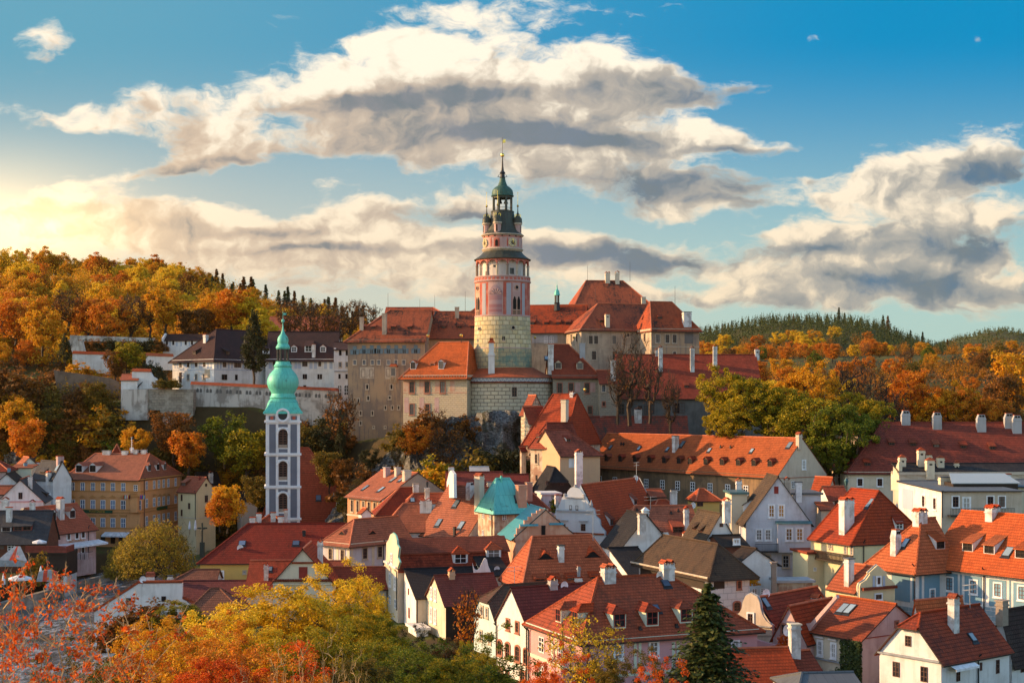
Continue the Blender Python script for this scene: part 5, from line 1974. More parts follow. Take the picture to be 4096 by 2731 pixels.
h = House('gardener_house', 'white shed with red roof at the left end of the bastion', 484, 318, 5, xr=550, d=5, ye=1518, zb=Z(1575, 318), wall=WHITE, cat='house')
h.roof('x', yr=1496, mat_=PINKT, over=.3)
wall_thing('gable_wall', 'curved white gable wall with red tiled top behind the pavilion', [(528, 1486), (603, 1488), (612, 1505), (628, 1515), (628, 1555), (528, 1555)], 319, WHITE, .8, [(0, 1)])
mb = MB()

# ---------------------------------------------------------------- church with the green onion steeple
h = House('church', 'church under a huge steep red roof right behind the white steeple', 1046, 279, 9, xr=1432, d=13, ye=2078, zb=4, wall=WHITE, cat='church')
h.roof('x', yr=1790, h0=4.5, h1=9.6, mat_=tiles('roof_church', (0.40, 0.060, 0.024), amt=.35), over=.5)
h.chim('F', 1354, 2065, 2003, .9, .8, WHITE, 'none').sky('F', 1274, 1990, .9, 1.0, GLASSB).chim('F', 1341, 1985, 1968, 1.2, 1.0, WHITE, 'flat')
st = House('church_steeple', 'slim white and grey church steeple crowned by green copper onion domes', 1063, 266, 9, xr=1200, d=6.4, ye=1654, zb=4, wall=FWHITE and plaster('steeple_white', (0.74, 0.73, 0.73), (0.55, 0.52, 0.5), .4), cat='church tower')
st.body()
SW = MATS['steeple_white']
kx = 266 / F
for y0, y1 in ((1696, 1811), (1825, 1941), (1955, 2069), (2084, 2140)):
    for x0, x1 in ((1077, 1103), (1162, 1188)):
        st.panel('F', x0, x1, y0, y1, GREYP, .04)
    st.panel('F', 1115, 1150, y1 - 16, y1 - 2, GREYP, .04)
    st.panel('F', 1113, 1151, y0, y0 + 12, GREYP, .035)
for y, hp in ((1652, 6), (1682, 8), (1812, 9), (1943, 9), (2071, 9)):
    for w_ in 'FL':
        st.band(w_, y, hp, SW, .28, ext=.25)
for x in (1066, 1108, 1156, 1191):
    st.panel('F', x - 1, x + 9, 1684, 1694, SW, .2, 'capital')
for w_ in 'F':
    st.win('F', [1132], 1750, 78, .46, 'louvre').win('F', [1132], 1878, 74, .47, 'louvre').win('F', [1132], 2006, 74, .47, 'louvre')
for yy in (1750, 1878, 2006):
    p = st.on('F', 1132, yy + 34)
    b = MB(); b.box((p.x - .8, -.08, p.z - .3), (p.x + .8, 0, p.z + .3)); b.build('brick_sill', BRICK, st.root)
    b = MB()
    for q in range(10):
        a0, a1 = math.pi * q / 10, math.pi * (q + 1) / 10
        z0 = p.z + 2.35
        b.tube((p.x + 1.05 * math.cos(a0), -.06, z0 + 1.05 * math.sin(a0)), (p.x + 1.05 * math.cos(a1), -.06, z0 + 1.05 * math.sin(a1)), .22, n=6)
    for s_ in (-1, 1):
        b.box((p.x + s_ * 1.1 - .17, -.12, p.z - 1.3), (p.x + s_ * 1.1 + .17, 0, p.z + 2.3))
    b.build('window_surround', SW, st.root)
for x0, x1 in ((1075, 1100), (1164, 1188)):
    st.panel('F', x0, x1, 1663, 1679, GREYP, .05)
    p = st.on('F', (x0 + x1) / 2, 1671)
    b = MB(); b.lathe([(.32, 0), (.32, .06)], 16); o = b.build('medallion', REDFRE, st.root); o.location = (p.x, -.05, p.z); o.rotation_euler = (rad(90), 0, 0)
p = st.on('F', 1131, 1662)
b = MB(); b.lathe([(1.35, 0), (1.35, .45), (1.05, .5), (.85, .3)], 28, cap=False); o = b.build('clock_gable', SW, st.root); o.location = (p.x, -.02, p.z + .05); o.rotation_euler = (rad(90), 0, 0)
b = MB(); b.lathe([(.9, 0), (.9, .28)], 24); o2 = b.build('clock_face', IRON, st.root); o2.location = (p.x, -.02, p.z + .05); o2.rotation_euler = (rad(90), 0, 0)
zz = lambda y: Z(y, 268) - 4
cc = (st.W / 2, st.d / 2)
LL = lambda prof: [(r * kx, zz(y)) for r, y in prof]
b = MB(); b.lathe(LL([(79, 1654), (78, 1647), (72, 1640), (66, 1628), (60, 1608), (53, 1597), (50, 1594)]), 32, cc, sq=[1, 1, .95, .8, .5, .15, 0]); b.build('copper_skirt', COPPER, st.root)
b = MB(); b.lathe(LL([(50, 1595), (54, 1590), (50, 1585), (46, 1574), (50, 1564), (60, 1548), (64, 1530), (62, 1514), (54, 1496), (44, 1484), (35, 1474), (33, 1468)]), 32, cc); o = b.build('onion_dome', COPPER, st.root); smooth_shade(o, rad(35))
b = MB(); b.lathe(LL([(33, 1470), (37, 1464), (37, 1460), (32, 1456), (28, 1446), (30, 1444)]), 24, cc); b.build('lantern_base', COPPER, st.root)
for i in range(8):
    a = 2 * math.pi * (i + .5) / 8
    b = MB(); b.tube((cc[0] + 22 * kx * math.cos(a), cc[1] + 22 * kx * math.sin(a), zz(1447)), (cc[0] + 22 * kx * math.cos(a), cc[1] + 22 * kx * math.sin(a), zz(1388)), .2, n=6); b.build('lantern_post', COPOLD, st.root)
b = MB(); b.lathe(LL([(26, 1395), (29, 1389), (28, 1386), (23, 1376), (20, 1373), (22, 1364), (22, 1356), (19, 1346), (10, 1335), (5, 1322), (3, 1310), (2, 1290)]), 24, cc); o = b.build('small_onion_dome', COPPER, st.root); smooth_shade(o, rad(40))
b = MB(); b.lathe(LL([(.5, 1290), (5, 1287), (6.5, 1281), (5, 1276), (.8, 1273), (.6, 1242)]), 12, cc); b.prism([(cc[0] + .1, cc[1], zz(1258)), (cc[0] + .75, cc[1], zz(1256)), (cc[0] + .5, cc[1], zz(1253)), (cc[0] + .75, cc[1], zz(1250)), (cc[0] + .1, cc[1], zz(1249))], (0, .05, 0)); b.build('finial', COPPER, st.root)

# ---------------------------------------------------------------- far bank on the left
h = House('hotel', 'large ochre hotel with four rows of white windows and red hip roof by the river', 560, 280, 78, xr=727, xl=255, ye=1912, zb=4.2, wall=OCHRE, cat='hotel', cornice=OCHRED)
h.roof('y', yr=1814, h0=2.6, h1=1.8, mat_=PINKT, over=.8)
for y, hp, st_ in ((1945, 35, 'blue'), (2016, 38, 'blue'), (2087, 39, 'blue')):
    h.win('L', [291, 331, 372, 412, 452, 493], y, hp, .52, st_)
    h.win('F', [586, 616, 635, 654, 673, 702], y - 4, hp * .97, .52, st_)
h.win('L', [543], 1951, 24, .7, 'white')
for y in (1964, 2037, 2048, 2110):
    h.band('L', y, 4, OCHRED, .14); h.band('F', y, 4, OCHRED, .14)
for x in (291, 331, 372, 412, 452, 493):
    h.slabw('L', [(x - 15, 1989), (x + 15, 1989), (x, 1979)], OCHRED, .1, .25, 'window_pediment')
    h.panel('L', x - 14, x + 14, 2058, 2063, OCHRED, .2, 'window_hood')
for x in (616, 635, 654, 673, 702):
    h.slabw('F', [(x - 8, 1983), (x + 8, 1981), (x, 1972)], OCHRED, .1, .25, 'window_pediment')
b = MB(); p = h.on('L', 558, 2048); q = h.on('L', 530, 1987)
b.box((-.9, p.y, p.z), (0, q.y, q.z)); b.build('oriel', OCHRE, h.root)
b = MB()
b.box((-1.1, p.y - .1, q.z), (0.0, q.y + .1, q.z + .12))
for i in range(12):
    y_ = p.y + (q.y - p.y) * i / 11
    b.box((-1.05, y_ - .03, q.z + .12), (-.98, y_ + .03, q.z + .75))
b.box((-1.08, p.y, q.z + .75), (-.95, q.y, q.z + .83)); b.build('balcony', OCHRED, h.root)
h.win('L', [557], 2019, 38, .5, 'blue')
for i, (c1, c2, c3) in enumerate((((.5, .5, .5), (.02, .2, .06), (.5, .03, .03)), ((.5, .5, .5), (.5, .03, .03), (.03, .06, .3)), ((.02, .02, .02), (.5, .03, .03), (.6, .4, .02)), ((.02, .05, .3), (.5, .04, .05), (.02, .05, .3)), ((.03, .16, .4), (.6, .45, .03), (.03, .16, .4)))):
    x = (514, 521, 531, 583, 593)[i]
    f = MB(); a = h.on('L', min(x, 558), 1978)
    off = (x - min(x, 558)) * .05
    for j in range(3):
        f.prism([(-1.3, a.y - off - .12 + j * .18, a.z), (-1.3, a.y - off + .06 + j * .18, a.z), (-1.2, a.y - off + .16 + j * .18, a.z - .75), (-1.2, a.y - off - .02 + j * .18, a.z - .75)], (-.04, 0, 0), j)
    f.tube((-1.0, a.y - off, a.z - .6), (-1.3, a.y - off, a.z + .1), .03, n=4)
    f.build('flag', [plain('flag_%d_%d' % (i, j), c, .8) for j, c in enumerate((c1, c2, c3))], h.root)
h.panel('L', 331, 451, 2038, 2050, GREENSIGN, .2, 'sign_board'); h.panel('F', 626, 667, 2027, 2041, GREENSIGN, .2, 'sign_board')


def lettering(house, w, px, py, txt, size, m_=GOLD, pr=.24):
    p = house.on(w, px, py)
    cu = bpy.data.curves.new('lettering', 'FONT')
    cu.body = txt
    cu.size = size
    cu.align_x, cu.align_y = 'CENTER', 'CENTER'
    cu.extrude = .02
    cu.materials.append(m_)
    t = bpy.data.objects.new('text', cu)
    COL.objects.link(t)
    me = bpy.data.meshes.new_from_object(t.evaluated_get(bpy.context.evaluated_depsgraph_get()))
    bpy.data.objects.remove(t)
    o = bpy.data.objects.new('lettering', me)
    COL.objects.link(o)
    o.parent = house.root
    o.location = p + house.planes[w][1] * pr
    o.rotation_euler = (rad(90), 0, House.ROT[w])
    return o


lettering(h, 'L', 391, 2044, 'Hotel Dvořák', .62); lettering(h, 'F', 646, 2034, 'Hotel Dvořák', .5)
h.dorm('L', 316, 1889, 1.5, 1.5, 'gable', WHITE, PINKT, WOODDK).dorm('L', 371, 1889, 1.5, 1.5, 'gable', WHITE, PINKT, WOODDK)
pl = 'rF' if 'rF' in h.planes else 'rL'
for x, y in ((598, 1884), (632, 1880), (660, 1878)):
    h.dorm('F', x, y, 1.3, 1.3, 'gable', WHITE, PINKT, WOODDK)
for x, y0, y1, w_ in ((427, 1816, 1801, 1.8), (500, 1816, 1802, 1.3), (544, 1812, 1798, 1.0), (576, 1812, 1798, 1.2)):
    h.chim('L', x, y0, y1, .7, w_, WHITE, 'flat', GREYW)
h.panel('L', 372, 382, 2132, 2180, plain('door_brown', (.07, .03, .02)), .06, 'door')
h.win('L', [412, 452, 485], 2155, 34, .6, 'dark').win('L', [372], 2155, 40, .5, 'dark')
for x0, x1 in ((420, 520),):
    p, q = h.on('L', x0, 2126), h.on('L', x1, 2126)
    b = MB(); b.poly([(0, p.y, p.z), (0, q.y, p.z), (-1.6, q.y, p.z - .6), (-1.6, p.y, p.z - .6)]); b.prism([(-1.6, p.y, p.z - .6), (-1.6, q.y, p.z - .6), (-1.6, q.y, p.z - .85), (-1.6, p.y, p.z - .85)], (.03, 0, 0)); b.build('awning', CANVAS, h.root)
h.pipe('F', 575, 1915, 2150); h.pipe('F', 722, 1900, 2150)
p = h.on('rL', 527, 1812)
b = MB(); b.tube(p, p + Vector((0, 0, 3.3)), .05, n=5)
for q in range(5):
    b.tube(p + Vector((-.6, 0, 1.2 + q * .5)), p + Vector((.6, 0, 1.2 + q * .5)), .03, n=4)
b.build('antenna', FWHITE, h.root)
h.dish('L', 530, 1806, .5, 1.2); h.dish('L', 526, 1796, .45, 1.0)
# red spire roof behind
tp = House('tower_house', 'little house behind the ochre hotel with pointed red pyramid roof', 446, 296, 10, xr=486, d=2.0, ye=1815, zb=12, wall=WHITE)
tp.roof('x', yr=1776, h0=1.0, h1=1.0, mat_=REDT, over=.15)

h = House('house', 'bright yellow gabled house with pink roof right of the ochre hotel', 785, 284, 52, xr=862, xl=712, ye=1964, zb=4, wall=PALEYEL)
h.roof('y', yr=1908, mat_=PINKT, over=.35)
h.win('F', [825], 1994, 28, .55, 'brown').win('F', [825], 2050, 28, .55, 'brown').win('F', [824], 1939, 12, .8, 'dark').win('L', [757], 2023, 24, .5, 'brown').win('L', [727], 1990, 26, .4, 'brown').win('L', [727], 2050, 26, .4, 'brown')
h.band('F', 2070, 4, CREAM, .1); h.band('L', 2070, 4, CREAM, .1)
h.dorm('L', 735, 1943, 1.4, .9, 'shed', WOOD, PINKT).chim('L', 798, 1918, 1903, .3, .3, WOODRED, 'none')
h.pipe('L', 783, 1967, 2110)
h = House('house', 'black roofed cottage with tall white chimney half hidden under the slope behind the yellow house', 800, 300, 30, xr=880, d=5, ye=1935, zb=6, wall=GREYW)
h.roof('x', yr=1888, mat_=BLACK, over=.3)
h.chim('F', 843, 1925, 1882, .9, .8, WHITE, 'hat')
h = House('shed', 'low beige shed with dark roof right of the orange tree under the slope', 965, 292, 20, xr=1030, d=5, ye=2000, zb=4, wall=BEIGE, cat='shed')
h.roof('x', yr=1965, mat_=BLACK, over=.3)

h = House('house', 'white gabled house with pink gable edge and dark slate roof at the far left', -12, 260, 12, xr=174, d=13, ye=2005, zb=4, wall=WHITE)
h.roof('y', yr=1917, mat_=SLATE, over=.4, capmat=PINKT)
h.win('F', [82], 1982, 26, .6, 'brown')
h.band('F', 2004, 5, PINK, .15)
h.chim('R', 121, 1949, 1906, .8, .7, WHITE, 'flat', GREYW).dorm('R', 190, 1985, 2.2, .7, 'shed', WOODDK, SLATE).dorm('R', 236, 1978, 2.2, .7, 'shed', WOODDK, SLATE).dish('R', 195, 1975, .4, 1.2)
h = House('house', 'slate roofed house with white right gable and skylight left of the hotel', 212, 278, 46, xr=286, xl=130, ye=1912, zb=4, wall=WHITE)
h.roof('y', yr=1845, mat_=SLATE, over=.3)
h.sky('L', 231, 1868, .8, 1.6).chim('L', 195, 1915, 1882, 1.0, .8, WHITE, 'two').chim('L', 240, 1845, 1822, 1.4, .8, PINKP, 'flat').dorm('L', 170, 1895, 2.2, .7, 'shed', WOODDK, SLATE)
h = House('house', 'red tiled house in front of the grey rock at the far left', 75, 294, 30, xr=160, xl=55, ye=1868, zb=4, wall=BLUEW)
h.roof('y', yr=1828, mat_=PINKT, over=.3)
h.chim('R', 153, 1868, 1846, 1.0, .9, WHITE, 'flat').chim('L', 102, 1866, 1848, .7, .6, BLUEP, 'flat')
h = House('house', 'pale green house with flat red parapet below the rock', 40, 286, 8, xr=126, d=6, ye=1870, zb=4, wall=MINT)
h.roof('x', yr=1858, mat_=PINKT, over=.3, kind='shed')
h = House('house', 'red hip roof cut by the left edge of the photo', -90, 276, 10, xr=34, d=9, ye=1882, zb=4, wall=PINKP)
h.roof('x', yr=1832, h1=3.5, mat_=REDT, over=.4)
h.chim('F', 36, 1885, 1870, .6, .5, BLUEP, 'none')
h = House('house', 'white gabled house with brown roof between slate roofs at the far left', -30, 270, 10, xr=84, d=9, ye=1942, zb=4, wall=WHITE)
h.roof('y', yr=1893, mat_=SHINDK, over=.3)
h = House('house', 'orange roof strip along the left edge beside the white gable', -80, 266, 10, xr=58, d=6, ye=1975, zb=4, wall=PINKP)
h.roof('x', yr=1942, mat_=PINKT, over=.3)

h = House('restaurant', 'pale pink riverside restaurant with red tiled roof, dormers and tall white chimney', 184, 250, 68, xr=384, d=9, ye=2132, zb=4, wall=PINKP, cat='restaurant')
h.roof('x', yr=2031, mat_=PINKT, over=.5)
h.win('F', [274, 307, 332], 2142, 28, .6, 'browns').win('F', [331], 2195, 28, .55, 'browns').win('F', [305], 2205, 36, .35, 'dark').win('F', [216], 2152, 24, 1.6, 'white')
h.dorm('F', 166, 2083, 1.5, 1.4, 'gable', WHITE, PINKT, WOODDK).dorm('F', 214, 2078, 1.5, 1.4, 'gable', WHITE, PINKT, WOODDK).dorm('F', 290, 2072, 1.6, 1.5, 'gable', WHITE, PINKT, WOODDK)
h.chim('F', 241, 2068, 1985, 1.3, 1.1, WHITE, 'hat')
lettering(h, 'F', 307, 2161, 'RESTAURACE', .7, OCHRED, .05)
h.slabw('L', [(80, 2040), (88, 2030), (100, 2034), (184, 2132), (184, 2146), (170, 2146)], CREAM, .4)
p, q = h.on('F', 226, 2178), h.on('F', 394, 2160)
b = MB(); b.poly([(p.x, 0, p.z), (q.x, 0, p.z), (q.x, -2.2, p.z - .5), (p.x, -2.2, p.z - .5)]); b.prism([(p.x, -2.2, p.z - .5), (q.x, -2.2, p.z - .5), (q.x, -2.2, p.z - .8), (p.x, -2.2, p.z - .8)], (0, .03, 0)); b.build('awning', CANVAS, h.root)
h.pipe('F', 352, 2105, 2240)
r, b0 = wall_thing('quay_wall', 'pinkish terrace wall with piers and dark railings in front of the restaurant', [(268, 2240, 243), (372, 2226, 247), (372, 2290, 247), (268, 2300, 243)], 245, PINKP, .5, cat='wall')
mb = MB()
for i in range(6):
    a = P(268 + i * 21, 2240 - i * 2.8, 243 + i * .8) - b0
    mb.box((a.x - .25, -.1, a.z), (a.x + .25, .45, a.z + 1.1))
mb.build('pier', PINKP, r)
mb = MB()
for i in range(40):
    a = P(268 + i * 2.62, 2240 - i * .35, 243 + i * .1) - b0
    mb.box((a.x - .03, .1, a.z), (a.x + .03, .16, a.z + .9))
a, b_ = P(268, 2240, 243) - b0, P(372, 2226, 247) - b0
mb.tube(a + Vector((0, .13, .92)), b_ + Vector((0, .13, .92)), .05, n=4)
mb.build('railing', IRON, r)
h = House('house', 'timber riverside house under a black slate roof at the far left', -120, 238, 5, xr=184, d=9, ye=2165, zb=4, wall=WOOD)
h.roof('x', yr=2043, mat_=SLATE, over=.5)
h.win('F', [45], 2188, 28, 1.0, 'white').win('F', [8], 2185, 22, .8, 'brown').chim('F', 37, 2080, 2026, 1.0, .9, WHITE, 'flat').chim('F', 22, 2025, 1986, 1.2, 1.0, WHITE, 'hat').chim('F', 130, 2030, 1996, .9, .8, WHITE, 'hat')
h.dorm('F', 72, 2122, 1.6, .9, 'shed', WOODRED, SLATE).dorm('F', 108, 2120, 1.6, .9, 'shed', WOODRED, SLATE).dorm('F', 25, 2125, 1.6, .9, 'shed', WHITE, SLATE)
r = tag(empty('wooden_terrace', P(102, 2240, 234)), 'red-brown wooden terrace with railing on the riverside timber house', 'terrace')
k = 234 / F
mb = MB(); mb.box((0, 0, 1.0), (164 * k, 6, 1.25)); mb.box((0.1, 0.3, -2.6), (164 * k, 5.9, 1.0)); mb.build('deck', WOODDK, r)
mb = MB()
for i in range(60):
    x = 164 * k * i / 59
    mb.box((x - .035, -.02, 1.25), (x + .035, .05, 2.25))
mb.box((0, -.06, 2.25), (164 * k, .09, 2.36)); mb.box((0, -.04, 1.3), (164 * k, .07, 1.45)); mb.box((164 * k - .06, 0, 1.25), (164 * k + .06, 4, 2.3)); mb.build('railing', WOODRED, r)
mb = MB(); mb.box((80 * k, .1, -6), (164 * k, 5.5, -2.6)); mb.build('wall', WHITE, r)


def parasol(name, label, px, py, D, h, r, open_=True, m_=CANVAS, text=None):
    root = tag(empty(name, P(px, py, D) - Vector((0, 0, h))), label, 'parasol')
    mb = MB(); mb.tube((0, 0, 0), (0, 0, h), .05, n=6); mb.build('pole', WOOD, root)
    mb = MB()
    if open_:
        n = 8
        for i in range(n):
            a, b = 2 * math.pi * i / n, 2 * math.pi * (i + 1) / n
            p0, p1 = (r * math.cos(a), r * math.sin(a), h - .62 * r * .5), (r * math.cos(b), r * math.sin(b), h - .62 * r * .5)
            mb.poly([p0, p1, (0, 0, h)])
            mb.poly([p0, (p0[0], p0[1], p0[2] - .25), (p1[0], p1[1], p1[2] - .25), p1])
    else:
        mb.lathe([(.16, h * .38), (.30, h * .42), (.26, h * .6), (.16, h * .85), (.05, h), (.0, h + .05)], 10)
    mb.build('canopy', m_, root)


parasol('parasol', 'closed white parasol upright beside the red and white covers by the river', 163, 2263, 214, 3.0, .3, False)
parasol('parasol', 'open white parasol by the river below the timber house', 80, 2296, 205, 2.6, 1.7)
parasol('parasol', 'closed white parasol at the left photo edge by the river', 14, 2292, 208, 2.7, .3, False)
parasol('parasol', 'open pale parasol standing on the wooden terrace', 158, 2156, 236, 2.3, 1.2)
parasol('parasol', 'closed white parasol in front of the bright yellow house', 782, 2078, 276, 3.2, .3, False)
parasol('parasol', 'second closed white parasol left of it in front of the yellow house', 759, 2083, 277, 2.6, .25, False)
r = tag(empty('market_tent', P(60, 2240, 222)), 'grey tent roof with red stripe next to the timber house', 'tent')
mb = MB()
for (x0, x1, m_) in ((-2.2, -.4, 0), (-.4, .5, 1), (.5, 2.4, 0)):
    mb.poly([(x0, -1.5, .2), (x1, -1.5, .1), (x1 * .2, 1.0, 2.1), (x0 * .2, 1.0, 2.1)], m_)
mb.poly([(-2.2, -1.5, .2), (2.4, -1.5, .1), (2.4, -1.5, -.8), (-2.2, -1.5, -.8)], 0)
mb.build('tent_roof', [FGREY, CANVASR], r)
mb = MB()
for x in (-2.1, 2.3):
    mb.tube((x, -1.4, .2), (x, -1.4, -4.5), .05, n=5)
mb.build('tent_pole', IRON, r)
r = tag(empty('covered_stall', P(190, 2322, 211)), 'garden stall under a red and grey striped cover by the river', 'stall')
mb = MB()
for i, (x0, x1) in enumerate(((-1.4, -.5), (-.5, .2), (.2, 1.0), (1.0, 1.6))):
    mb.hexa([(x0, -.8, 0), (x1, -.8, 0), (x1, .8, 0), (x0, .8, 0)], [(x0 * .8, -.5, 1.7 - abs(x0) * .2), (x1 * .8, -.5, 1.7 - abs(x1) * .2), (x1 * .8, .5, 1.7 - abs(x1) * .2), (x0 * .8, .5, 1.7 - abs(x0) * .2)], i % 2)
mb.build('cover', [FGREY, CANVASR], r)
mb = MB()
pts = [(-150, 2462, 205), (0, 2412, 213), (150, 2372, 222), (330, 2322, 243), (475, 2286, 258)]
for a, b in zip(pts[:-1], pts[1:]):
    A_, B_ = P(*a), P(*b)
    mb.hexa([(A_.x, A_.y, -1), (B_.x, B_.y, -1), (B_.x - .7, B_.y + .7, -1), (A_.x - .7, A_.y + .7, -1)], [A_, B_, B_ + Vector((-.7, .7, 0)), A_ + Vector((-.7, .7, 0))])
tag(mb.build('river_wall', STONE), 'low stone embankment wall along the far river bank', 'wall')
cr = tag(empty('crucifix', P(809, 2168, 262)), 'dark crucifix statue on a post before the orange tree', 'statue')
mb = MB(); mb.box((-.12, -.12, -3), (.12, .12, 3.6)); mb.box((-.9, -.1, 2.5), (.9, .1, 2.75)); mb.box((-.4, -.4, -3), (.4, .4, .0)); mb.build('cross', COPOLD, cr)
mb = MB(); mb.lathe([(.08, .9), (.14, 1.3), (.18, 1.8), (.22, 2.2), (.1, 2.45), (.13, 2.6), (.12, 2.75), (0, 2.85)], 8, (0, -.25)); mb.tube((0, -.25, 2.3), (.75, -.15, 2.62), .07, n=5); mb.tube((0, -.25, 2.3), (-.75, -.15, 2.62), .07, n=5); mb.build('figure', COPOLD, cr)

# ---------------------------------------------------------------- old town
h = House('house', 'long yellow house under a wide dark red roof in front of the steeple', 801, 211, 3, xr=1405, d=13, ye=2243, zb=4, wall=YELLOW)
h.roof('x', yr=2093, h0=6.2, mat_=tiles('roof_long', (0.25, 0.040, 0.022), amt=.45), over=.5)
h.win('F', [879], 2306, 44, .6, 'whites').win('F', [978], 2287, 7, 1.0, 'grey')
h.sky('F', 969, 2172, .9, .9, GLASSB).sky('F', 1184, 2172, .9, .9, GLASSB).dish('F', 959, 2190, .5, 1.3).chim('F', 1216, 2140, 2118, .5, .5, IRON, 'none')
h = House('house', 'row of chimneyed red roofs directly at the foot of the steeple', 985, 240, 5, xr=1160, d=7, ye=2120, zb=4, wall=WHITE)
h.roof('x', yr=2058, h0=3.5, h1=3.0, mat_=REDT, over=.4)
h.chim('F', 1010, 2092, 2066, 1.0, .8, WHITE, 'flat').chim('F', 1036, 2084, 2050, .9, .8, WHITE, 'flat').chim('F', 1093, 2080, 2047, .9, .8, WHITE, 'flat').chim('F', 1123, 2092, 2062, 1.0, .8, WHITE, 'flat').chim('F', 1143, 2075, 2036, .6, .6, WHITE, 'flat')

h = House('house', 'white storehouse wall with slanted red coping and bare plaster patches by the river', 378, 186, 2, xr=730, d=6.5, ye=2600, zb=2, wall=WHITE)
h.slabw('F', [(377, 2620), (377, 2448), (555, 2333), (729, 2331), (729, 2395), (745, 2402), (790, 2440), (790, 2620)], WHITE, .6, .0, 'wall')
b = MB()
for (a, c) in (((377, 2446), (555, 2331)), ((555, 2331), (729, 2329)), ((730, 2392), (775, 2412))):
    p, q = h.on('F', *a), h.on('F', *c)
    d_ = (q - p).normalized(); n_ = Vector((-d_.z, 0, d_.x)) * .28
    b.prism([p + Vector((0, -.15, 0)), q + Vector((0, -.15, 0)), q + n_ + Vector((0, -.15, 0)), p + n_ + Vector((0, -.15, 0))], (0, .9, 0))
b.build('coping', REDB, h.root)
h.win('F', [515], 2404, 28, .72, 'brown').win('F', [655], 2394, 22, .9, 'dark')
p = h.on('F', 594, 2332)
b = MB(); b.box((p.x - .45, .8, p.z - 1), (p.x + .45, 1.6, p.z + .75)); o = b.build('chimney', WHITE, h.root)
b = MB(); b.hexa([(p.x - .55, .7, p.z + .75), (p.x + .55, .7, p.z + .75), (p.x + .55, 1.7, p.z + .75), (p.x - .55, 1.7, p.z + .75)], [(p.x - .5, .9, p.z + 1.35), (p.x + .5, .9, p.z + 1.35), (p.x + .5, 1.5, p.z + 1.35), (p.x - .5, 1.5, p.z + 1.35)]); b.build('chimney_cap', REDT, o)
h.dish('F', 570, 2316, .45, .9)
h = House('house', 'purple tiled roof with white right gable behind the white storehouse', 640, 191, 3, xr=1003, d=8, ye=2412, zb=2, wall=WHITE)
h.roof('x', yr=2322, mat_=PURPLE, over=.4)
h.chim('F', 681, 2330, 2300, .7, .6, WHITE, 'flat', IRON)
h = House('house', 'low light brown hip roof above a dark arched wall beside the storehouse', 742, 180, 3, xr=972, d=6.5, ye=2448, zb=2, wall=DKGREY)
h.roof('x', yr=2352, h0=2.6, h1=3.4, mat_=BROWNT, over=.5)
h.win('F', [885], 2535, 50, 1.2, 'dark')
h = House('house', 'small brown lean-to roof left of the yellow wall', 690, 203, 2, xr=862, d=5, ye=2322, zb=3, wall=WHITE)
h.roof('x', yr=2276, h0=2.5, mat_=BROWNT, over=.4)

h = House('house', 'pink and white corner house with wavy hip roof and tall windows', 1400, 203, 48, xl=1292, W=12, ye=2170, zb=4, wall=plaster('plaster_lilac', (0.56, 0.53, 0.56), (0.45, 0.36, 0.30), .5), cornice=CREAM)
h.roof('x', yr=2076, h0=3.4, mat_=PINKT, over=.6)
h.win('L', [1323, 1371], 2214, 42, .48, 'sand').win('F', [1459, 1519], 2212, 42, .55, 'sand')
for x in (1346, 1390):
    h.panel('L', x, x + 9, 2172, 2262, CREAM, .05)
for x in (1402, 1487, 1543):
    h.panel('F', x, x + 10, 2172, 2262, CREAM, .05)
h.eyebrow('L', 1370, 2135, 1.5, .5, PINKT).eyebrow('F', 1488, 2133, 1.5, .5, PINKT)
h.pipe('F', 1532, 2165, 2260)
h = House('house', 'cream house with broad triangular gable and red shutters in front of the yellow house', 1092, 184, 2, xr=1330, d=10, ye=2326, zb=4, wall=CREAM)
h.roof('y', yr=2194, mat_=REDB, over=.3)
h.win('F', [1213], 2289, 46, .76, 'red_shutter').win('F', [1194], 2378, 36, .75, 'red_shutter')
b = MB(); p = h.on('F', 1210, 2322)
for i in range(36):
    x = h.W * (i + .5) / 36
    b.tube((x, -.35, p.z), (x, .0, p.z + .18), .11, n=5, caps=True)
b.build('tiled_ledge', REDT, h.root)
p = h.on('F', 1218, 2249); b = MB(); b.box((p.x - 1.6, -.3, p.z - .1), (p.x + 1.6, 0, p.z + .1)); b.build('tiled_ledge', REDB, h.root)
h.band('F', 2332, 5, CREAM, .25)
h.chim('R', 1281, 2240, 2152, .75, .7, WHITE, 'hat')
h = House('house', 'low red roof with one white chimney left of the cream gable', 987, 190, 2, xr=1190, d=9, ye=2348, zb=4, wall=BEIGE)
h.roof('x', yr=2240, mat_=REDT, over=.4)
h.chim('F', 1065, 2315, 2245, .65, .6, WHITE, 'hat').sky('F', 1079, 2276, .6, .8)
h = House('house', 'low red roofs stepping right of the cream gable', 1290, 189, 2, xr=1546, d=8, ye=2350, zb=4, wall=BEIGE)
h.roof('x', yr=2266, mat_=REDT, over=.4)
h = House('house', 'short upper red roof behind the cream gable', 1290, 198, 2, xr=1386, d=5, ye=2280, zb=4, wall=BEIGE)
h.roof('x', yr=2242, mat_=REDT, over=.3)

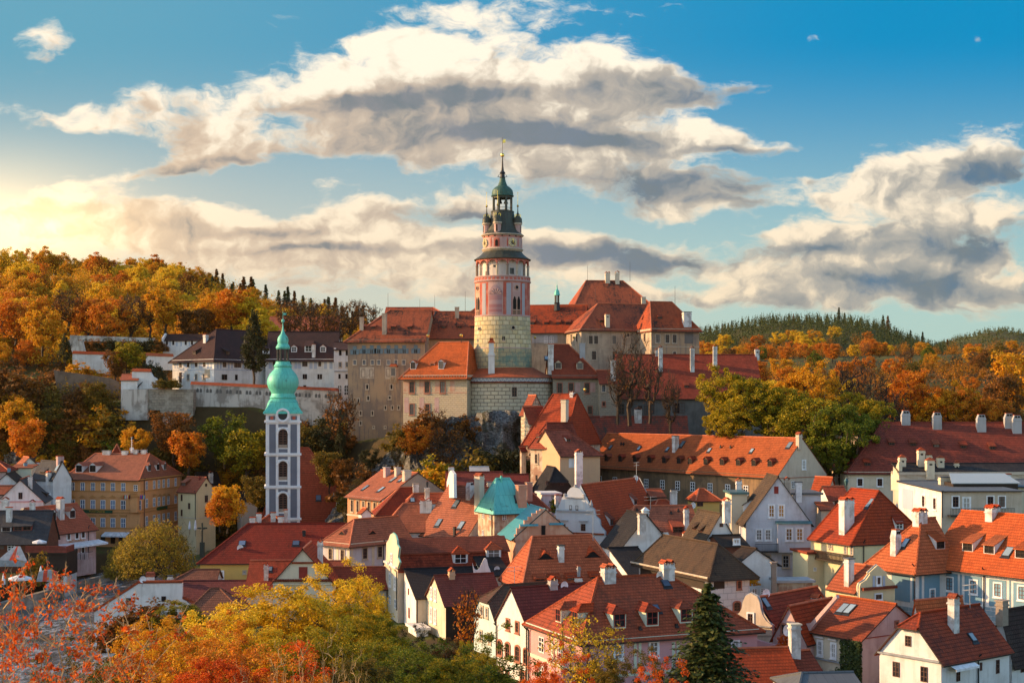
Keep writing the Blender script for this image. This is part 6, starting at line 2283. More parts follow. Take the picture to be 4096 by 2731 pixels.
h = House('house', 'house with yellow baroque gable edged green and tall red mansard roof', 1591, 183, 16, xl=1543, xr=2042, ye=2279, zb=4, wall=CREAM, walls={'F': BEIGE})
W, d, ze = h.W, h.d, h.ze
z1 = h.zat(Vector((0, 1.6, 0)), 2210) ; z2 = h.zat(Vector((0, d / 2, 0)), 2152)
lo, up = MB(), MB()
lo.slab([[(0, -.4, ze - .2), (W, -.4, ze - .2), (W, 1.5, z1), (0, 1.5, z1)], [(W, d + .4, ze - .2), (0, d + .4, ze - .2), (0, d - 1.5, z1), (W, d - 1.5, z1)]], .14)
up.slab([[(0, 1.15, z1 - .1), (W + .3, 1.15, z1 - .1), (W + .3, d / 2, z2), (0, d / 2, z2)], [(W + .3, d - 1.15, z1 - .1), (0, d - 1.15, z1 - .1), (0, d / 2, z2), (W + .3, d / 2, z2)]], .16)
lo.build('lower_roof', tiles('roof_mansard', (0.33, 0.048, 0.018), amt=.75, big=.35), h.root); up.build('upper_roof', REDT, h.root)
h.planes['rF'] = (Vector((0, 0, ze)), Vector((0, -(z1 - ze), 1.5)).normalized())
h.gables['L'] = [(0, 0, ze), (0, d, ze), (0, d - 1.5, z1), (0, d / 2, z2), (0, 1.5, z1)]
h.gables['R'] = [(W, 0, ze), (W, d, ze), (W, d - 1.5, z1), (W, d / 2, z2), (W, 1.5, z1)]
h.body()
h.slabw('L', [(1591, 2277), (1601, 2247), (1594, 2230), (1599, 2190), (1591, 2178), (1590, 2160), (1584, 2140), (1574, 2131), (1564, 2137), (1557, 2158), (1549, 2170), (1547, 2234), (1544, 2253), (1537, 2262)], CREAM, .3, .12, 'gable', COPROOF, .03)
h.win('L', [1571], 2234, 38, .9, 'whites', .13).win('L', [1561, 1581], 2318, 44, .75, 'whites').win('L', [1560, 1582], 2398, 36, .9, 'blue')
h.band('L', 2266, 8, WHITE, .35)
h.dorm('F', 1842, 2256, 2.0, 1.5, 'hip', WHITE, REDB, FWHITE).dorm('F', 1975, 2232, 2.0, 1.3, 'hip', WHITE, REDB, FWHITE)
h.pipe('L', 1590, 2285, 2440)

h = House('house', 'white house with black roof and blue-edged sloping gable beside the mansard house', 1664, 176, 16, xl=1618, W=10.5, ye=2389, zb=4, wall=CREAM, walls={'L': WHITE})
h.roof('x', yr=2274, mat_=tiles('roof_blackbrown', (0.030, 0.022, 0.022), amt=.3, gap=.6), over=.3, kind='shed', verge=.12)
h.win('L', [1635], 2365, 24, .7, 'red_shutter').win('L', [1637], 2450, 42, .5, 'red_shutter')
h.pipe('F', 1668, 2395, 2530)
pts = [(1889, 2252), (1897, 2276), (1906, 2281), (1915, 2276), (1932, 2240), (1937, 2233), (1942, 2233), (1948, 2240), (1953, 2264), (1963, 2288), (1963, 2300), (1895, 2300)]
wall_thing('curved_parapet', 'white curling parapet wall standing between black roofs', pts, 178, WHITE, .7, cat='parapet')
h = House('house', 'black roof strip right of the white curled parapet', 1945, 181, 16, xr=2040, d=6, ye=2300, zb=4, wall=CREAM)
h.roof('x', yr=2226, mat_=MATS['roof_blackbrown'], over=.2, kind='shed')
h.dish('F', 1985, 2275, .42, .8)

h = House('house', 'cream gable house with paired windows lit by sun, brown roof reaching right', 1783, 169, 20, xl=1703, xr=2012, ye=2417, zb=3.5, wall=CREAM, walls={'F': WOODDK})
h.roof('x', yr=2300, mat_=tiles('roof_cream_house', (0.24, 0.058, 0.038), amt=.3), over=.3)
h.win('L', [1727, 1743], 2371, 42, .45, 'whites').win('L', [1726, 1742], 2456, 52, .4, 'whites')
h.chim('F', 1806, 2308, 2268, .8, .7, PEACH, 'hat')
h = House('house', 'white low annex and railing between the cream gable and black-roofed house', 1665, 172, 18, xr=1712, d=4, ye=2520, zb=3.5, wall=WHITE)
h.flat(WHITE)
h = House('house', 'tall pale blue house with clipped gable and brown moss roof', 1985, 157, 24, xl=1896, xr=2230, ye=2478, zb=3, wall=BLUEW)
h.roof('x', yr=2338, h0=2.3, hh0=.52, mat_=tiles('roof_moss', (0.17, 0.075, 0.05), dark=(.09, .08, .05), amt=.6), over=.35)
h.win('L', [1930, 1949], 2443, 36, .48, 'grey').win('L', [1925, 1960], 2540, 36, .55, 'grey')
h = House('house', 'white pointed gable house with four arched red windows', 2112, 143, 27, xl=1987, W=11, ye=2503, zb=3, wall=WHITE)
h.roof('x', yr=2349, mat_=tiles('roof_gable_red', (0.27, 0.048, 0.034), amt=.3), over=.3, verge=.2)
h.win('L', [2033, 2070], 2496, 38, .62, 'red').win('L', [2000, 2032, 2071, 2105], 2588, 56, .62, 'archred').win('L', [2004, 2030], 2690, 36, .6, 'red').win('L', [2092], 2712, 56, .6, 'red')
h.pipe('L', 2110, 2515, 2731); h.pipe('L', 1989, 2500, 2731)
h.chim('F', 2211, 2346, 2301, .95, .7, WHITE, 'hat').dish('F', 2254, 2340, .45, .9)

h = House('house', 'big pink corner house with mint bands and row of dormers in the foreground', 2329, 128, 23, xr=3029, xl=2113, ye=2557, zb=3, wall=PINK, cornice=MINT)
h.roof('x', yr=2309, h0=4.6, h1=6.5, mat_=tiles('roof_pinkhouse', (0.40, 0.075, 0.030), dark=(.10, .035, .02), amt=.6, row=.38, wid=.3), over=.55, capmat=REDB)
h.win('L', [2167], 2577, 62, .78, 'white').win('L', [2243], 2600, 60, .62, 'white').win('L', [2167], 2690, 60, .78, 'white')
h.win('F', [2473, 2615], 2605, 58, .62, 'whites').win('F', [2940], 2590, 50, .6, 'whites')
h.band('L', 2640, 14, MINT, .05, x=2200); h.band('F', 2690, 14, MINT, .05, x=2500)
for x in (2535, 2554, 2688, 2706, 2955):
    h.panel('F', x, x + 11, 2566, 2690, MINT, .04)
for x in (2206, 2222, 2290):
    h.panel('L', x, x + 7, 2540, 2640, MINT, .04)
h.dorm('L', 2233, 2488, 1.25, 1.45, 'hip', MINT, REDB, SHUTRED).dorm('L', 2300, 2502, 1.3, 1.5, 'hip', MINT, REDB, SHUTRED)
for x, y in ((2478, 2512), (2609, 2503), (2745, 2490)):
    h.dorm('F', x, y, 1.35, 1.5, 'hip', MINT, REDT, SHUTRED)
h.chim('F', 2433, 2318, 2252, 1.35, 1.0, WHITE, 'two').chim('F', 2668, 2306, 2236, 1.35, 1.0, WHITE, 'two').sky('F', 2663, 2333, .65, .8, GLASSB).sky('F', 2622, 2433, .65, .8, GLASSB)
h.chim('F', 2560, 2515, 2500, .25, .25, IRON, 'none').chim('F', 2706, 2505, 2490, .25, .25, IRON, 'none').dish('F', 2636, 2300, .45, .8)
h.pipe('L', 2120, 2520, 2731)

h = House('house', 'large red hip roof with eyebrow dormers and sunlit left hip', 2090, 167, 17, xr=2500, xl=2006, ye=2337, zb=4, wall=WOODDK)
h.roof('x', yr=2144, h0=2.6, h1=2.8, mat_=REDB, over=.45)
h.eyebrow('F', 2182, 2233, 2.0, .8, REDB).eyebrow('F', 2370, 2225, 2.0, .8, REDB).chim('F', 2243, 2235, 2178, .75, .7, WHITE, 'flat', COPOLD).chim('F', 2315, 2328, 2262, .35, .35, FGREY, 'none').chim('F', 2312, 2326, 2305, .9, .8, WHITE, 'flat')
for x, y in ((2160, 2322), (2218, 2322), (2286, 2318), (2380, 2312)):
    h.dorm('F', x, y, 1.3, .45, 'shed', REDT, REDB)
h.antenna('L', 2058, 2330, 2265); h.antenna('F', 2372, 2160, 2040)

h = House('house', 'house with wide grey-brown shingle hip roof over white painted block walls', 2843, 158, 24, xl=2556, xr=2998, ye=2287, zb=4, wall=SCRATCH)
h.roof('y', yr=2174, h0=2.6, h1=1.5, mat_=SHINGLE, over=.8)
b = MB(); p = h.on('L', 2800, 2290)
b.box((-.05, 1.2, h.ze - 2.1), (-.012, h.d - .4, h.ze - .3)); b.box((.4, -.05, h.ze - 1.9), (h.W * .35, -.012, h.ze - .3)); b.build('open_loft', WOODDK, h.root)
b = MB(); b.tube((-.85, -.8, h.ze - .55), (-.85, h.d + .5, h.ze - .55), .12, n=6); b.build('gutter', FSAND, h.root)
h.win('F', [2956], 2337, 28, .55, 'archred').win('F', [2947], 2424, 36, .75, 'archred').band('L', 2320, 7, WHITE, .3)
h = House('house', 'second dark shingle roof sloping right behind the block-painted house', 2935, 170, 28, xl=2885, W=6.5, ye=2262, zb=4, wall=WHITE)
h.roof('y', yr=2192, mat_=SHINDK, over=.6)
h = House('house', 'house with black roof in the gap right of the big red hip roof', 2530, 178, 20, xr=2640, d=7, ye=2310, zb=4, wall=WHITE)
h.roof('x', yr=2190, mat_=BLACK, over=.4, kind='shed')

h = House('house', 'ruined pink stepped gable with peeling plaster and teal metal roof', 2062, 192, 12, xr=2300, d=9, ye=2142, zb=4, wall=PEELP)
h.roof('y', yr=2036, mat_=copper('metal_turquoise', (0.06, 0.26, 0.30), (0.09, 0.33, 0.36), (0.05, 0.13, 0.14), .45), over=.7)
h.slabw('F', [(2058, 2160), (2058, 2136), (2066, 2136), (2066, 2112), (2079, 2112), (2079, 2097), (2096, 2097), (2096, 2080), (2112, 2080), (2112, 2066), (2127, 2066), (2127, 2052), (2146, 2052), (2146, 2041), (2160, 2041), (2160, 2034), (2192, 2034), (2192, 2046), (2206, 2046), (2206, 2060), (2222, 2060), (2222, 2076), (2240, 2076), (2240, 2092), (2256, 2092), (2256, 2106), (2272, 2106), (2272, 2122), (2286, 2122), (2286, 2140), (2300, 2140), (2300, 2170)], PEELP, .45, .15, 'stepped_gable')
h.win('F', [2172], 2120, 42, .45, 'dark', .17)
for x0, x1, y in ((2078, 2150, 2098), (2195, 2251, 2093)):
    p, q = h.on('F', x0, y), h.on('F', x1, y)
    b = MB(); b.hexa([(p.x, -.75, p.z - .15), (q.x, -.75, p.z - .15), (q.x, -.15, p.z - .15), (p.x, -.15, p.z - .15)], [(p.x, -.2, p.z + .1), (q.x, -.2, p.z + .1), (q.x, -.15, p.z + .1), (p.x, -.15, p.z + .1)]); b.build('tiled_ledge', MATS['metal_turquoise'], h.root)
h = House('tower_house', 'square peeling tower house under a green copper pyramid roof', 1977, 204, 25, xl=1912, xr=2118, ye=2034, zb=4, wall=PEEL, cat='house')
h.roof('x', yr=1913, h0=1.6, h1=1.9, mat_=COPROOF, over=.55)
h.win('L', [1934, 1961], 2061, 26, .75, 'whitearch').win('L', [1932], 2130, 22, .7, 'whitearch').win('F', [2017], 2066, 25, .7, 'white').sky('F', 2070, 1993, .8, .9).chim('F', 2085, 2010, 1938, 1.5, 1.1, PEELP, 'flat', PEELP)
h.pipe('L', 1970, 2040, 2140); h.chim('F', 2005, 1925, 1900, .25, .25, COPPER, 'none')
h = House('house', 'town house with white scrolled baroque gable and long bright red roof', 2424, 205, 64, xl=2222, W=24, ye=2142, zb=4, wall=WHITE)
h.roof('x', yr=1938, mat_=REDB, over=.4, verge=-.4)
h.slabw('L', [(2421, 2165), (2421, 2126), (2402, 2105), (2398, 2078), (2382, 2063), (2377, 2036), (2360, 2024), (2344, 1990), (2335, 1986), (2332, 1971), (2321, 1955), (2302, 1946), (2283, 1952), (2270, 1967), (2268, 1982), (2249, 1990), (2237, 2022), (2226, 2028), (2222, 2051), (2215, 2060), (2215, 2165)], plaster('gable_bluewhite', (0.58, 0.60, 0.62), (.46, .47, .48), .4), .55, .1, 'gable', GREYW, .02)
h.win('L', [2284, 2309], 2029, 20, .5, 'dark', .11).win('L', [2334], 2108, 28, .65, 'brown', .11).win('L', [2258], 2100, 14, .8, 'dark', .11)
for x0, x1, y0, y1, m_ in ((2228, 2374, 2038, 2044, GREYW), (2264, 2340, 1986, 1991, GREYW), (2262, 2342, 2000, 2034, WHITE), (2244, 2274, 2078, 2083, GREYW), (2318, 2352, 2080, 2086, GREYW), (2222, 2418, 2124, 2130, REDT)):
    h.panel('L', x0, x1, y0, y1, m_, .32 if m_ in (GREYW, REDT) else .14, 'gable_moulding')
for x, yb_, yt_ in ((2230, 2028, 1993), (2365, 2028, 1997), (2302, 1946, 1936), (2260, 1984, 1972), (2337, 1986, 1972)):
    p = h.on('L', x, yb_); zt = h.zat(p, yt_)
    b = MB(); b.lathe([(.30, p.z), (.22, p.z + .15), (.30, p.z + .3), (0, zt)], 8, (p.x, p.y)); b.build('pinnacle', GREYW, h.root)
h.dorm('F', 2447, 2100, 1.3, 1.1, 'shed', WHITE, REDT).dorm('F', 2542, 2018, 1.3, 1.0, 'shed', WHITE, REDT)
h.dish('F', 2540, 1912, .5, .8).antenna('F', 2546, 1930, 1848)
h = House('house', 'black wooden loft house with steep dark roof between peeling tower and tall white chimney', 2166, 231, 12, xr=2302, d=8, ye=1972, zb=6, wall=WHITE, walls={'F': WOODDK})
h.roof('y', yr=1868, h0=2.5, hh0=.45, mat_=BLACK, over=.7)
h.win('F', [2190, 2248], 1931, 16, .9, 'brown').chim('R', 2315, 1935, 1795, 1.2, 1.1, WHITE, 'hat')
h = House('house', 'white walled terrace house under the black wooden loft', 2172, 224, 10, xr=2240, d=5, ye=1978, zb=6, wall=WHITE)
h.flat(WHITE); h.chim('F', 2232, 1990, 1975, 1.0, .9, WHITE, 'hat')

h = House('palace', 'long barrack-like house with bright orange roof, row of small dormers and cream right gable', 3111, 236, 35, xr=3306, xl=2336, ye=1899, zb=8, wall=BEIGE, walls={'L': BROWNP}, cat='house', cornice=BROWNP)
h.roof('y', yr=1752, mat_=ORANGE, over=.55, verge=.12)
h.win('L', [2350, 2399, 2460, 2521, 2585, 2650, 2711, 2771, 2841, 2911, 2983], 1917, 34, .72, 'white')
for x, y in zip((2369, 2425, 2480, 2539, 2597, 2656, 2715, 2759, 2822, 2887, 2952, 3014, 3079), range(1840, 1880, 2)):
    h.dorm('L', x, y + 2, 1.1, 1.05, 'gable', WOOD, REDT, WOODDK, DARK)
for x, y in ((2443, 1788), (2557, 1792), (2671, 1796), (2838, 1800), (3008, 1802)):
    h.sky('L', x, y, .6, .8)
h.sky('L', 2730, 1776, .8, 1.3).sky('L', 3158, 1780, .8, 1.2)
h.chim('L', 2702, 1798, 1741, 1.1, .9, WHITE, 'flat', BRICK).chim('F', 3196, 1770, 1726, .9, .8, BEIGE, 'hat')
for x, y in ((2485, 1780), (2494, 1781), (2882, 1792), (2922, 1793)):
    h.chim('L', x, y, y - 13, .22, .22, IRON, 'none')
h.win('F', [3215], 1858, 34, .5, 'whites').win('F', [3172], 1938, 28, .65, 'white')
h.band('F', 1907, 3, FRED, .08, x=3200)

h = House('house', 'tall steep orange roof with stout chimney below the round castle wall', 2262, 256, 62, xl=2092, W=15, ye=1770, zb=10, wall=PEEL)
h.roof('y', yr=1576, h0=1.2, h1=2.4, mat_=tiles('roof_tall', (0.44, 0.072, 0.026), amt=.5, row=.42, wid=.34), over=.5)
h.chim('L', 2259, 1690, 1597, 1.35, 1.1, CREAM, 'flat', BRICK).rod('L', 2340, 1580, 1558, .05, ball=.3).rod('L', 2240, 1580, 1562, .04).chim('L', 2290, 1576, 1565, 1.2, .7, WHITE, 'hat')
h = House('tower_house', 'peeling brick house with small red hip roof on the castle slope', 2187, 247, 48, xl=2122, W=9, ye=1779, zb=8, wall=PEEL, cat='house')
h.roof('x', yr=1691, h0=2.2, mat_=tiles('roof_ruin', (0.34, 0.062, 0.032), amt=.8, row=.42, wid=.34), over=.35)
h.win('L', [2146], 1834, 36, .36, 'sand').win('F', [2214], 1843, 28, .5, 'sand').win('L', [2146], 1910, 22, .4, 'dark').dorm('L', 2151, 1750, .8, .5, 'shed', WHITE, REDT)
h = House('house', 'peach walled house with curved dark red hip roof left of the long orange roof', 2240, 243, 32, xr=2400, d=9, ye=1815, zb=8, wall=PEACH)
h.roof('x', yr=1718, h1=4.0, mat_=MATS['roof_ruin'], over=.5)
h.panel('F', 2275, 2303, 1833, 1870, WHITE, .05, 'niche_frame').name = 'niche_frame'
h.dorm('F', 2274, 1765, .9, .6, 'shed', WHITE, REDT)
h = House('house', 'long dark red ridged roof with tiny white chimney house below the bare trees', 2350, 282.5, 2, xr=2748, d=5, ye=1768, zb=12, wall=PEEL)
h.roof('x', yr=1665, mat_=tiles('roof_dark_long', (0.31, 0.055, 0.034), dark=(.06, .05, .04), amt=.8, row=.45, wid=.36), over=.4, verge=.5)
h.chim('F', 2552, 1672, 1628, 1.6, 1.1, WHITE, 'hat').chim('L' if 'rL' in h.planes else 'F', 2336, 1700, 1640, 1.0, .9, PEEL, 'hat').dish('F', 2322, 1710, .4, .6)
h = House('house', 'small brick-red roofed lookout clinging to the round castle wall', 2112, 266, 24, xr=2176, d=3.2, ye=1648, zb=18, wall=DIAMOND)
h.roof('y', yr=1580, mat_=REDT, over=.35)
h = House('house', 'lower brick-red lean-to beneath the lookout on the castle wall', 2118, 262, 20, xr=2190, d=3, ye=1690, zb=16, wall=DIAMOND)
h.roof('x', yr=1626, mat_=REDT, over=.3, kind='shed')
h = House('wall_stub', 'narrow grey brick wall remnant at the left edge of the peeling house', 2086, 250, 40, xr=2104, xl=2080, ye=1800, zb=8, wall=PEEL, cat='wall')
h.roof('x', yr=1788, mat_=REDT, over=.2, kind='shed')

h = House('house', 'classical salmon house with white cornice and plain pink roof below the cliff', 1533, 240, 35, xl=1390, W=13.6, ye=1992, zb=5, wall=SALMON, walls={'F': BRICK}, cornice=WHITE)
h.roof('y', yr=1890, mat_=PINKT, over=.7, verge=.1)
h.win('L', [1409, 1432, 1455, 1477, 1500, 1520], 2022, 46, .42, 'sand')
h.sky('L', 1462, 1950, .7, 1.3).sky('L', 1525, 1957, .7, 1.3).sky('L', 1573, 1917, .7, 1.3).sky('L', 1608, 1916, .7, 1.3)
h.chim('L', 1547, 1902, 1867, 1.1, .9, PINKP, 'flat', GREYW).chim('L', 1590, 1899, 1868, 1.0, .8, BEIGE, 'flat', GREYW).chim('L', 1627, 1916, 1880, 1.5, .9, BEIGE, 'flat', GREYW)
h.band('L', 2072, 6, BEIGE, .15)
h = House('house', 'dark brown-red hip roof just right of the salmon house', 1506, 228, 8, xr=1668, d=8.5, ye=2052, zb=4, wall=PEACH)
h.roof('x', yr=1948, h0=4.0, h1=0, mat_=REDT, over=.4)
h.chim('F', 1663, 1972, 1932, 1.0, .9, WHITE, 'flat', BRICK)
h = House('house', 'small brown-red roof with steel flue behind the wide drip-stained chimney', 1622, 226, 8, xr=1790, d=5.5, ye=2018, zb=4, wall=WHITE)
h.roof('x', yr=1972, h0=1.5, mat_=REDT, over=.3)
h.chim('F', 1709, 2000, 1950, .8, .7, WHITE, 'flat', GREYW).chim('F', 1709, 1985, 1924, .3, .3, IRON, 'none').sky('F', 1650, 2000, .6, 1.0)
h = House('house', 'red roofed house with wide drip-stained chimney and white wall in the middle', 1530, 215, 3, xr=1780, d=10, ye=2119, zb=4, wall=WHITE)
h.roof('x', yr=2012, h0=3.0, mat_=PINKT, over=.45)
h.win('F', [1573, 1623], 2140, 26, .75, 'brown').chim('F', 1703, 2040, 1990, 2.0, 1.2, plaster('plaster_dripped', (.66, .64, .62), (.16, .12, .10), .9), 'two').sky('F', 1732, 2030, .8, 1.3)
h = House('chimney_house', 'little white chimney house with arched opening beside the salmon facade', 1446, 212, 25, xr=1485, d=1.4, ye=2050, zb=4, wall=WHITE, cat='house')
h.roof('y', yr=2032, mat_=ORANGE, over=.2)
h = House('house', 'steep pink-red roof with four skylights left of the copper tower', 1865, 209, 48, xl=1677, W=13, ye=2147, zb=4, wall=WHITE)
h.roof('y', yr=1950, mat_=PINKT, over=.35, verge=.25)
h.sky('L', 1825, 2014, .8, 1.3).sky('L', 1755, 2090, .8, 1.3).sky('L', 1845, 2100, .8, 1.3)
h.chim('L', 1880, 1985, 1925, 1.1, 1.0, WHITE, 'taper').chim('L', 1818, 2142, 2105, .35, .35, IRON, 'none').chim('L', 1917, 2040, 1890, 1.15, 1.2, CREAM, 'hat')
h = House('house', 'dark red roof with white left gable and chimney under the bushy cliff', 1790, 232, 4, xr=2012, d=9, ye=1972, zb=5, wall=WHITE)
h.roof('x', yr=1887, mat_=tiles('roof_cliff', (0.27, 0.048, 0.032), amt=.3), over=.3)
h.chim('F', 1805, 1910, 1866, .95, .9, WHITE, 'none').slabw('L', [(1783, 1990), (1783, 1950), (1798, 1890), (1806, 1880), (1816, 1895), (1818, 1990)], WHITE, .4)
h.chim('F', 1962, 1990, 1925, 1.2, .9, CREAM, 'flat', METAL)
h = House('house', 'dark red roof with white dormer wall at the foot of the peeling tower', 2010, 236, 4, xr=2115, d=7, ye=1950, zb=5, wall=WHITE)
h.roof('x', yr=1896, mat_=MATS['roof_cliff'], over=.3)
h = House('house', 'white lean-to wall with small chimney in the dark cliff bushes', 1880, 244, 4, xr=1958, d=3, ye=1888, zb=5, wall=WHITE)
h.roof('x', yr=1866, mat_=GREYW, over=.05, kind='shed', verge=.05)
h = House('house', 'dark red roofs with peeling chimneys right of the copper tower', 2090, 220, 20, xr=2200, d=7, ye=2040, zb=5, wall=BEIGE)
h.roof('x', yr=1950, h1=2.5, mat_=REDT, over=.3)
h.chim('F', 2116, 1995, 1928, 1.0, .8, PEELP, 'flat', BRICK).dish('F', 2098, 1945, .35, .5)

h = House('house', 'tall white gable house with small balcony and eight lit windows', 2984, 198, 0, xr=3241, d=8.5, ye=2084, zb=5, wall=plaster('plaster_bluish', (0.60, 0.60, 0.63), (.38, .36, .36), .6))
h.roof('y', yr=1905, mat_=SHINGLE, over=.5, verge=.25)
h.win('F', [3086, 3125], 2043, 46, .45, 'warm').win('F', [3105], 1959, 28, .62, 'red_shutter').win('F', [3036, 3072], 2138, 40, .5, 'whites').win('F', [3069, 3143], 2244, 46, .48, 'grey').win('F', [3036], 2236, 40, .45, 'grey')
p, q = h.on('F', 3106, 2092), h.on('F', 3238, 2206)
b = MB(); b.box((p.x, -.9, q.z), (q.x, 0.0, p.z)); b.build('bay', MATS['plaster_bluish'], h.root)
b = MB(); b.hexa([(p.x - .2, -1.15, p.z), (q.x + .2, -1.15, p.z), (q.x + .2, 0, p.z), (p.x - .2, 0, p.z)], [(p.x - .2, -.3, p.z + .35), (q.x + .2, -.3, p.z + .35), (q.x + .2, 0, p.z + .35), (p.x - .2, 0, p.z + .35)]); b.build('bay_roof', TEALM, h.root)
for x in (3151, 3193):
    pp = h.on('F', x, 2134); add_window(h.root, (pp.x, -.905, pp.z), 0, .8, 1.6, 'warm')
p, q = h.on('F', 3016, 2202), h.on('F', 3108, 2172)
b = MB(); b.box((p.x, -1.1, p.z - .12), (q.x, 0, p.z))
for i in range(22):
    x = p.x + (q.x - p.x) * i / 21
    b.box((x - .02, -1.08, p.z), (x + .02, -1.04, q.z))
b.box((p.x, -1.1, q.z), (q.x, -1.03, q.z + .06)); b.build('balcony', IRON, h.root)
h.dorm('L', 2972, 2044, 1.4, 1.1, 'shed', WHITE, SHINGLE, FWHITE)
h.pipe('F', 3236, 2090, 2310); h.chim('L', 2955, 2005, 1910, .9, .8, WHITE, 'hat').chim('R', 3147, 1995, 1905, .8, .8, BEIGE, 'hat')
h = House('house', 'narrow cream stair block left of the tall white gable house', 2926, 204, 0, xr=2988, d=6, ye=1976, zb=6, wall=CREAM)
h.flat(TEALM)
h = House('house', 'plain grey-white block with flat roof right of the tall white gable house', 3170, 207, 0, xr=3284, d=7, ye=1978, zb=6, wall=MATS['plaster_bluish'])
h.flat(METAL); h.chim('F', 3194, 1975, 1925, .9, .8, FWHITE, 'flat', METAL)
h = House('house', 'small red gabled house with cream right gable below the long orange roof', 3302, 222, 42, xr=3352, xl=3240, ye=1988, zb=8, wall=BEIGE)
h.roof('y', yr=1908, mat_=REDB, over=.25)
h = House('house', 'short dark red roof over a white wall near the street lamp', 3318, 213, 5, xr=3395, d=6, ye=1997, zb=8, wall=WHITE)
h.roof('x', yr=1944, mat_=REDT, over=.3); h.win('F', [3348], 2012, 18, 1.2, 'brown')
h = House('house', 'low orange garden roof beside a stone lantern pillar', 3285, 205, 10, xr=3345, d=4, ye=2035, zb=8, wall=BEIGE)
h.roof('x', yr=2008, mat_=REDB, over=.3)
h = House('house', 'large cream house with big orange-brown hip roof, massive white chimney and wooden balcony', 3411, 181, 24, xl=3243, W=12, ye=2163, zb=5, wall=PALEYEL)
h.roof('y', yr=1962, h0=2.4, h1=0.8, mat_=tiles('roof_big_brown', (0.37, 0.070, 0.026), dark=(.12, .03, .02), amt=.5, row=.42, wid=.3), over=.55)
h.chim('L', 3386, 2113, 1985, 1.75, 1.3, WHITE, 'two').sky('L', 3480, 2012, .6, 1.4).dorm('F', 3597, 2117, 1.3, 1.1, 'shed', WHITE, REDT, FWHITE)
h.win('L', [3383, 3408], 2198, 32, .4, 'grey').win('L', [3318, 3326], 2175, 30, .35, 'grey').pipe('F', 3453, 2165, 2280)
p, q = h.on('L', 3290, 2230), h.on('L', 3420, 2212)
b = MB(); b.box((-1.3, q.y - 1.2, p.z - .1), (0, p.y, p.z + .05))
for i in range(30):
    y_ = q.y - 1.2 + (p.y - q.y + 1.2) * i / 29
    b.box((-1.3, y_ - .06, p.z), (-1.22, y_ + .06, p.z + 1.0))
b.box((-1.34, q.y - 1.2, p.z + 1.0), (-1.18, p.y, p.z + 1.12)); b.build('balcony', WOODDK, h.root)
h = House('house', 'tall yellow wall with small square window in the lane below the wooden balcony', 3232, 186, 12, xr=3300, d=5, ye=2215, zb=5, wall=PALEYEL)
h.flat(REDT); h.win('F', [3260], 2276, 15, .9, 'white')
h = House('museum', 'broad cream building with huge dark red hip roof and five stout chimneys at the right', 3393, 240, -3, xr=4340, d=17, ye=1883, zb=8, wall=CREAM, cat='building', cornice=CREAM)
h.roof('x', yr=1688, h0=7.5, mat_=tiles('roof_museum', (0.29, 0.046, 0.028), dark=(.09, .03, .025), amt=.4, row=.42, wid=.4), over=.5)
for x, yb_, yt_ in ((3622, 1689, 1640), (3747, 1706, 1647), (3924, 1716, 1655), (4066, 1722, 1658), (4034, 1702, 1651)):
    h.chim('F', x, yb_, yt_, 1.7, 1.2, GREYW, 'taper')
for x, y in ((3567, 1780), (3653, 1783), (3746, 1788), (3855, 1792), (3970, 1797), (3470, 1862)):
    h.dorm('F', x, y, 1.0, .7, 'shed', WOODDK, REDT)
h.win('F', [3440, 3519], 1928, 28, .65, 'browns')
h = House('house', 'cream house with black roof and scrolled parapets carrying four square chimneys', 3598, 214, 3, xr=4250, d=3, ye=1884, zb=6, wall=BEIGE, cornice=BEIGE)
h.roof('x', yr=1853, mat_=BLACK, over=.2, kind='shed')
h.slabw('L', [(3598, 1960), (3598, 1846), (3592, 1850), (3584, 1872), (3572, 1884), (3566, 1892), (3566, 1960)], CREAM, .5)
for x, yb_, yt_, w_ in ((3608, 1862, 1815, 1.1), (3684, 1862, 1787, 1.15), (3719, 1884, 1827, 1.3), (3713, 1860, 1806, 1.0), (3761, 1866, 1817, 1.1), (3826, 1866, 1838, .7)):
    h.chim('F', x, yb_, yt_, w_, w_ * .85, CREAM, 'pyr')
for x in (3630, 3700, 3800, 3900, 4000, 4080):
    b = MB(); p = h.on('F', x, 1912)
    for q in range(8):
        f0, f1 = q / 8, (q + 1) / 8
        b.tube((p.x - 1.6 + 3.2 * f0, -.04, p.z + .9 * (1 - f0) ** 2), (p.x - 1.6 + 3.2 * f1, -.04, p.z + .9 * (1 - f1) ** 2), .09, n=4)
    b.build('volute', FSAND, h.root)
h.band('F', 1915, 4, BEIGE, .15, x=3700)
h = House('house', 'white flat-roofed house with long iron balcony and roof skylight', 3766, 192, 2, xl=3594, xr=4087, ye=1962, zb=6, wall=BEIGE, walls={'L': WHITE})
h.roof('x', yr=1932, mat_=METAL, over=.5, kind='shed')
h.win('L', [3695, 3740], 2004, 42, .75, 'browns').panel('L', 3610, 3652, 1952, 2030, GREYBL, .04)
h.win('F', [3822, 3961, 4007], 2006, 40, .6, 'browns').win('F', [3866], 2020, 60, .42, 'whites')
p, q = h.on('F', 3790, 2058), h.on('F', 4044, 2030)
b = MB(); b.box((p.x, -1.3, p.z - .2), (q.x, 0, p.z))
for i in range(44):
    x = p.x + (q.x - p.x) * i / 43
    b.box((x - .018, -1.28, p.z), (x + .018, -1.24, q.z))
b.box((p.x, -1.3, q.z), (q.x, -1.22, q.z + .05)); b.build('balcony', IRON, h.root)
pp = h.on('rF', 3930, 1943)
b = MB(); b.box((-4.6, -1.2, -.6), (4.6, 3.0, .5)); o = b.build('skylight', WOODDK, h.root); o.location = pp
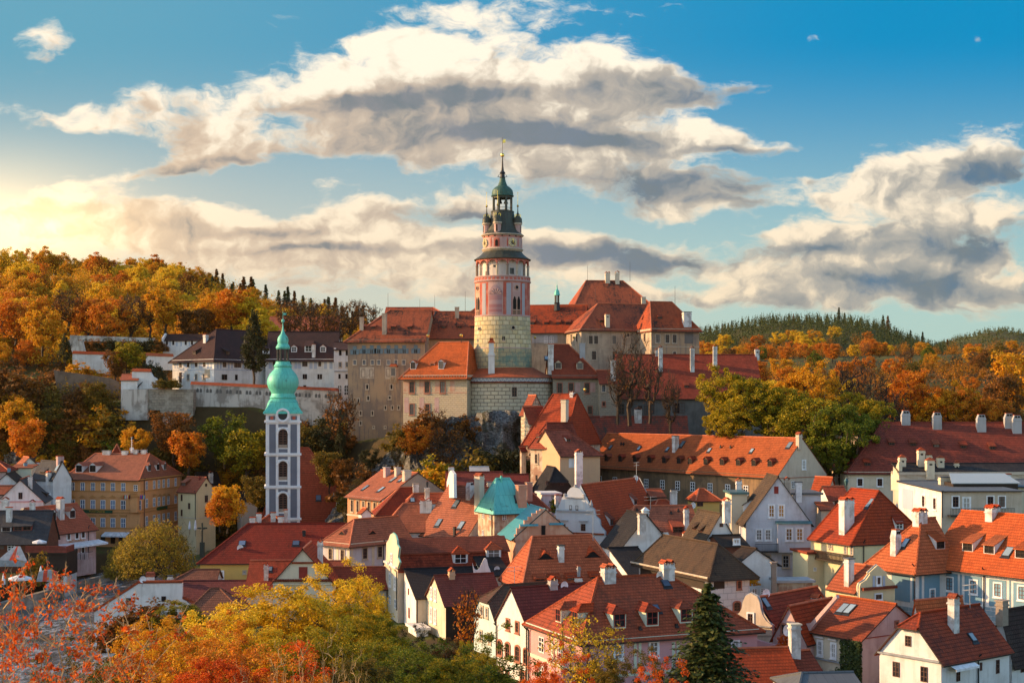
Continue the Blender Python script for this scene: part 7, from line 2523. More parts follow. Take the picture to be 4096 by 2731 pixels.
b = MB(); b.slab([[(-4.9, -1.4, .5), (4.9, -1.4, .5), (4.0, 2.2, 1.7), (-4.0, 2.2, 1.7)]], .1); b.build('skylight_glazing', glassmat('glazing_pale', (.45, .5, .5), .2), o)
h.chim('F', 3785, 1937, 1905, 2.2, 1.2, CREAM, 'flat', METAL).dish('F', 3812, 1925, .7, .4)
h.pipe('F', 3768, 1968, 2070)
h = House('house', 'pale wall and low metal roof cut by the right edge above the balcony house', 4030, 202, 0, xr=4200, d=8, ye=1945, zb=6, wall=CREAM)
h.roof('x', yr=1918, mat_=METAL, over=.4, kind='shed'); h.chim('F', 4030, 1940, 1893, .8, .7, WHITE, 'flat')
h = House('house', 'white and blue panelled corner block with chimney and bright orange hip roof', 3665, 150, 30, xl=3482, xr=3830, ye=2259, zb=3, wall=WHITE)
h.roof('x', yr=2072, h0=4.2, mat_=tiles('roof_blue_house', (0.55, 0.115, 0.032), amt=.25), over=.7)
h.panel('L', 3567, 3640, 2282, 2396, BLUEP, .04); h.panel('L', 3650, 3658, 2290, 2400, BLUEP, .04); h.panel('F', 3697, 3758, 2290, 2396, BLUEP, .04)
h.panel('F', 3677, 3686, 2290, 2396, BLUEP, .04); h.panel('L', 3490, 3664, 2403, 2460, BLOCKBL, .05); h.panel('F', 3666, 3780, 2403, 2460, BLOCKBL, .05)
h.win('L', [3603], 2276, 30, .5, 'dark').win('F', [3728], 2378, 42, .55, 'browns').chim('L', 3583, 2205, 2115, 1.0, .9, WHITE, 'taper').sky('L', 3622, 2172, .6, 1.1).dorm('F', 3762, 2195, 1.35, 1.05, 'shed', WHITE, ORANGE, WOODDK, DARK)
h.pipe('L', 3660, 2262, 2450); h.chim('L', 3680, 2078, 2030, 1.5, 1.0, WHITE, 'two')
h = House('house', 'long white house with blue panels, rusticated base and orange roof at the right edge', 4330, 139, 35, xl=3712, W=12, ye=2312, zb=3, wall=WHITE)
h.roof('y', yr=2086, mat_=MATS['roof_blue_house'], over=.7)
for x0, x1, y0 in ((3769 + 15, 3831, 2290), (3859, 3927, 2300), (3957, 4025, 2313), (4054, 4120, 2328)):
    h.panel('L', x0, x1, y0, y0 + 108, BLUEP, .04)
for x0, y0 in ((3841, 2296), (4037, 2320)):
    h.panel('L', x0, x0 + 6, y0, y0 + 108, BLUEP, .04)
h.panel('L', 3785, 4200, 2404, 2470, BLOCKBL, .05)
h.win('L', [3799, 3895, 3992, 4089], 2334, 50, .58, 'browns').pipe('L', 3938, 2278, 2440)
for x, y in ((3870, 2204), (3956, 2214), (4082, 2232)):
    h.dorm('L', x, y, 1.35, 1.05, 'shed', WHITE, ORANGE, WOODDK, DARK)
h.sky('L', 4033, 2207, .8, 1.2).chim('L', 3970, 2062, 2016, 1.6, 1.0, WHITE, 'two')
h = House('house', 'small yellow baroque gable house with scrolls and orange side roof', 3437, 147, 28, xl=3302, xr=3577, ye=2362, zb=3, wall=PALEYEL)
h.roof('y', yr=2266, mat_=REDB, over=.35, verge=-.35)
h.slabw('F', [(3436, 2400), (3436, 2345), (3440, 2332), (3462, 2318), (3478, 2296), (3474, 2290), (3508, 2259), (3546, 2290), (3544, 2296), (3552, 2312), (3568, 2322), (3576, 2332), (3577, 2352), (3577, 2400)], PALEYEL, .5, .1, 'gable', FGREY, .02)
h.win('F', [3511], 2321, 28, .6, 'browns', .11).win('F', [3510], 2385, 20, 1.6, 'browns', .11)
b = MB(); p, q = h.on('F', 3442, 2356), h.on('F', 3577, 2350); b.box((p.x, -.5, p.z - .1), (q.x, -.1, p.z + .18)); b.build('tiled_ledge', REDT, h.root)
for x in (3488, 3528):
    h.panel('F', x, x + 9, 2302, 2350, GREYBL, .15)
h.chim('L', 3396, 2330, 2230, .85, .8, WHITE, 'flat', METAL)

h = House('house', 'cream house with three white framed windows, ivy corner and orange roof', 3449, 134, 34, xl=3226, W=9, ye=2551, zb=3, wall=CREAM, walls={'F': PINKP})
h.roof('y', yr=2414, mat_=tiles('roof_ivy_house', (0.44, 0.095, 0.034), dark=(.14, .04, .025), amt=.5, row=.36, wid=.28), over=.4, capmat=ORANGE)
h.win('L', [3281, 3335, 3389], 2590, 52, .42, 'whites').win('L', [3280, 3334, 3388], 2690, 34, .7, 'grey')
for x, y in ((3278, 2540), (3332, 2550)):
    h.panel('L', x - 16, x + 18, y, y + 7, WHITE, .2, 'window_hood')
h.band('L', 2640, 5, FGREY, .2, x=3330)
h.sky('L', 3372, 2433, .7, 1.3).sky('L', 3400, 2436, .7, 1.3).win('F', [3586], 2492, 14, .8, 'red')
h.band('F', 2540, 3, SHUTRED, .06, x=3540)
h.slabw('L', [(3224, 2520), (3224, 2492), (3252, 2488), (3352, 2378), (3356, 2390), (3262, 2500), (3250, 2520)], PINKP, .4, .3, 'parapet')
h = House('house', 'white foreground house with clipped gable, tall capped chimney and awning over its door', 3765, 120, 38, xl=3518, xr=4037, ye=2638, zb=3, wall=WHITE)
h.roof('x', yr=2450, h0=1.5, hh0=.68, mat_=tiles('roof_front', (0.33, 0.068, 0.030), dark=(.07, .025, .02), amt=.6, row=.36, wid=.3), over=.4, capmat=REDB)
h.win('L', [3633], 2562, 44, .6, 'brown').win('L', [3585, 3697], 2675, 62, .55, 'brown')
h.win('F', [3923], 2664, 34, .35, 'brown').win('F', [3990], 2664, 54, .42, 'brown').win('F', [3832], 2690, 66, .32, 'brown')
h.band('L', 2632, 7, FGREY, .3, x=3700)
p, q = h.on('F', 3789, 2655), h.on('F', 3882, 2640)
b = MB(); b.poly([(p.x, 0, p.z), (q.x, 0, p.z), (q.x, -.9, p.z - .35), (p.x, -.9, p.z - .35)]); b.prism([(p.x, -.9, p.z - .35), (q.x, -.9, p.z - .35), (q.x, -.9, p.z - .55), (p.x, -.9, p.z - .55)], (0, .03, 0)); b.build('awning', CANVAS, h.root)
h.chim('F', 3814, 2513, 2370, .85, .75, WHITE, 'hat', REDT).sky('F', 3888, 2548, .55, .75).antenna('F', 3880, 2430, 2335)
h.pipe('F', 3909, 2625, 2731)
h = House('house', 'white house under dark brown speckled roof at the lower right edge', 4048, 128, 38, xl=3960, W=10, ye=2612, zb=3, wall=WHITE)
h.roof('x', yr=2440, mat_=tiles('roof_speckled', (0.055, 0.030, 0.026), dark=(.12, .09, .07), amt=.3), over=.4)
h.win('F', [4090], 2665, 44, .6, 'brown').chim('F', 4008, 2447, 2398, 1.0, .8, BRICK, 'flat', BRICK)
h = House('house', 'short bright orange roof in the yard behind the clipped gable house', 3680, 136, 30, xl=3650, W=6, ye=2480, zb=3, wall=WHITE)
h.roof('x', yr=2400, mat_=ORANGE, over=.3)
h = House('house', 'beige baroque gable house with rounded top and red roof in the lane', 3088, 144, 48, xl=2948, W=13, ye=2500, zb=3, wall=BEIGE)
h.roof('x', yr=2390, mat_=REDT, over=.3, verge=-.35)
h.slabw('L', [(3090, 2540), (3090, 2500), (3067, 2482), (3052, 2458), (3044, 2434), (3040, 2408), (3030, 2384), (3006, 2371), (2984, 2382), (2972, 2406), (2969, 2430), (2960, 2448), (2947, 2462), (2947, 2540)], BEIGE, .5, .1, 'gable', FGREY, .02)
h.win('L', [3005], 2474, 44, .5, 'browns', .11); h.band('L', 2500, 5, FGREY, .3, x=3050)
h.sky('F', 3062, 2410, .7, 1.0).chim('F', 3265, 2410, 2372, 1.1, .9, WHITE, 'hat').dish('F', 3060, 2372, .5, .9).dish('F', 3315, 2388, .5, .8).chim('F', 3234, 2412, 2396, .9, .8, CREAM, 'flat')
h = House('house', 'pink-white gable with red framed window and flower box beside the rounded gable', 3226, 138, 48, xl=3092, W=8, ye=2562, zb=3, wall=PINKP)
h.roof('x', yr=2422, mat_=REDB, over=.25)
h.win('L', [3137], 2515, 38, .5, 'red')
h = House('house', 'wide red foreground roof with tall dish-carrying chimney at its end', 2955, 124, 10, xr=3215, d=9, ye=2768, zb=3, wall=PINKP)
h.roof('x', yr=2594, mat_=REDB, over=.3)
h.chim('F', 3178, 2598, 2492, 1.0, .9, WHITE, 'flat', CREAM).dish('F', 3145, 2518, .55, .3)
h = House('house', 'small red roof sloping right between foreground chimney and cream house', 3190, 127, 20, xr=3290, d=5, ye=2700, zb=3, wall=PINKP)
h.roof('x', yr=2605, mat_=REDT, over=.25)
h = House('shed', 'low shed with dark grey metal roof at the bottom edge', 3190, 117, 6, xr=3460, d=7, ye=2775, zb=3, wall=GREYW, cat='shed')
h.roof('x', yr=2690, h0=1.5, mat_=METAL, over=.3)
wall_thing('garden_wall', 'pink and mint garden wall between pink house and foreground roof', [(2985, 2545), (3110, 2580), (3210, 2600), (3210, 2700), (2985, 2700)], 137, PINK, .4, cat='wall')

h = House('house', 'white gabled house with old shingle roof and slanted dormers in the middle of town', 2828, 190, 14, xr=2935, d=8, ye=2148, zb=4, wall=WHITE)
h.roof('y', yr=2053, mat_=SHINGLE, over=.4)
h.win('F', [2885], 2099, 15, 1.0, 'brown').win('F', [2868], 2158, 34, .65, 'warm').dorm('L', 2775, 2118, 1.2, .6, 'shed', WOOD, SHINGLE).dorm('L', 2800, 2128, 1.2, .6, 'shed', WOOD, SHINGLE).chim('R', 2906, 2055, 1987, 1.0, .9, WHITE, 'hat').dish('R', 2900, 2092, .45, .5)
h = House('house', 'dark timber loft beside the old shingle gable', 2890, 186, 14, xr=2990, d=6, ye=2180, zb=4, wall=WOOD, walls={'R': WHITE})
h.roof('x', yr=2140, mat_=SHINDK, over=.4); h.win('F', [2946], 2165, 14, 1.5, 'warm')
h = House('house', 'broad red roof with pair of white chimneys left of the old shingle gable', 2470, 200, 8, xr=2810, d=13, ye=2172, zb=4, wall=PALEYEL)
h.roof('x', yr=2022, h0=4.0, mat_=PINKT, over=.4)
h.antenna('F', 2602, 2035, 1985).chim('F', 2745, 2120, 2022, .75, .7, WHITE, 'hat').chim('F', 2747, 2150, 2120, 1.2, 1.0, WHITE, 'hat').dorm('F', 2712, 2130, 1.6, 1.0, 'shed', WOODRED, REDT)
for x, y in ((2548, 2042), (2685, 2055), (2713, 2045)):
    h.chim('F', x, y, y - 12, .25, .25, IRON, 'none')
h = House('house', 'white weathered gable with black mossy roof and stocky chimney', 2482, 186, 14, xr=2692, d=8, ye=2192, zb=4, wall=WHITE)
h.roof('y', yr=2058, mat_=BLACK, over=.35)
h.chim('L', 2567, 2100, 2052, 1.0, .9, WHITE, 'flat', BRICK).chim('R', 2581, 2070, 2026, .9, .8, WHITE, 'pyr', WHITE).chim('R', 2660, 2150, 2122, .8, .7, WHITE, 'flat')
h = House('pavilion', 'little yellow pavilion with pointed red roof before the brown facade', 2785, 224, 10, xr=2878, d=4.5, ye=1996, zb=8, wall=YELLOW, cat='pavilion')
h.roof('x', yr=1953, h0=1.2, h1=1.9, mat_=REDB, over=.45)
h.win('F', [2800], 2014, 20, 1.3, 'brown').dish('F', 2770, 2020, .5, .4)
h = House('house', 'tiny red roof in front of the brown facade, left of the yellow pavilion', 2620, 222, 8, xr=2700, d=4, ye=2020, zb=8, wall=BROWNP)
h.roof('x', yr=1996, h0=1, h1=1, mat_=REDB, over=.3); h.chim('F', 2694, 2018, 1955, 1.1, .9, WHITE, 'flat', IRON)
h = House('shed', 'dark shed with red lean-to roof against the brown facade', 2605, 226, 10, xr=2660, d=3, ye=1985, zb=8, wall=DKGREY, cat='shed')
h.roof('x', yr=1955, mat_=REDB, over=.3, kind='shed')
h = House('terrace_house', 'glazed terrace with yellow climbing plant beside the painted block walls', 3000, 166, 10, xr=3110, d=4, ye=2345, zb=4, wall=WHITE, cat='house')
h.win('F', [3018, 3052], 2365, 24, .9, 'white')
h = House('wall_house', 'low ruined brick wall house behind the satellite dish lane', 3115, 168, 5, xr=3250, d=3, ye=2330, zb=4, wall=PEEL, cat='wall')
h.flat(GREYW); h.chim('F', 3095, 2330, 2246, .6, .6, BRICK, 'flat', BRICK)
lamp = tag(empty('street_lamp', P(3016, 2640, 132) - Vector((0, 0, 3))), 'black wall-mounted lantern above the pink garden wall', 'street lamp')
mb = MB(); mb.lathe([(.05, 0), (.05, 3.0)], 6); mb.build('post', IRON, lamp)
mb = MB(); mb.lathe([(.12, 3.0), (.3, 3.5), (.34, 3.55), (.1, 3.85), (.03, 4.0)], 6); mb.build('lantern', TEALM, lamp)
lamp = tag(empty('street_lamp', P(3385, 1990, 232) - Vector((0, 0, 2))), 'tall pale street lantern at the corner of the cream museum wall', 'street lamp')
mb = MB(); mb.lathe([(.1, 0), (.06, 4.0)], 6); mb.build('post', IRON, lamp)
mb = MB(); mb.lathe([(.12, 4.0), (.36, 4.7), (.4, 4.75), (.1, 5.2), (.03, 5.4)], 6); mb.build('lantern', TEALM, lamp)

# ---------------------------------------------------------------- trees and shrubs
L_ORANGE = leafmat('leaf_orange', [(0.36, 0.085, 0.008), (0.56, 0.15, 0.010), (0.68, 0.24, 0.012), (0.60, 0.30, 0.02)], .35)
L_RED = leafmat('leaf_red', [(0.30, 0.030, 0.006), (0.58, 0.075, 0.008), (0.70, 0.13, 0.012), (0.72, 0.22, 0.02)], .5)
L_YEL = leafmat('leaf_yellow', [(0.40, 0.24, 0.010), (0.70, 0.42, 0.012), (0.80, 0.52, 0.02), (0.72, 0.55, 0.05)], .38)
L_YORA = leafmat('leaf_yellow_orange', [(0.36, 0.13, 0.008), (0.62, 0.26, 0.010), (0.74, 0.38, 0.014), (0.55, 0.34, 0.02)], .38)
L_YGRN = leafmat('leaf_yellow_green', [(0.10, 0.11, 0.006), (0.22, 0.19, 0.008), (0.40, 0.29, 0.010), (0.58, 0.34, 0.012)], .35)
L_GRN = leafmat('leaf_green', [(0.050, 0.075, 0.008), (0.11, 0.14, 0.010), (0.19, 0.20, 0.012), (0.30, 0.25, 0.015)], .4)
L_OLIVE = leafmat('leaf_olive', [(0.060, 0.055, 0.010), (0.13, 0.10, 0.012), (0.20, 0.13, 0.014), (0.30, 0.16, 0.015)], .35)
L_BROWN = leafmat('leaf_brown', [(0.075, 0.034, 0.012), (0.15, 0.065, 0.016), (0.26, 0.10, 0.016), (0.38, 0.14, 0.015)], .35)
L_DARK = leafmat('leaf_dark', [(0.012, 0.018, 0.007), (0.025, 0.034, 0.010), (0.045, 0.045, 0.012), (0.075, 0.055, 0.014)], .2)
L_CON = leafmat('leaf_needles', [(0.018, 0.032, 0.010), (0.036, 0.054, 0.012), (0.07, 0.08, 0.016), (0.12, 0.11, 0.018)], .2)
L_LARCH = leafmat('leaf_larch', [(0.09, 0.035, 0.012), (0.16, 0.06, 0.014), (0.22, 0.09, 0.015), (0.10, 0.06, 0.02)], .3)
L_WILLOW = leafmat('leaf_willow', [(0.17, 0.13, 0.02), (0.30, 0.22, 0.025), (0.42, 0.28, 0.03), (0.46, 0.32, 0.04)], .45)
L_IVY = leafmat('leaf_ivy', [(0.012, 0.024, 0.008), (0.03, 0.05, 0.012), (0.06, 0.08, 0.016), (0.10, 0.11, 0.02)], .15)
L_WOODS = leafmat('leaf_mixed_woods', [(0.08, 0.07, 0.01), (0.22, 0.09, 0.012), (0.55, 0.20, 0.012), (0.66, 0.36, 0.015)], .45)

RN = random.Random(11)
T = {}
for i in range(4):
    T['far%d' % i] = make_tree(20 + i, 14, 5.2 + .5 * (i % 2), n=95, per=62, leaf=.30, clump=1.35, base=.20, shape=('round', 'vase', 'round', 'cone')[i], trunk=.30, rmin=.05, mb_sides=4)
for i in range(2):
    T['thin%d' % i] = make_tree(40 + i, 14, 5.0, n=150, per=5, leaf=.30, clump=1.1, base=.22, shape='vase', trunk=.32, rmin=.045, twigs=2, mb_sides=4)
    T['bush%d' % i] = make_tree(50 + i, 5, 3.2, n=75, per=30, leaf=.26, clump=.8, base=.05, shape='mound', trunk=.12, rmin=.03, mb_sides=4)
    T['oak%d' % i] = make_tree(60 + i, 15, 7.5, n=210, per=115, leaf=.17, clump=.92, base=.16, shape='round', trunk=.55, rmin=.035, wild=.5, fill=.4)
    T['bare%d' % i] = make_tree(70 + i, 15, 5.0, n=130, per=4, leaf=.16, clump=1.2, base=.2, shape='vase', trunk=.55, rmin=.05, twigs=3, fill=.35)
    T['near%d' % i] = make_tree(80 + i, 9, 4.2, n=270, per=150, leaf=.082, clump=.58, base=.10, shape='round', trunk=.22, rmin=.014, wild=.6, fill=.35)
    T['mound%d' % i] = make_tree(90 + i, 5, 4.2, n=220, per=125, leaf=.08, clump=.52, base=.05, shape='mound', trunk=.12, rmin=.012, wild=.55, fill=.35)
T['con0'] = make_conifer(101, 18, 3.9, tiers=22, arms=8, leaf=.62, dense=4)
T['con1'] = make_conifer(102, 18, 3.3, tiers=22, arms=7, leaf=.6, dense=4, droop=.4)
T['spruce'] = make_conifer(103, 14, 4.3, tiers=46, arms=15, leaf=.17, dense=14, droop=.28, trunk=.22)
T['pine'] = make_tree(104, 17, 4.2, n=150, per=60, leaf=.26, clump=1.15, base=.18, shape='cone', trunk=.4, rmin=.05, wild=.5)
T['willow'] = make_tree(105, 8, 6.2, n=360, per=46, leaf=.15, clump=.95, base=.05, shape='mound', trunk=.4, rmin=.02, wild=.2, twigs=1)
T['maple'] = make_tree(106, 9, 5.0, n=170, per=13, leaf=.10, clump=.36, base=.22, shape='vase', trunk=.10, rmin=.016, fill=.35, wild=.3, twigs=2)
T['thinyellow'] = make_tree(107, 7, 3.0, n=230, per=14, leaf=.085, clump=.36, base=.18, shape='vase', trunk=.13, rmin=.012, fill=.3, twigs=3)
T['twigs'] = make_tree(108, 8, 1.5, n=46, per=0, base=.12, shape='vase', trunk=.075, rmin=.011, fill=.2, twigs=1, clump=.5)


def tree_at(tpl, px, ytop, D, h, lm, name, label, cat='tree', group=None, wide=1.0, bark=None, foot=None):
    """a plant whose top shows at (px, ytop) when it stands D metres away"""
    p = P(px, ytop, D)
    return put_tree(T[tpl], (p.x, p.y, p.z - h), h, RN.uniform(0, 6.28), lm, name, label, cat, group, wide, bark)


def gz(px, D):
    return float(ground_z(np.array([(px - HX) / F * D]), np.array([D]))[0])


def tree_on(tpl, px, D, h, lm, name, label, cat='tree', group=None, wide=1.0, bark=None, sink=.4):
    x = (px - HX) / F * D
    return put_tree(T[tpl], (x, D, gz(px, D) - sink), h, RN.uniform(0, 6.28), lm, name, label, cat, group, wide, bark)


# forest on the left hill
SKY_L = ([-200, 0, 300, 700, 1000, 1250, 1450, 1600], [925, 955, 985, 1040, 1120, 1200, 1268, 1300])
GL = 'autumn forest on the left hill'
n_ = 0
for i in range(150):
    px = RN.uniform(-150, 1480)
    D = 400 + 225 * RN.random() ** .85
    if px < 900 and D < 425:
        D += 25
    edge = D > 570
    if edge and px > 800 and RN.random() < .85:
        tree_on(RN.choice(['con0', 'con1']), px, D, RN.uniform(11, 17), L_CON if RN.random() < .3 else L_LARCH, 'spruce_tree', 'dark pointed conifer on the skyline of the left hill', 'tree', 'conifers on the left skyline', 1.0)
    else:
        lm = RN.choice([L_ORANGE, L_YORA, L_YORA, L_BROWN, L_YEL, L_YORA] if px > 700 else [L_YORA, L_YORA, L_YEL, L_YEL, L_ORANGE])
        tree_on(RN.choice(['far0', 'far1', 'far2', 'far3']), px, D, RN.uniform(10, 16), lm, 'autumn_tree', 'hazy orange or yellow autumn tree in the forest covering the left hill', 'tree', GL, RN.uniform(.9, 1.2))
for i in range(46):      # skyline belt
    px = -120 + i * 35 + RN.uniform(-9, 9)
    con = px > 850
    D = RN.uniform(612, 632)
    if con:
        tree_on(RN.choice(['con0', 'con1']), px, D, RN.uniform(11, 18), L_CON if RN.random() < .4 else L_LARCH, 'spruce_tree', 'dark pointed conifer on the skyline of the left hill', 'tree', 'conifers on the left skyline')
    else:
        tree_on(RN.choice(['far0', 'far2', 'far3']), px, D, RN.uniform(10, 15), RN.choice([L_YORA, L_YEL, L_ORANGE]), 'autumn_tree', 'hazy orange or yellow autumn tree in the forest covering the left hill', 'tree', GL)
# avenue in the castle park
AV = [(60, 1190, L_ORANGE, 'far0', 'orange park tree at the far left above the brown shrubs'), (170, 1230, L_YORA, 'far2', 'yellow-orange park tree beside the dark columnar cypress'), (275, 1150, L_BROWN, 'thin0', 'half bare brown park tree behind the stone wall stub'),
      (355, 1180, L_ORANGE, 'far0', 'round orange avenue tree above the white garden wall'), (440, 1195, L_ORANGE, 'far2', 'broad orange avenue tree next to the bare twin trunks'), (520, 1185, L_BROWN, 'thin1', 'thin twin-trunked avenue tree losing its leaves'),
      (600, 1160, L_BROWN, 'thin0', 'forking bare avenue tree left of the small striped house'), (668, 1150, L_YORA, 'far1', 'golden avenue tree above the small striped house'), (790, 1220, L_BROWN, 'far0', 'brown domed avenue tree behind the dark-roofed castle house'),
      (850, 1180, L_YORA, 'far3', 'amber park tree above the left end of the dark castle roof'), (925, 1150, L_ORANGE, 'far1', 'tall orange park tree left of the big dark pine'), (985, 1170, L_YEL, 'far3', 'yellow park tree above the big dark pine'), (1035, 1240, L_YEL, 'far3', 'bright yellow pointed tree behind the big dark pine')]
for px, y, lm, tp, lb in AV:
    tree_at(tp, px, y, 378 + RN.uniform(-5, 10), 13, lm, 'autumn_tree', lb, wide=1.15)
for px, y, lb in ((1160, 1190, 'bare brown park tree behind the green steeple'), (1225, 1205, 'bare brown park tree just right of the steeple tip'), (1300, 1215, 'bare brownish park tree left of the castle roof'), (1400, 1195, 'leafless wide tree against the sky left of the castle roof'), (1470, 1205, 'leafless small tree against the sky beside the castle roof'), (1345, 1235, 'bushy brown tree under the leafless ones')):
    tree_at('thin%d' % RN.randint(0, 1), px, y, RN.uniform(380, 430), 14, L_BROWN, 'bare_tree', lb, wide=1.1)
h = House('riding_hall', 'pale orange long roof half hidden by bare trees behind the white castle houses', 1070, 420, 0, xr=1350, d=12, ye=1330, zb=30, wall=PEACH, cat='hall')
h.roof('x', yr=1266, mat_=PINKT, over=.5)
tree_at('pine', 1016, 1265, 322, 15.5, L_DARK, 'pine_tree', 'tall dark pine in front of the white castle houses', wide=.78)
tree_at('far0', 508, 1358, 333, 8.5, L_YGRN, 'autumn_tree', 'round olive-yellow tree between the white garden walls', wide=1.25)
tree_at('far1', 465, 1400, 331, 8, L_BROWN, 'bare_tree', 'thin brown tree at the left side of the round olive tree')
tree_at('far3', 262, 1335, 338, 8, L_DARK, 'cypress_tree', 'dark columnar evergreen by the stone wall stub', wide=.5)
for px, y, D in ((590, 1445, 330), (625, 1470, 326), (610, 1455, 334)):
    tree_at('bush0', px, y, D, 4.0, L_DARK, 'evergreen_shrub', 'dark evergreen shrub near the gate of the white castle house', 'shrub', 'dark shrubs by the castle gate')
for px, y in ((300, 1445), (350, 1465), (395, 1485)):
    tree_at('bush1', px, y, 334, 3.2, L_YORA, 'autumn_shrub', 'golden brown hedge shrub along the slope below the white garden wall', 'shrub', 'golden hedge shrubs', 1.3)
for px in (630, 655, 680, 700):
    tree_at('bush0', px, 1515, 316, 2.0, L_OLIVE, 'arbour_vine', 'olive vine growing over the arbour on the stone bastion', 'plant', 'vines on the arbour', 1.1)
for px in range(300, 660, 26):
    tree_at('bush0', px, 1357 + RN.uniform(-3, 6), 366, 3.0, L_DARK if RN.random() < .6 else L_BROWN, 'hedge', 'dark clipped hedge bush along the park terrace', 'shrub', 'hedges along the park terrace', 1.3)

# wooded slope below the castle terrace
GS = 'shrubs and small trees on the castle slope'
cols = [L_BROWN, L_BROWN, L_OLIVE, L_OLIVE, L_DARK, L_GRN, L_YORA, L_BROWN, L_OLIVE]
for i in range(165):
    px = RN.uniform(-60, 1385)
    D = RN.uniform(299, 321)
    x = (px - HX) / F * D
    if px > 1030 and D < 303:
        continue
    lm = RN.choice(cols) if px > 250 else RN.choice([L_BROWN, L_YORA, L_OLIVE, L_BROWN])
    if 480 < px < 900 and RN.random() < .5:
        lm = RN.choice([L_BROWN, L_OLIVE, L_YGRN])
    hh = RN.uniform(5, 10)
    if px > 470:
        D = min(D, RN.uniform(300, 312))
        hh = min(hh, max(2.2, (28.5 if px > 770 else 26) + RN.uniform(-2, 2) - gz(px, D)))
    tp = RN.choice(['bush0', 'bush1', 'far0', 'far1', 'far2', 'thin0', 'thin1'])
    tree_on(tp, px, D, hh, lm, 'slope_shrub' if tp.startswith('bush') else 'slope_tree', 'shrub among the brown and green growth on the slope under the castle terrace' if tp.startswith('bush') else 'small tree among the brown and green growth under the castle terrace', 'shrub' if tp.startswith('bush') else 'tree', GS if tp.startswith('bush') else 'small trees on the castle slope', RN.uniform(1.0, 1.3))
for px, y, D, hh, lm, lb in ((60, 1530, 330, 10, L_BROWN, 'wide greyish brown shrub tree at the far left slope'), (150, 1500, 330, 11, L_BROWN, 'bare brown shrub tree below the dark columnar evergreen'), (30, 1480, 335, 11, L_BROWN, 'rusty tree at the left photo edge under the park trees'), (215, 1480, 332, 9, L_BROWN, 'reddish brown shrub tree left of the old brown wall'),
                             (60, 1590, 310, 10, L_YORA, 'yellow-orange tree with drooping crown at the far left'), (110, 1670, 303, 11, L_ORANGE, 'bright orange tree above the far left rooftops'), (545, 1705, 302, 7, L_YORA, 'small glowing orange tree behind the hotel antenna'),
                             (700, 1640, 303, 12, L_BROWN, 'broad rust brown tree behind the hotel roof end'), (760, 1720, 298, 10, L_ORANGE, 'dull orange tree above the bright yellow house'), (900, 1650, 304, 12, L_GRN, 'green tree left of the white steeple'), (985, 1700, 298, 12, L_YGRN, 'yellow-green tree touching the left side of the steeple'), (1035, 1900, 280, 8, L_OLIVE, 'olive bush tree at the left foot of the steeple')):
    tree_at('far%d' % RN.randint(0, 2), px, y, D, hh, lm, 'autumn_tree', lb, wide=1.15)
for px, y, D, hh, lm, lb in ((1230, 1690, 300, 9, L_OLIVE, 'dark olive tree right of the steeple shaft'), (1280, 1700, 299, 9, L_DARK, 'dark ivy tree below the castle terrace wall'), (1320, 1800, 280, 9, L_OLIVE, 'olive bush between church roof and salmon house'), (1360, 1830, 278, 7, L_BROWN, 'rusty bush at the foot of the brown castle wall')):
    tree_at('far%d' % RN.randint(0, 2), px, y, D, hh, lm, 'autumn_tree', lb)
tree_at('thin0', 1365, 1560, 298, 15, L_BROWN, 'bare_tree', 'slender half bare tree in front of the brown castle cliff wall', wide=.9)
tree_at('far3', 1362, 1700, 296, 9, L_DARK, 'ivy_tree', 'narrow ivy-clad trunk at the left edge of the brown castle wall', wide=.4)
tree_at('far0', 908, 1925, 272, 10, L_YORA, 'autumn_tree', 'orange pointed tree right of the bright yellow house', wide=.95)
tree_at('far3', 880, 1960, 271, 8, L_ORANGE, 'autumn_tree', 'smaller orange tree leaning on the pointed orange tree')
# rock below the tower
for px, y, D, hh, lm, lb in ((1668, 1690, 268, 7.5, L_ORANGE, 'vivid orange tree on the rock below the frescoed castle wing'), (1700, 1640, 274, 6, L_BROWN, 'rusty shrub on top of the rock'), (1760, 1640, 274, 7, L_BROWN, 'brown leafless shrub on top of the rock'), (1850, 1665, 275, 5, L_BROWN, 'brown shrub against the diamond block wall'),
                             (1780, 1720, 268, 10, L_BROWN, 'tall tangle of bare brown branches on the rock'), (1905, 1760, 264, 8, L_DARK, 'dark green bush cluster right of the bare branches'), (1965, 1790, 262, 8, L_DARK, 'dark ivy bush above the red roofs'), (2040, 1785, 261, 8, L_DARK, 'darkest ivy mass left of the peeling house'),
                             (1980, 1800, 260, 9, L_DARK, 'low dark bush behind the red rooftops'), (1880, 1800, 260, 9, L_OLIVE, 'olive bush low on the rock'), (1760, 1860, 255, 6, L_YORA, 'yellow-orange bush by the rooftop dish'), (1735, 1830, 258, 6, L_YGRN, 'yellow-green bush on the lower rock'),
                             (1600, 1700, 275, 5, L_OLIVE, 'olive shrub between rock and brown castle wall'), (1480, 1790, 280, 5, L_DARK, 'dark shrub at the foot of the brown castle wall'), (1420, 1860, 276, 7, L_BROWN, 'russet bush left of the grey rock'), (2080, 1820, 258, 8, L_DARK, 'black-green bush beside the peeling brick wall')):
    tp = 'thin1' if 'bare' in lb or 'leafless' in lb else RN.choice(['bush0', 'bush1', 'far0', 'far2'])
    tree_at(tp, px, y, D, hh, lm, 'autumn_tree' if 'tree' in lb else 'shrub', lb, 'tree' if 'tree' in lb else 'shrub', wide=1.15)
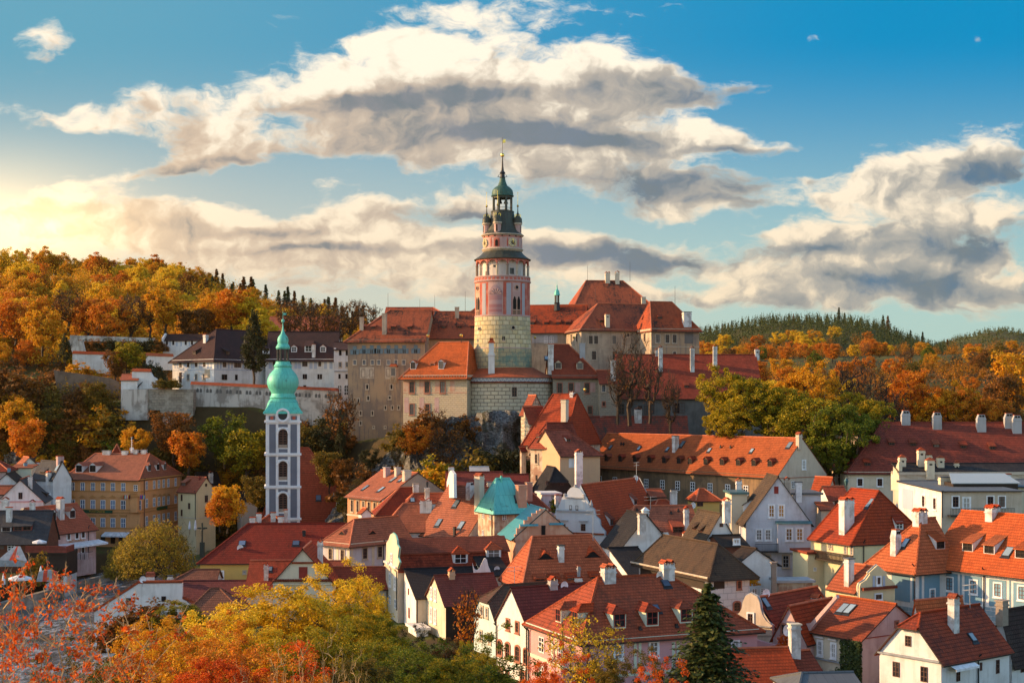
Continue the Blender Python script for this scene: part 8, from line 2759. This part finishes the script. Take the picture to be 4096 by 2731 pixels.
for i in range(13):
    px = RN.uniform(1380, 1600)
    D = RN.uniform(266, 280)
    yt = np.interp(px, [1380, 1560, 1700, 2090], [1900, 1800, 1690, 1690]) + RN.uniform(0, 200)
    tree_at(RN.choice(['bush0', 'bush1', 'thin0']), px, yt, D - (yt - 1690) / 22, RN.uniform(2.5, 5), RN.choice([L_BROWN, L_OLIVE, L_DARK, L_DARK]), 'rock_shrub', 'shrub rooted in the rock below the castle', 'shrub', 'shrubs on the castle rock', 1.1)

# right of the castle
for px, y, w_, lb in ((2520, 1350, 1.0, 'tallest bare tree before the long brewery roof'), (2470, 1430, .8, 'bare tree left of the tallest one against the dark red roof'), (2600, 1420, .95, 'bare tree with upright limbs right of the tallest one'), (2680, 1500, .8, 'thin rusty tree before the dark grey wall')):
    tree_at('bare%d' % RN.randint(0, 1), px, y, 272 + RN.uniform(-4, 6), 17 if y < 1400 else 13, L_BROWN, 'bare_tree', lb, wide=w_ * .72)
big = [(2930, 1435, 262, 15, L_YGRN, 1.0, 'big golden-green tree right of the brewery roof'), (3060, 1480, 258, 15, L_YGRN, 1.05, 'broad yellow-green tree in the middle of the crown row'), (3210, 1415, 268, 17, L_YORA, .9, 'tallest golden tree of the yellow-green row'), (3200, 1560, 250, 14, L_YGRN, 1.15, 'dark green broad tree above the cream gable end'),
       (3370, 1580, 248, 16, L_GRN, 1.1, 'deep green tree right of the cream gable end'), (2900, 1580, 255, 11, L_YGRN, 1.0, 'olive tree in front of the dark grey wall'), (3300, 1700, 246, 11, L_GRN, 1.0, 'low dark green tree behind the cream gable'), (3450, 1540, 262, 13, L_YGRN, .9, 'yellow-green tree at the right end of the green row')]
for px, y, D, hh, lm, w_, lb in big:
    tree_at('oak%d' % RN.randint(0, 1), px, y, D, hh, lm, 'autumn_tree', lb, wide=w_)
for px, y, D, hh, lm, tp, lb in ((3390, 1440, 300, 17, L_BROWN, 'bare0', 'dark brown bare tree behind the yellow-green row'), (3500, 1500, 290, 15, L_BROWN, 'bare1', 'brown branching tree left of the red-orange one'), (3620, 1445, 295, 18, L_ORANGE, 'oak0', 'red-orange tree behind the cream museum roof'), (3560, 1560, 285, 14, L_BROWN, 'bare0', 'rusty thin tree over the museum roof edge'),
                                 (3790, 1500, 290, 15, L_YORA, 'oak1', 'wide golden tree above the museum chimneys'), (3900, 1530, 288, 15, L_ORANGE, 'oak0', 'orange tree right of the wide golden tree'), (4050, 1600, 285, 12, L_BROWN, 'oak1', 'brown tree above the chimney pair at the right'), (4080, 1400, 420, 22, L_YORA, 'far1', 'tall golden tree at the right photo edge'), (4000, 1480, 400, 18, L_BROWN, 'far0', 'rusty brown tree left of the tall golden edge tree')):
    tree_at(tp, px, y, D, hh, lm, 'autumn_tree', lb, wide=.95)
h = House('house', 'faded pink roofed house behind the trunks of the green row', 3430, 290, 10, xr=3540, d=9, ye=1730, zb=10, wall=BRICK)
h.roof('x', yr=1640, h0=3, mat_=PINKT)

# far hills on the right
for i in range(46):
    px = 2770 + i * 22.5
    tree_on(RN.choice(['con0', 'con1']), px + RN.uniform(-8, 8), RN.uniform(1425, 1460), RN.uniform(8, 12 if px < 3350 else 20), L_CON if RN.random() < .8 else L_LARCH, 'spruce_tree', 'dark conifer on the crest of the right-hand hill', 'tree', 'conifers on the right hill crest', 1.1)
for i in range(34):
    px = RN.uniform(2760, 3700)
    tree_on(RN.choice(['far0', 'far2']), px, RN.uniform(1010, 1220), RN.uniform(9, 15), RN.choice([L_ORANGE, L_YORA, L_YEL, L_YORA]), 'autumn_tree', 'orange or yellow tree at the lower edge of the conifer hill', 'tree', 'autumn trees below the conifer hill', 1.35)
for i in range(84):
    px = RN.uniform(2720, 4150)
    D = RN.uniform(430, 1000)
    if 860 < D < 1000 and RN.random() < .6:
        continue
    lm = RN.choice([L_ORANGE, L_YORA, L_BROWN, L_YGRN, L_YORA, L_OLIVE, L_GRN, L_YEL, L_ORANGE] if px < 3800 else [L_BROWN, L_YORA, L_OLIVE, L_DARK, L_ORANGE])
    tree_on(RN.choice(['far0', 'far1', 'far2', 'far3', 'thin0']), px, D, RN.uniform(8, 14), lm, 'autumn_tree', 'autumn tree in the mixed woods between town and right-hand hills', 'tree', 'mixed woods on the right', RN.uniform(1.0, 1.4))


def scatter(name, label, k, spot, body, lm):
    """growth nobody could count: one object of leaf-sized faces"""
    rng = np.random.default_rng(len(name))
    c, n, s_ = [], [], []
    for i in range(k):
        px, D = spot(rng)
        x = (px - HX) / F * D
        body(rng, x, D, float(ground_z(np.array([x]), np.array([D]))[0]), c, n, s_)
    o = bpy.data.objects.new(name, leaf_mesh(name, np.array(c), unit(np.array(n)), np.array(s_), lm))
    COL.objects.link(o)
    tag(o, label, 'undergrowth' if 'growth' in name or 'weeds' in name else 'forest', kind='stuff')


def cone(q, h0, h1, r0, sz):
    def f(rng, x, y, z, c, n, s_):
        hh = rng.uniform(h0, h1)
        for _ in range(q):
            t, a = rng.uniform(0, 1), rng.uniform(0, 6.28)
            r = (1 - t) * r0
            c.append((x + r * math.cos(a), y + r * math.sin(a), z + hh * (.08 + .92 * t)))
            n.append((math.cos(a), math.sin(a), .7))
            s_.append(sz * (1.15 - t * .75))
    return f


def crown(q, h0, h1, sz):
    def f(rng, x, y, z, c, n, s_):
        hh = rng.uniform(h0, h1)
        for _ in range(q):
            d = rng.normal(size=3)
            d /= np.linalg.norm(d)
            d[2] = abs(d[2])
            r = rng.uniform(.55, 1) * (1 + .3 * math.sin(3 * d[0] + 5 * d[1] + hh))
            c.append((x + d[0] * hh * .42 * r, y + d[1] * hh * .42 * r, z + hh * (.25 + .72 * d[2] * r)))
            n.append(tuple(d + rng.normal(size=3) * .5))
            s_.append(sz * rng.uniform(.6, 1.2))
    return f


def forest_stuff():
    """woods too dense to count"""
    scatter('far_forest', 'dark green wooded hill on the horizon at the far right', 1500, lambda g: (g.uniform(2600, 4300), g.uniform(1900, 2720)), cone(14, 7, 12, 3.0, 1.4), L_CON)
    scatter('hill_forest', 'dense conifer forest covering the right-hand hill', 1500, lambda g: (g.uniform(2700, 3830), g.uniform(1150, 1450)), cone(22, 7, 13, 2.5, .85), L_CON)
    scatter('autumn_woods', 'mass of orange and yellow woodland on the left hill', 420, lambda g: (g.uniform(-200, 1500), g.uniform(430, 640)), crown(330, 8, 13, .36), L_YORA)
    scatter('mixed_woods', 'mixed autumn woodland between the town and the right-hand hills', 330, lambda g: (g.uniform(2650, 4250), g.choice([g.uniform(400, 840), g.uniform(980, 1180)])), crown(260, 5, 11, .40), L_WOODS)

    def low(rng, x, y, z, c, n, s_):
        for q in range(12):
            a, r = rng.uniform(0, 6.28), rng.uniform(0, 1) ** .5 * 2.4
            c.append((x + r * math.cos(a), y + r * math.sin(a), z + rng.uniform(.2, 3.6) * (1.1 - r / 3)))
            n.append((rng.normal(), rng.normal() - .5, 1.0))
            s_.append(rng.uniform(.4, .8))
    scatter('undergrowth', 'brown autumn undergrowth covering the wooded slopes', 3000, lambda g: (g.uniform(-250, 1500), g.uniform(360, 640)) if g.uniform() < .5 else (g.uniform(2650, 4250), g.uniform(400, 860)), low, L_BROWN)

    def weed(rng, x, y, z, c, n, s_):
        for q in range(18):
            p = rng.normal(size=3) * np.array([1.1, .8, .7])
            c.append((x + p[0], y + p[1], z + abs(p[2]) * 2.2 + .3))
            n.append((rng.normal() - .3, rng.normal() - .8, .9))
            s_.append(rng.uniform(.18, .38))
    scatter('slope_weeds', 'creepers and weeds on the castle slope', 4200, lambda g: (g.uniform(1380, 1900), g.uniform(276, 284)) if g.uniform() < .12 else (g.uniform(-80, 1390), g.uniform(298, 311)) if g.uniform() < .8 else (g.uniform(-80, 460), g.uniform(305, 325)), weed, L_OLIVE)


forest_stuff()

# town and foreground plants
tree_at('willow', 620, 2082, 236, 9.2, L_WILLOW, 'willow_tree', 'wide greenish yellow willow on the river bank below the hotel', wide=.92)
tree_at('willow', 500, 2170, 240, 6, L_WILLOW, 'willow_tree', 'smaller willow bush at the left side of the wide willow', wide=.8)
tree_at('bush0', 140, 2215, 222, 4.6, L_OLIVE, 'shrub', 'grey-green rounded shrub between tent and wooden terrace', 'shrub', wide=.9)
for px in (199, 226, 244):
    tree_at('far3', px, 2270, 228, 2.6, L_DARK, 'thuja_shrub', 'narrow dark thuja beside the white house base by the river', 'shrub', 'thujas by the river', .45)
tree_at('near0', 735, 2405, 160, 5, L_YGRN, 'autumn_tree', 'dark golden fruit tree in front of the low brown hip roof', wide=1.2)
for px, y, w_, lb in ((520, 2430, 1.2, 'russet rounded bush under the white storehouse wall'), (610, 2400, 1.3, 'brown domed bush below the storehouse window'), (440, 2470, 1.0, 'low rusty bush at the river end of the storehouse')):
    tree_at('bush1', px, y, 160, 3.6, L_BROWN, 'shrub', lb, 'shrub', wide=w_)
tree_at('maple', 235, 2255, 62, 9.5, L_RED, 'autumn_tree', 'red-orange airy maple with pale stems in front of the river', wide=1.0, bark=BARKLIT)
tree_at('maple', 10, 2190, 58, 9.0, L_RED, 'autumn_tree', 'dense red maple cut by the left photo edge', wide=.6, bark=BARKLIT)
tree_at('maple', 420, 2590, 55, 5.0, L_RED, 'autumn_tree', 'low red maple branches at the bottom left', wide=.9, bark=BARKLIT)
fg = [('near0', 640, 2500, 92, 6, L_YORA, 1.2, 'orange bushy tree with glowing top in the lower left'), ('mound1', 760, 2590, 84, 4, L_ORANGE, 1.1, 'deep orange bush in front of the dark arched wall'), ('near1', 560, 2590, 80, 4, L_ORANGE, 1.1, 'burnt orange bush behind the red maple'), ('mound0', 690, 2640, 72, 4, L_YORA, 1.2, 'small yellow-orange bush at the bottom left'),
      ('near1', 890, 2580, 88, 5.5, L_ORANGE, 1.1, 'fiery orange bush left of the yellow tree'), ('near0', 860, 2640, 70, 5, L_RED, 1.1, 'dark red-orange bush at the bottom'), ('mound1', 430, 2680, 66, 3, L_OLIVE, 1.1, 'olive bush on the river bank at the bottom'),
      ('near0', 1110, 2350, 112, 10, L_YEL, 1.35, 'large bright yellow tree in the foreground'), ('near1', 1010, 2490, 104, 8, L_YEL, 1.2, 'lower yellow crown at the left of the large yellow tree'), ('near1', 1400, 2290, 132, 10, L_YEL, 1.0, 'golden tree top in front of the low red roofs'), ('near0', 1250, 2450, 124, 8, L_OLIVE, 1.0, 'olive brown tree between the two yellow crowns'),
      ('near0', 1470, 2430, 122, 8, L_YGRN, 1.0, 'lime green tree left of the cream houses'), ('near1', 1330, 2530, 105, 8, L_YGRN, 1.2, 'green and gold tree behind the bare shoots'), ('near1', 1560, 2545, 118, 7, L_YGRN, .85, 'green-gold tree under the baroque gable house'), ('near0', 1640, 2600, 112, 6, L_OLIVE, 1.0, 'dark olive fruit tree in the garden'),
      ('mound0', 1690, 2540, 128, 4.0, L_DARK, .8, 'dark green laurel bush by the white house foot'), ('near1', 1500, 2610, 98, 6, L_GRN, 1.2, 'deep green garden tree at the bottom'), ('near0', 1815, 2560, 120, 6, L_BROWN, .85, 'russet vine-like tree before the cream gable house'), ('near1', 1925, 2590, 116, 6, L_YGRN, .7, 'small yellow-green tree against the pale blue house'),
      ('near0', 1750, 2640, 100, 6, L_YGRN, 1.1, 'small golden-green tree at the bottom centre'), ('mound1', 1930, 2660, 104, 5, L_GRN, 1.3, 'green garden bush at the foot of the white pointed house'), ('mound0', 1600, 2670, 92, 4, L_GRN, 1.3, 'dim green bush at the bottom centre-left'), ('mound0', 1200, 2660, 78, 4.5, L_RED, 1.2, 'dark red bush behind the pale bare shoots'),
      ('mound1', 1050, 2640, 76, 4.5, L_ORANGE, 1.2, 'brown-orange bush below the large yellow tree'), ('near0', 1400, 2640, 84, 5.5, L_OLIVE, 1.2, 'olive bush behind the right-hand bare shoots'), ('mound0', 2620, 2680, 84, 3.5, L_RED, .8, 'scarlet shrub left of the spruce'), ('near1', 2480, 2620, 92, 5, L_OLIVE, .9, 'olive shrub before the pink house'), ('mound1', 2180, 2670, 88, 3.5, L_RED, .8, 'orange-red shrub at the foot of the pink house corner')]
for tp, px, y, D, hh, lm, w_, lb in fg:
    nm = 'autumn_tree' if 'tree' in lb or 'crown' in lb else 'shrub'
    tree_at(tp, px, y, D, hh, lm, nm, lb, 'tree' if nm != 'shrub' else 'shrub', wide=w_)
tree_at('thin0', 1865, 2345, 142, 9, L_ORANGE, 'autumn_tree', 'thin rusty sapling against the brown roof of the cream gable house', wide=.6)
tree_at('thinyellow', 2345, 2455, 96, 7.5, L_YEL, 'autumn_tree', 'sparse golden sapling in front of the pink house', wide=1.15)
for px, y, D, hh, lb in ((1110, 2520, 66, 6, 'pale leafless shoots before the yellow tree, left clump'), (1215, 2500, 66, 7, 'pale leafless shoots before the yellow tree, middle clump'), (1330, 2450, 70, 8, 'tallest pale leafless shoots in front of the olive trees'), (1420, 2560, 64, 6, 'pale leafless shoots at the right of the tallest ones'), (960, 2600, 60, 5, 'thin pale shoots rising from the orange bushes')):
    tree_at('twigs', px, y, D, hh, None, 'bare_sapling', lb, 'sapling', wide=.6, bark=BARKLIT)
tree_at('spruce', 2833, 2325, 92, 11.5, L_CON, 'spruce_tree', 'large dark green spruce with brown cones in the foreground', wide=1.42)
# ivy on the cream house corner
rng = np.random.default_rng(5)
k = 2600
pa, pb = P(3449, 2552, 134), P(3370, 2552, 136.5)
u = rng.uniform(0, 1, k); w_ = rng.uniform(0, 1, k)
zz_ = pa.z - .2 - w_ * 5.4
wd = np.where(w_ > .55, 1.25, 1.0)
base = np.array(pa)[None] + (np.array(pb) - np.array(pa))[None] * (u * wd)[:, None]
c = np.stack([base[:, 0], base[:, 1], zz_], -1) + np.array([-.45, -.6, 0])[None] * rng.uniform(.1, .9, k)[:, None]
n = unit(np.array([-.55, -.8, .35])[None] + rng.normal(size=(k, 3)) * .5)
iv = bpy.data.objects.new('ivy', leaf_mesh('ivy', c, n, rng.uniform(.10, .2, k), L_IVY))
COL.objects.link(iv)
tag(iv, 'thick dark green ivy covering the corner of the cream house', 'ivy')
fl = tree_at('bush0', 3133, 2530, 136, 1.3, L_RED, 'flower_box', 'red flowers in a box below the red framed window', 'flowers', wide=.8)
tree_at('bush1', 3000, 2282, 165, 1.6, L_YORA, 'climbing_plant', 'yellow climber hanging over the glazed terrace', 'plant', wide=1.2)
tree_at('bush0', 2215, 1985, 222, 2.6, L_GRN, 'shrub', 'small green shrub on the white terrace under the black loft', 'shrub', wide=.6)

# ---------------------------------------------------------------- haze
def build_haze():
    mb = MB()
    mb.box((-1900, -60, -8), (1900, 3600, 222))
    m = bpy.data.materials.new('haze')
    m.use_nodes = True
    N = NT(m.node_tree)
    N.n.clear()
    out = N.n.new('ShaderNodeOutputMaterial')
    v = N.node('ShaderNodeVolumePrincipled', {'Color': (1.0, 0.66, 0.32, 1), 'Density': 0.00004, 'Anisotropy': 0.76})
    N.l.new(v.outputs[0], out.inputs['Volume'])
    o = mb.build('haze', m)
    tag(o, kind='stuff')
    o['label'] = 'warm evening haze over the town and hills'
    o['category'] = 'haze'


build_haze()
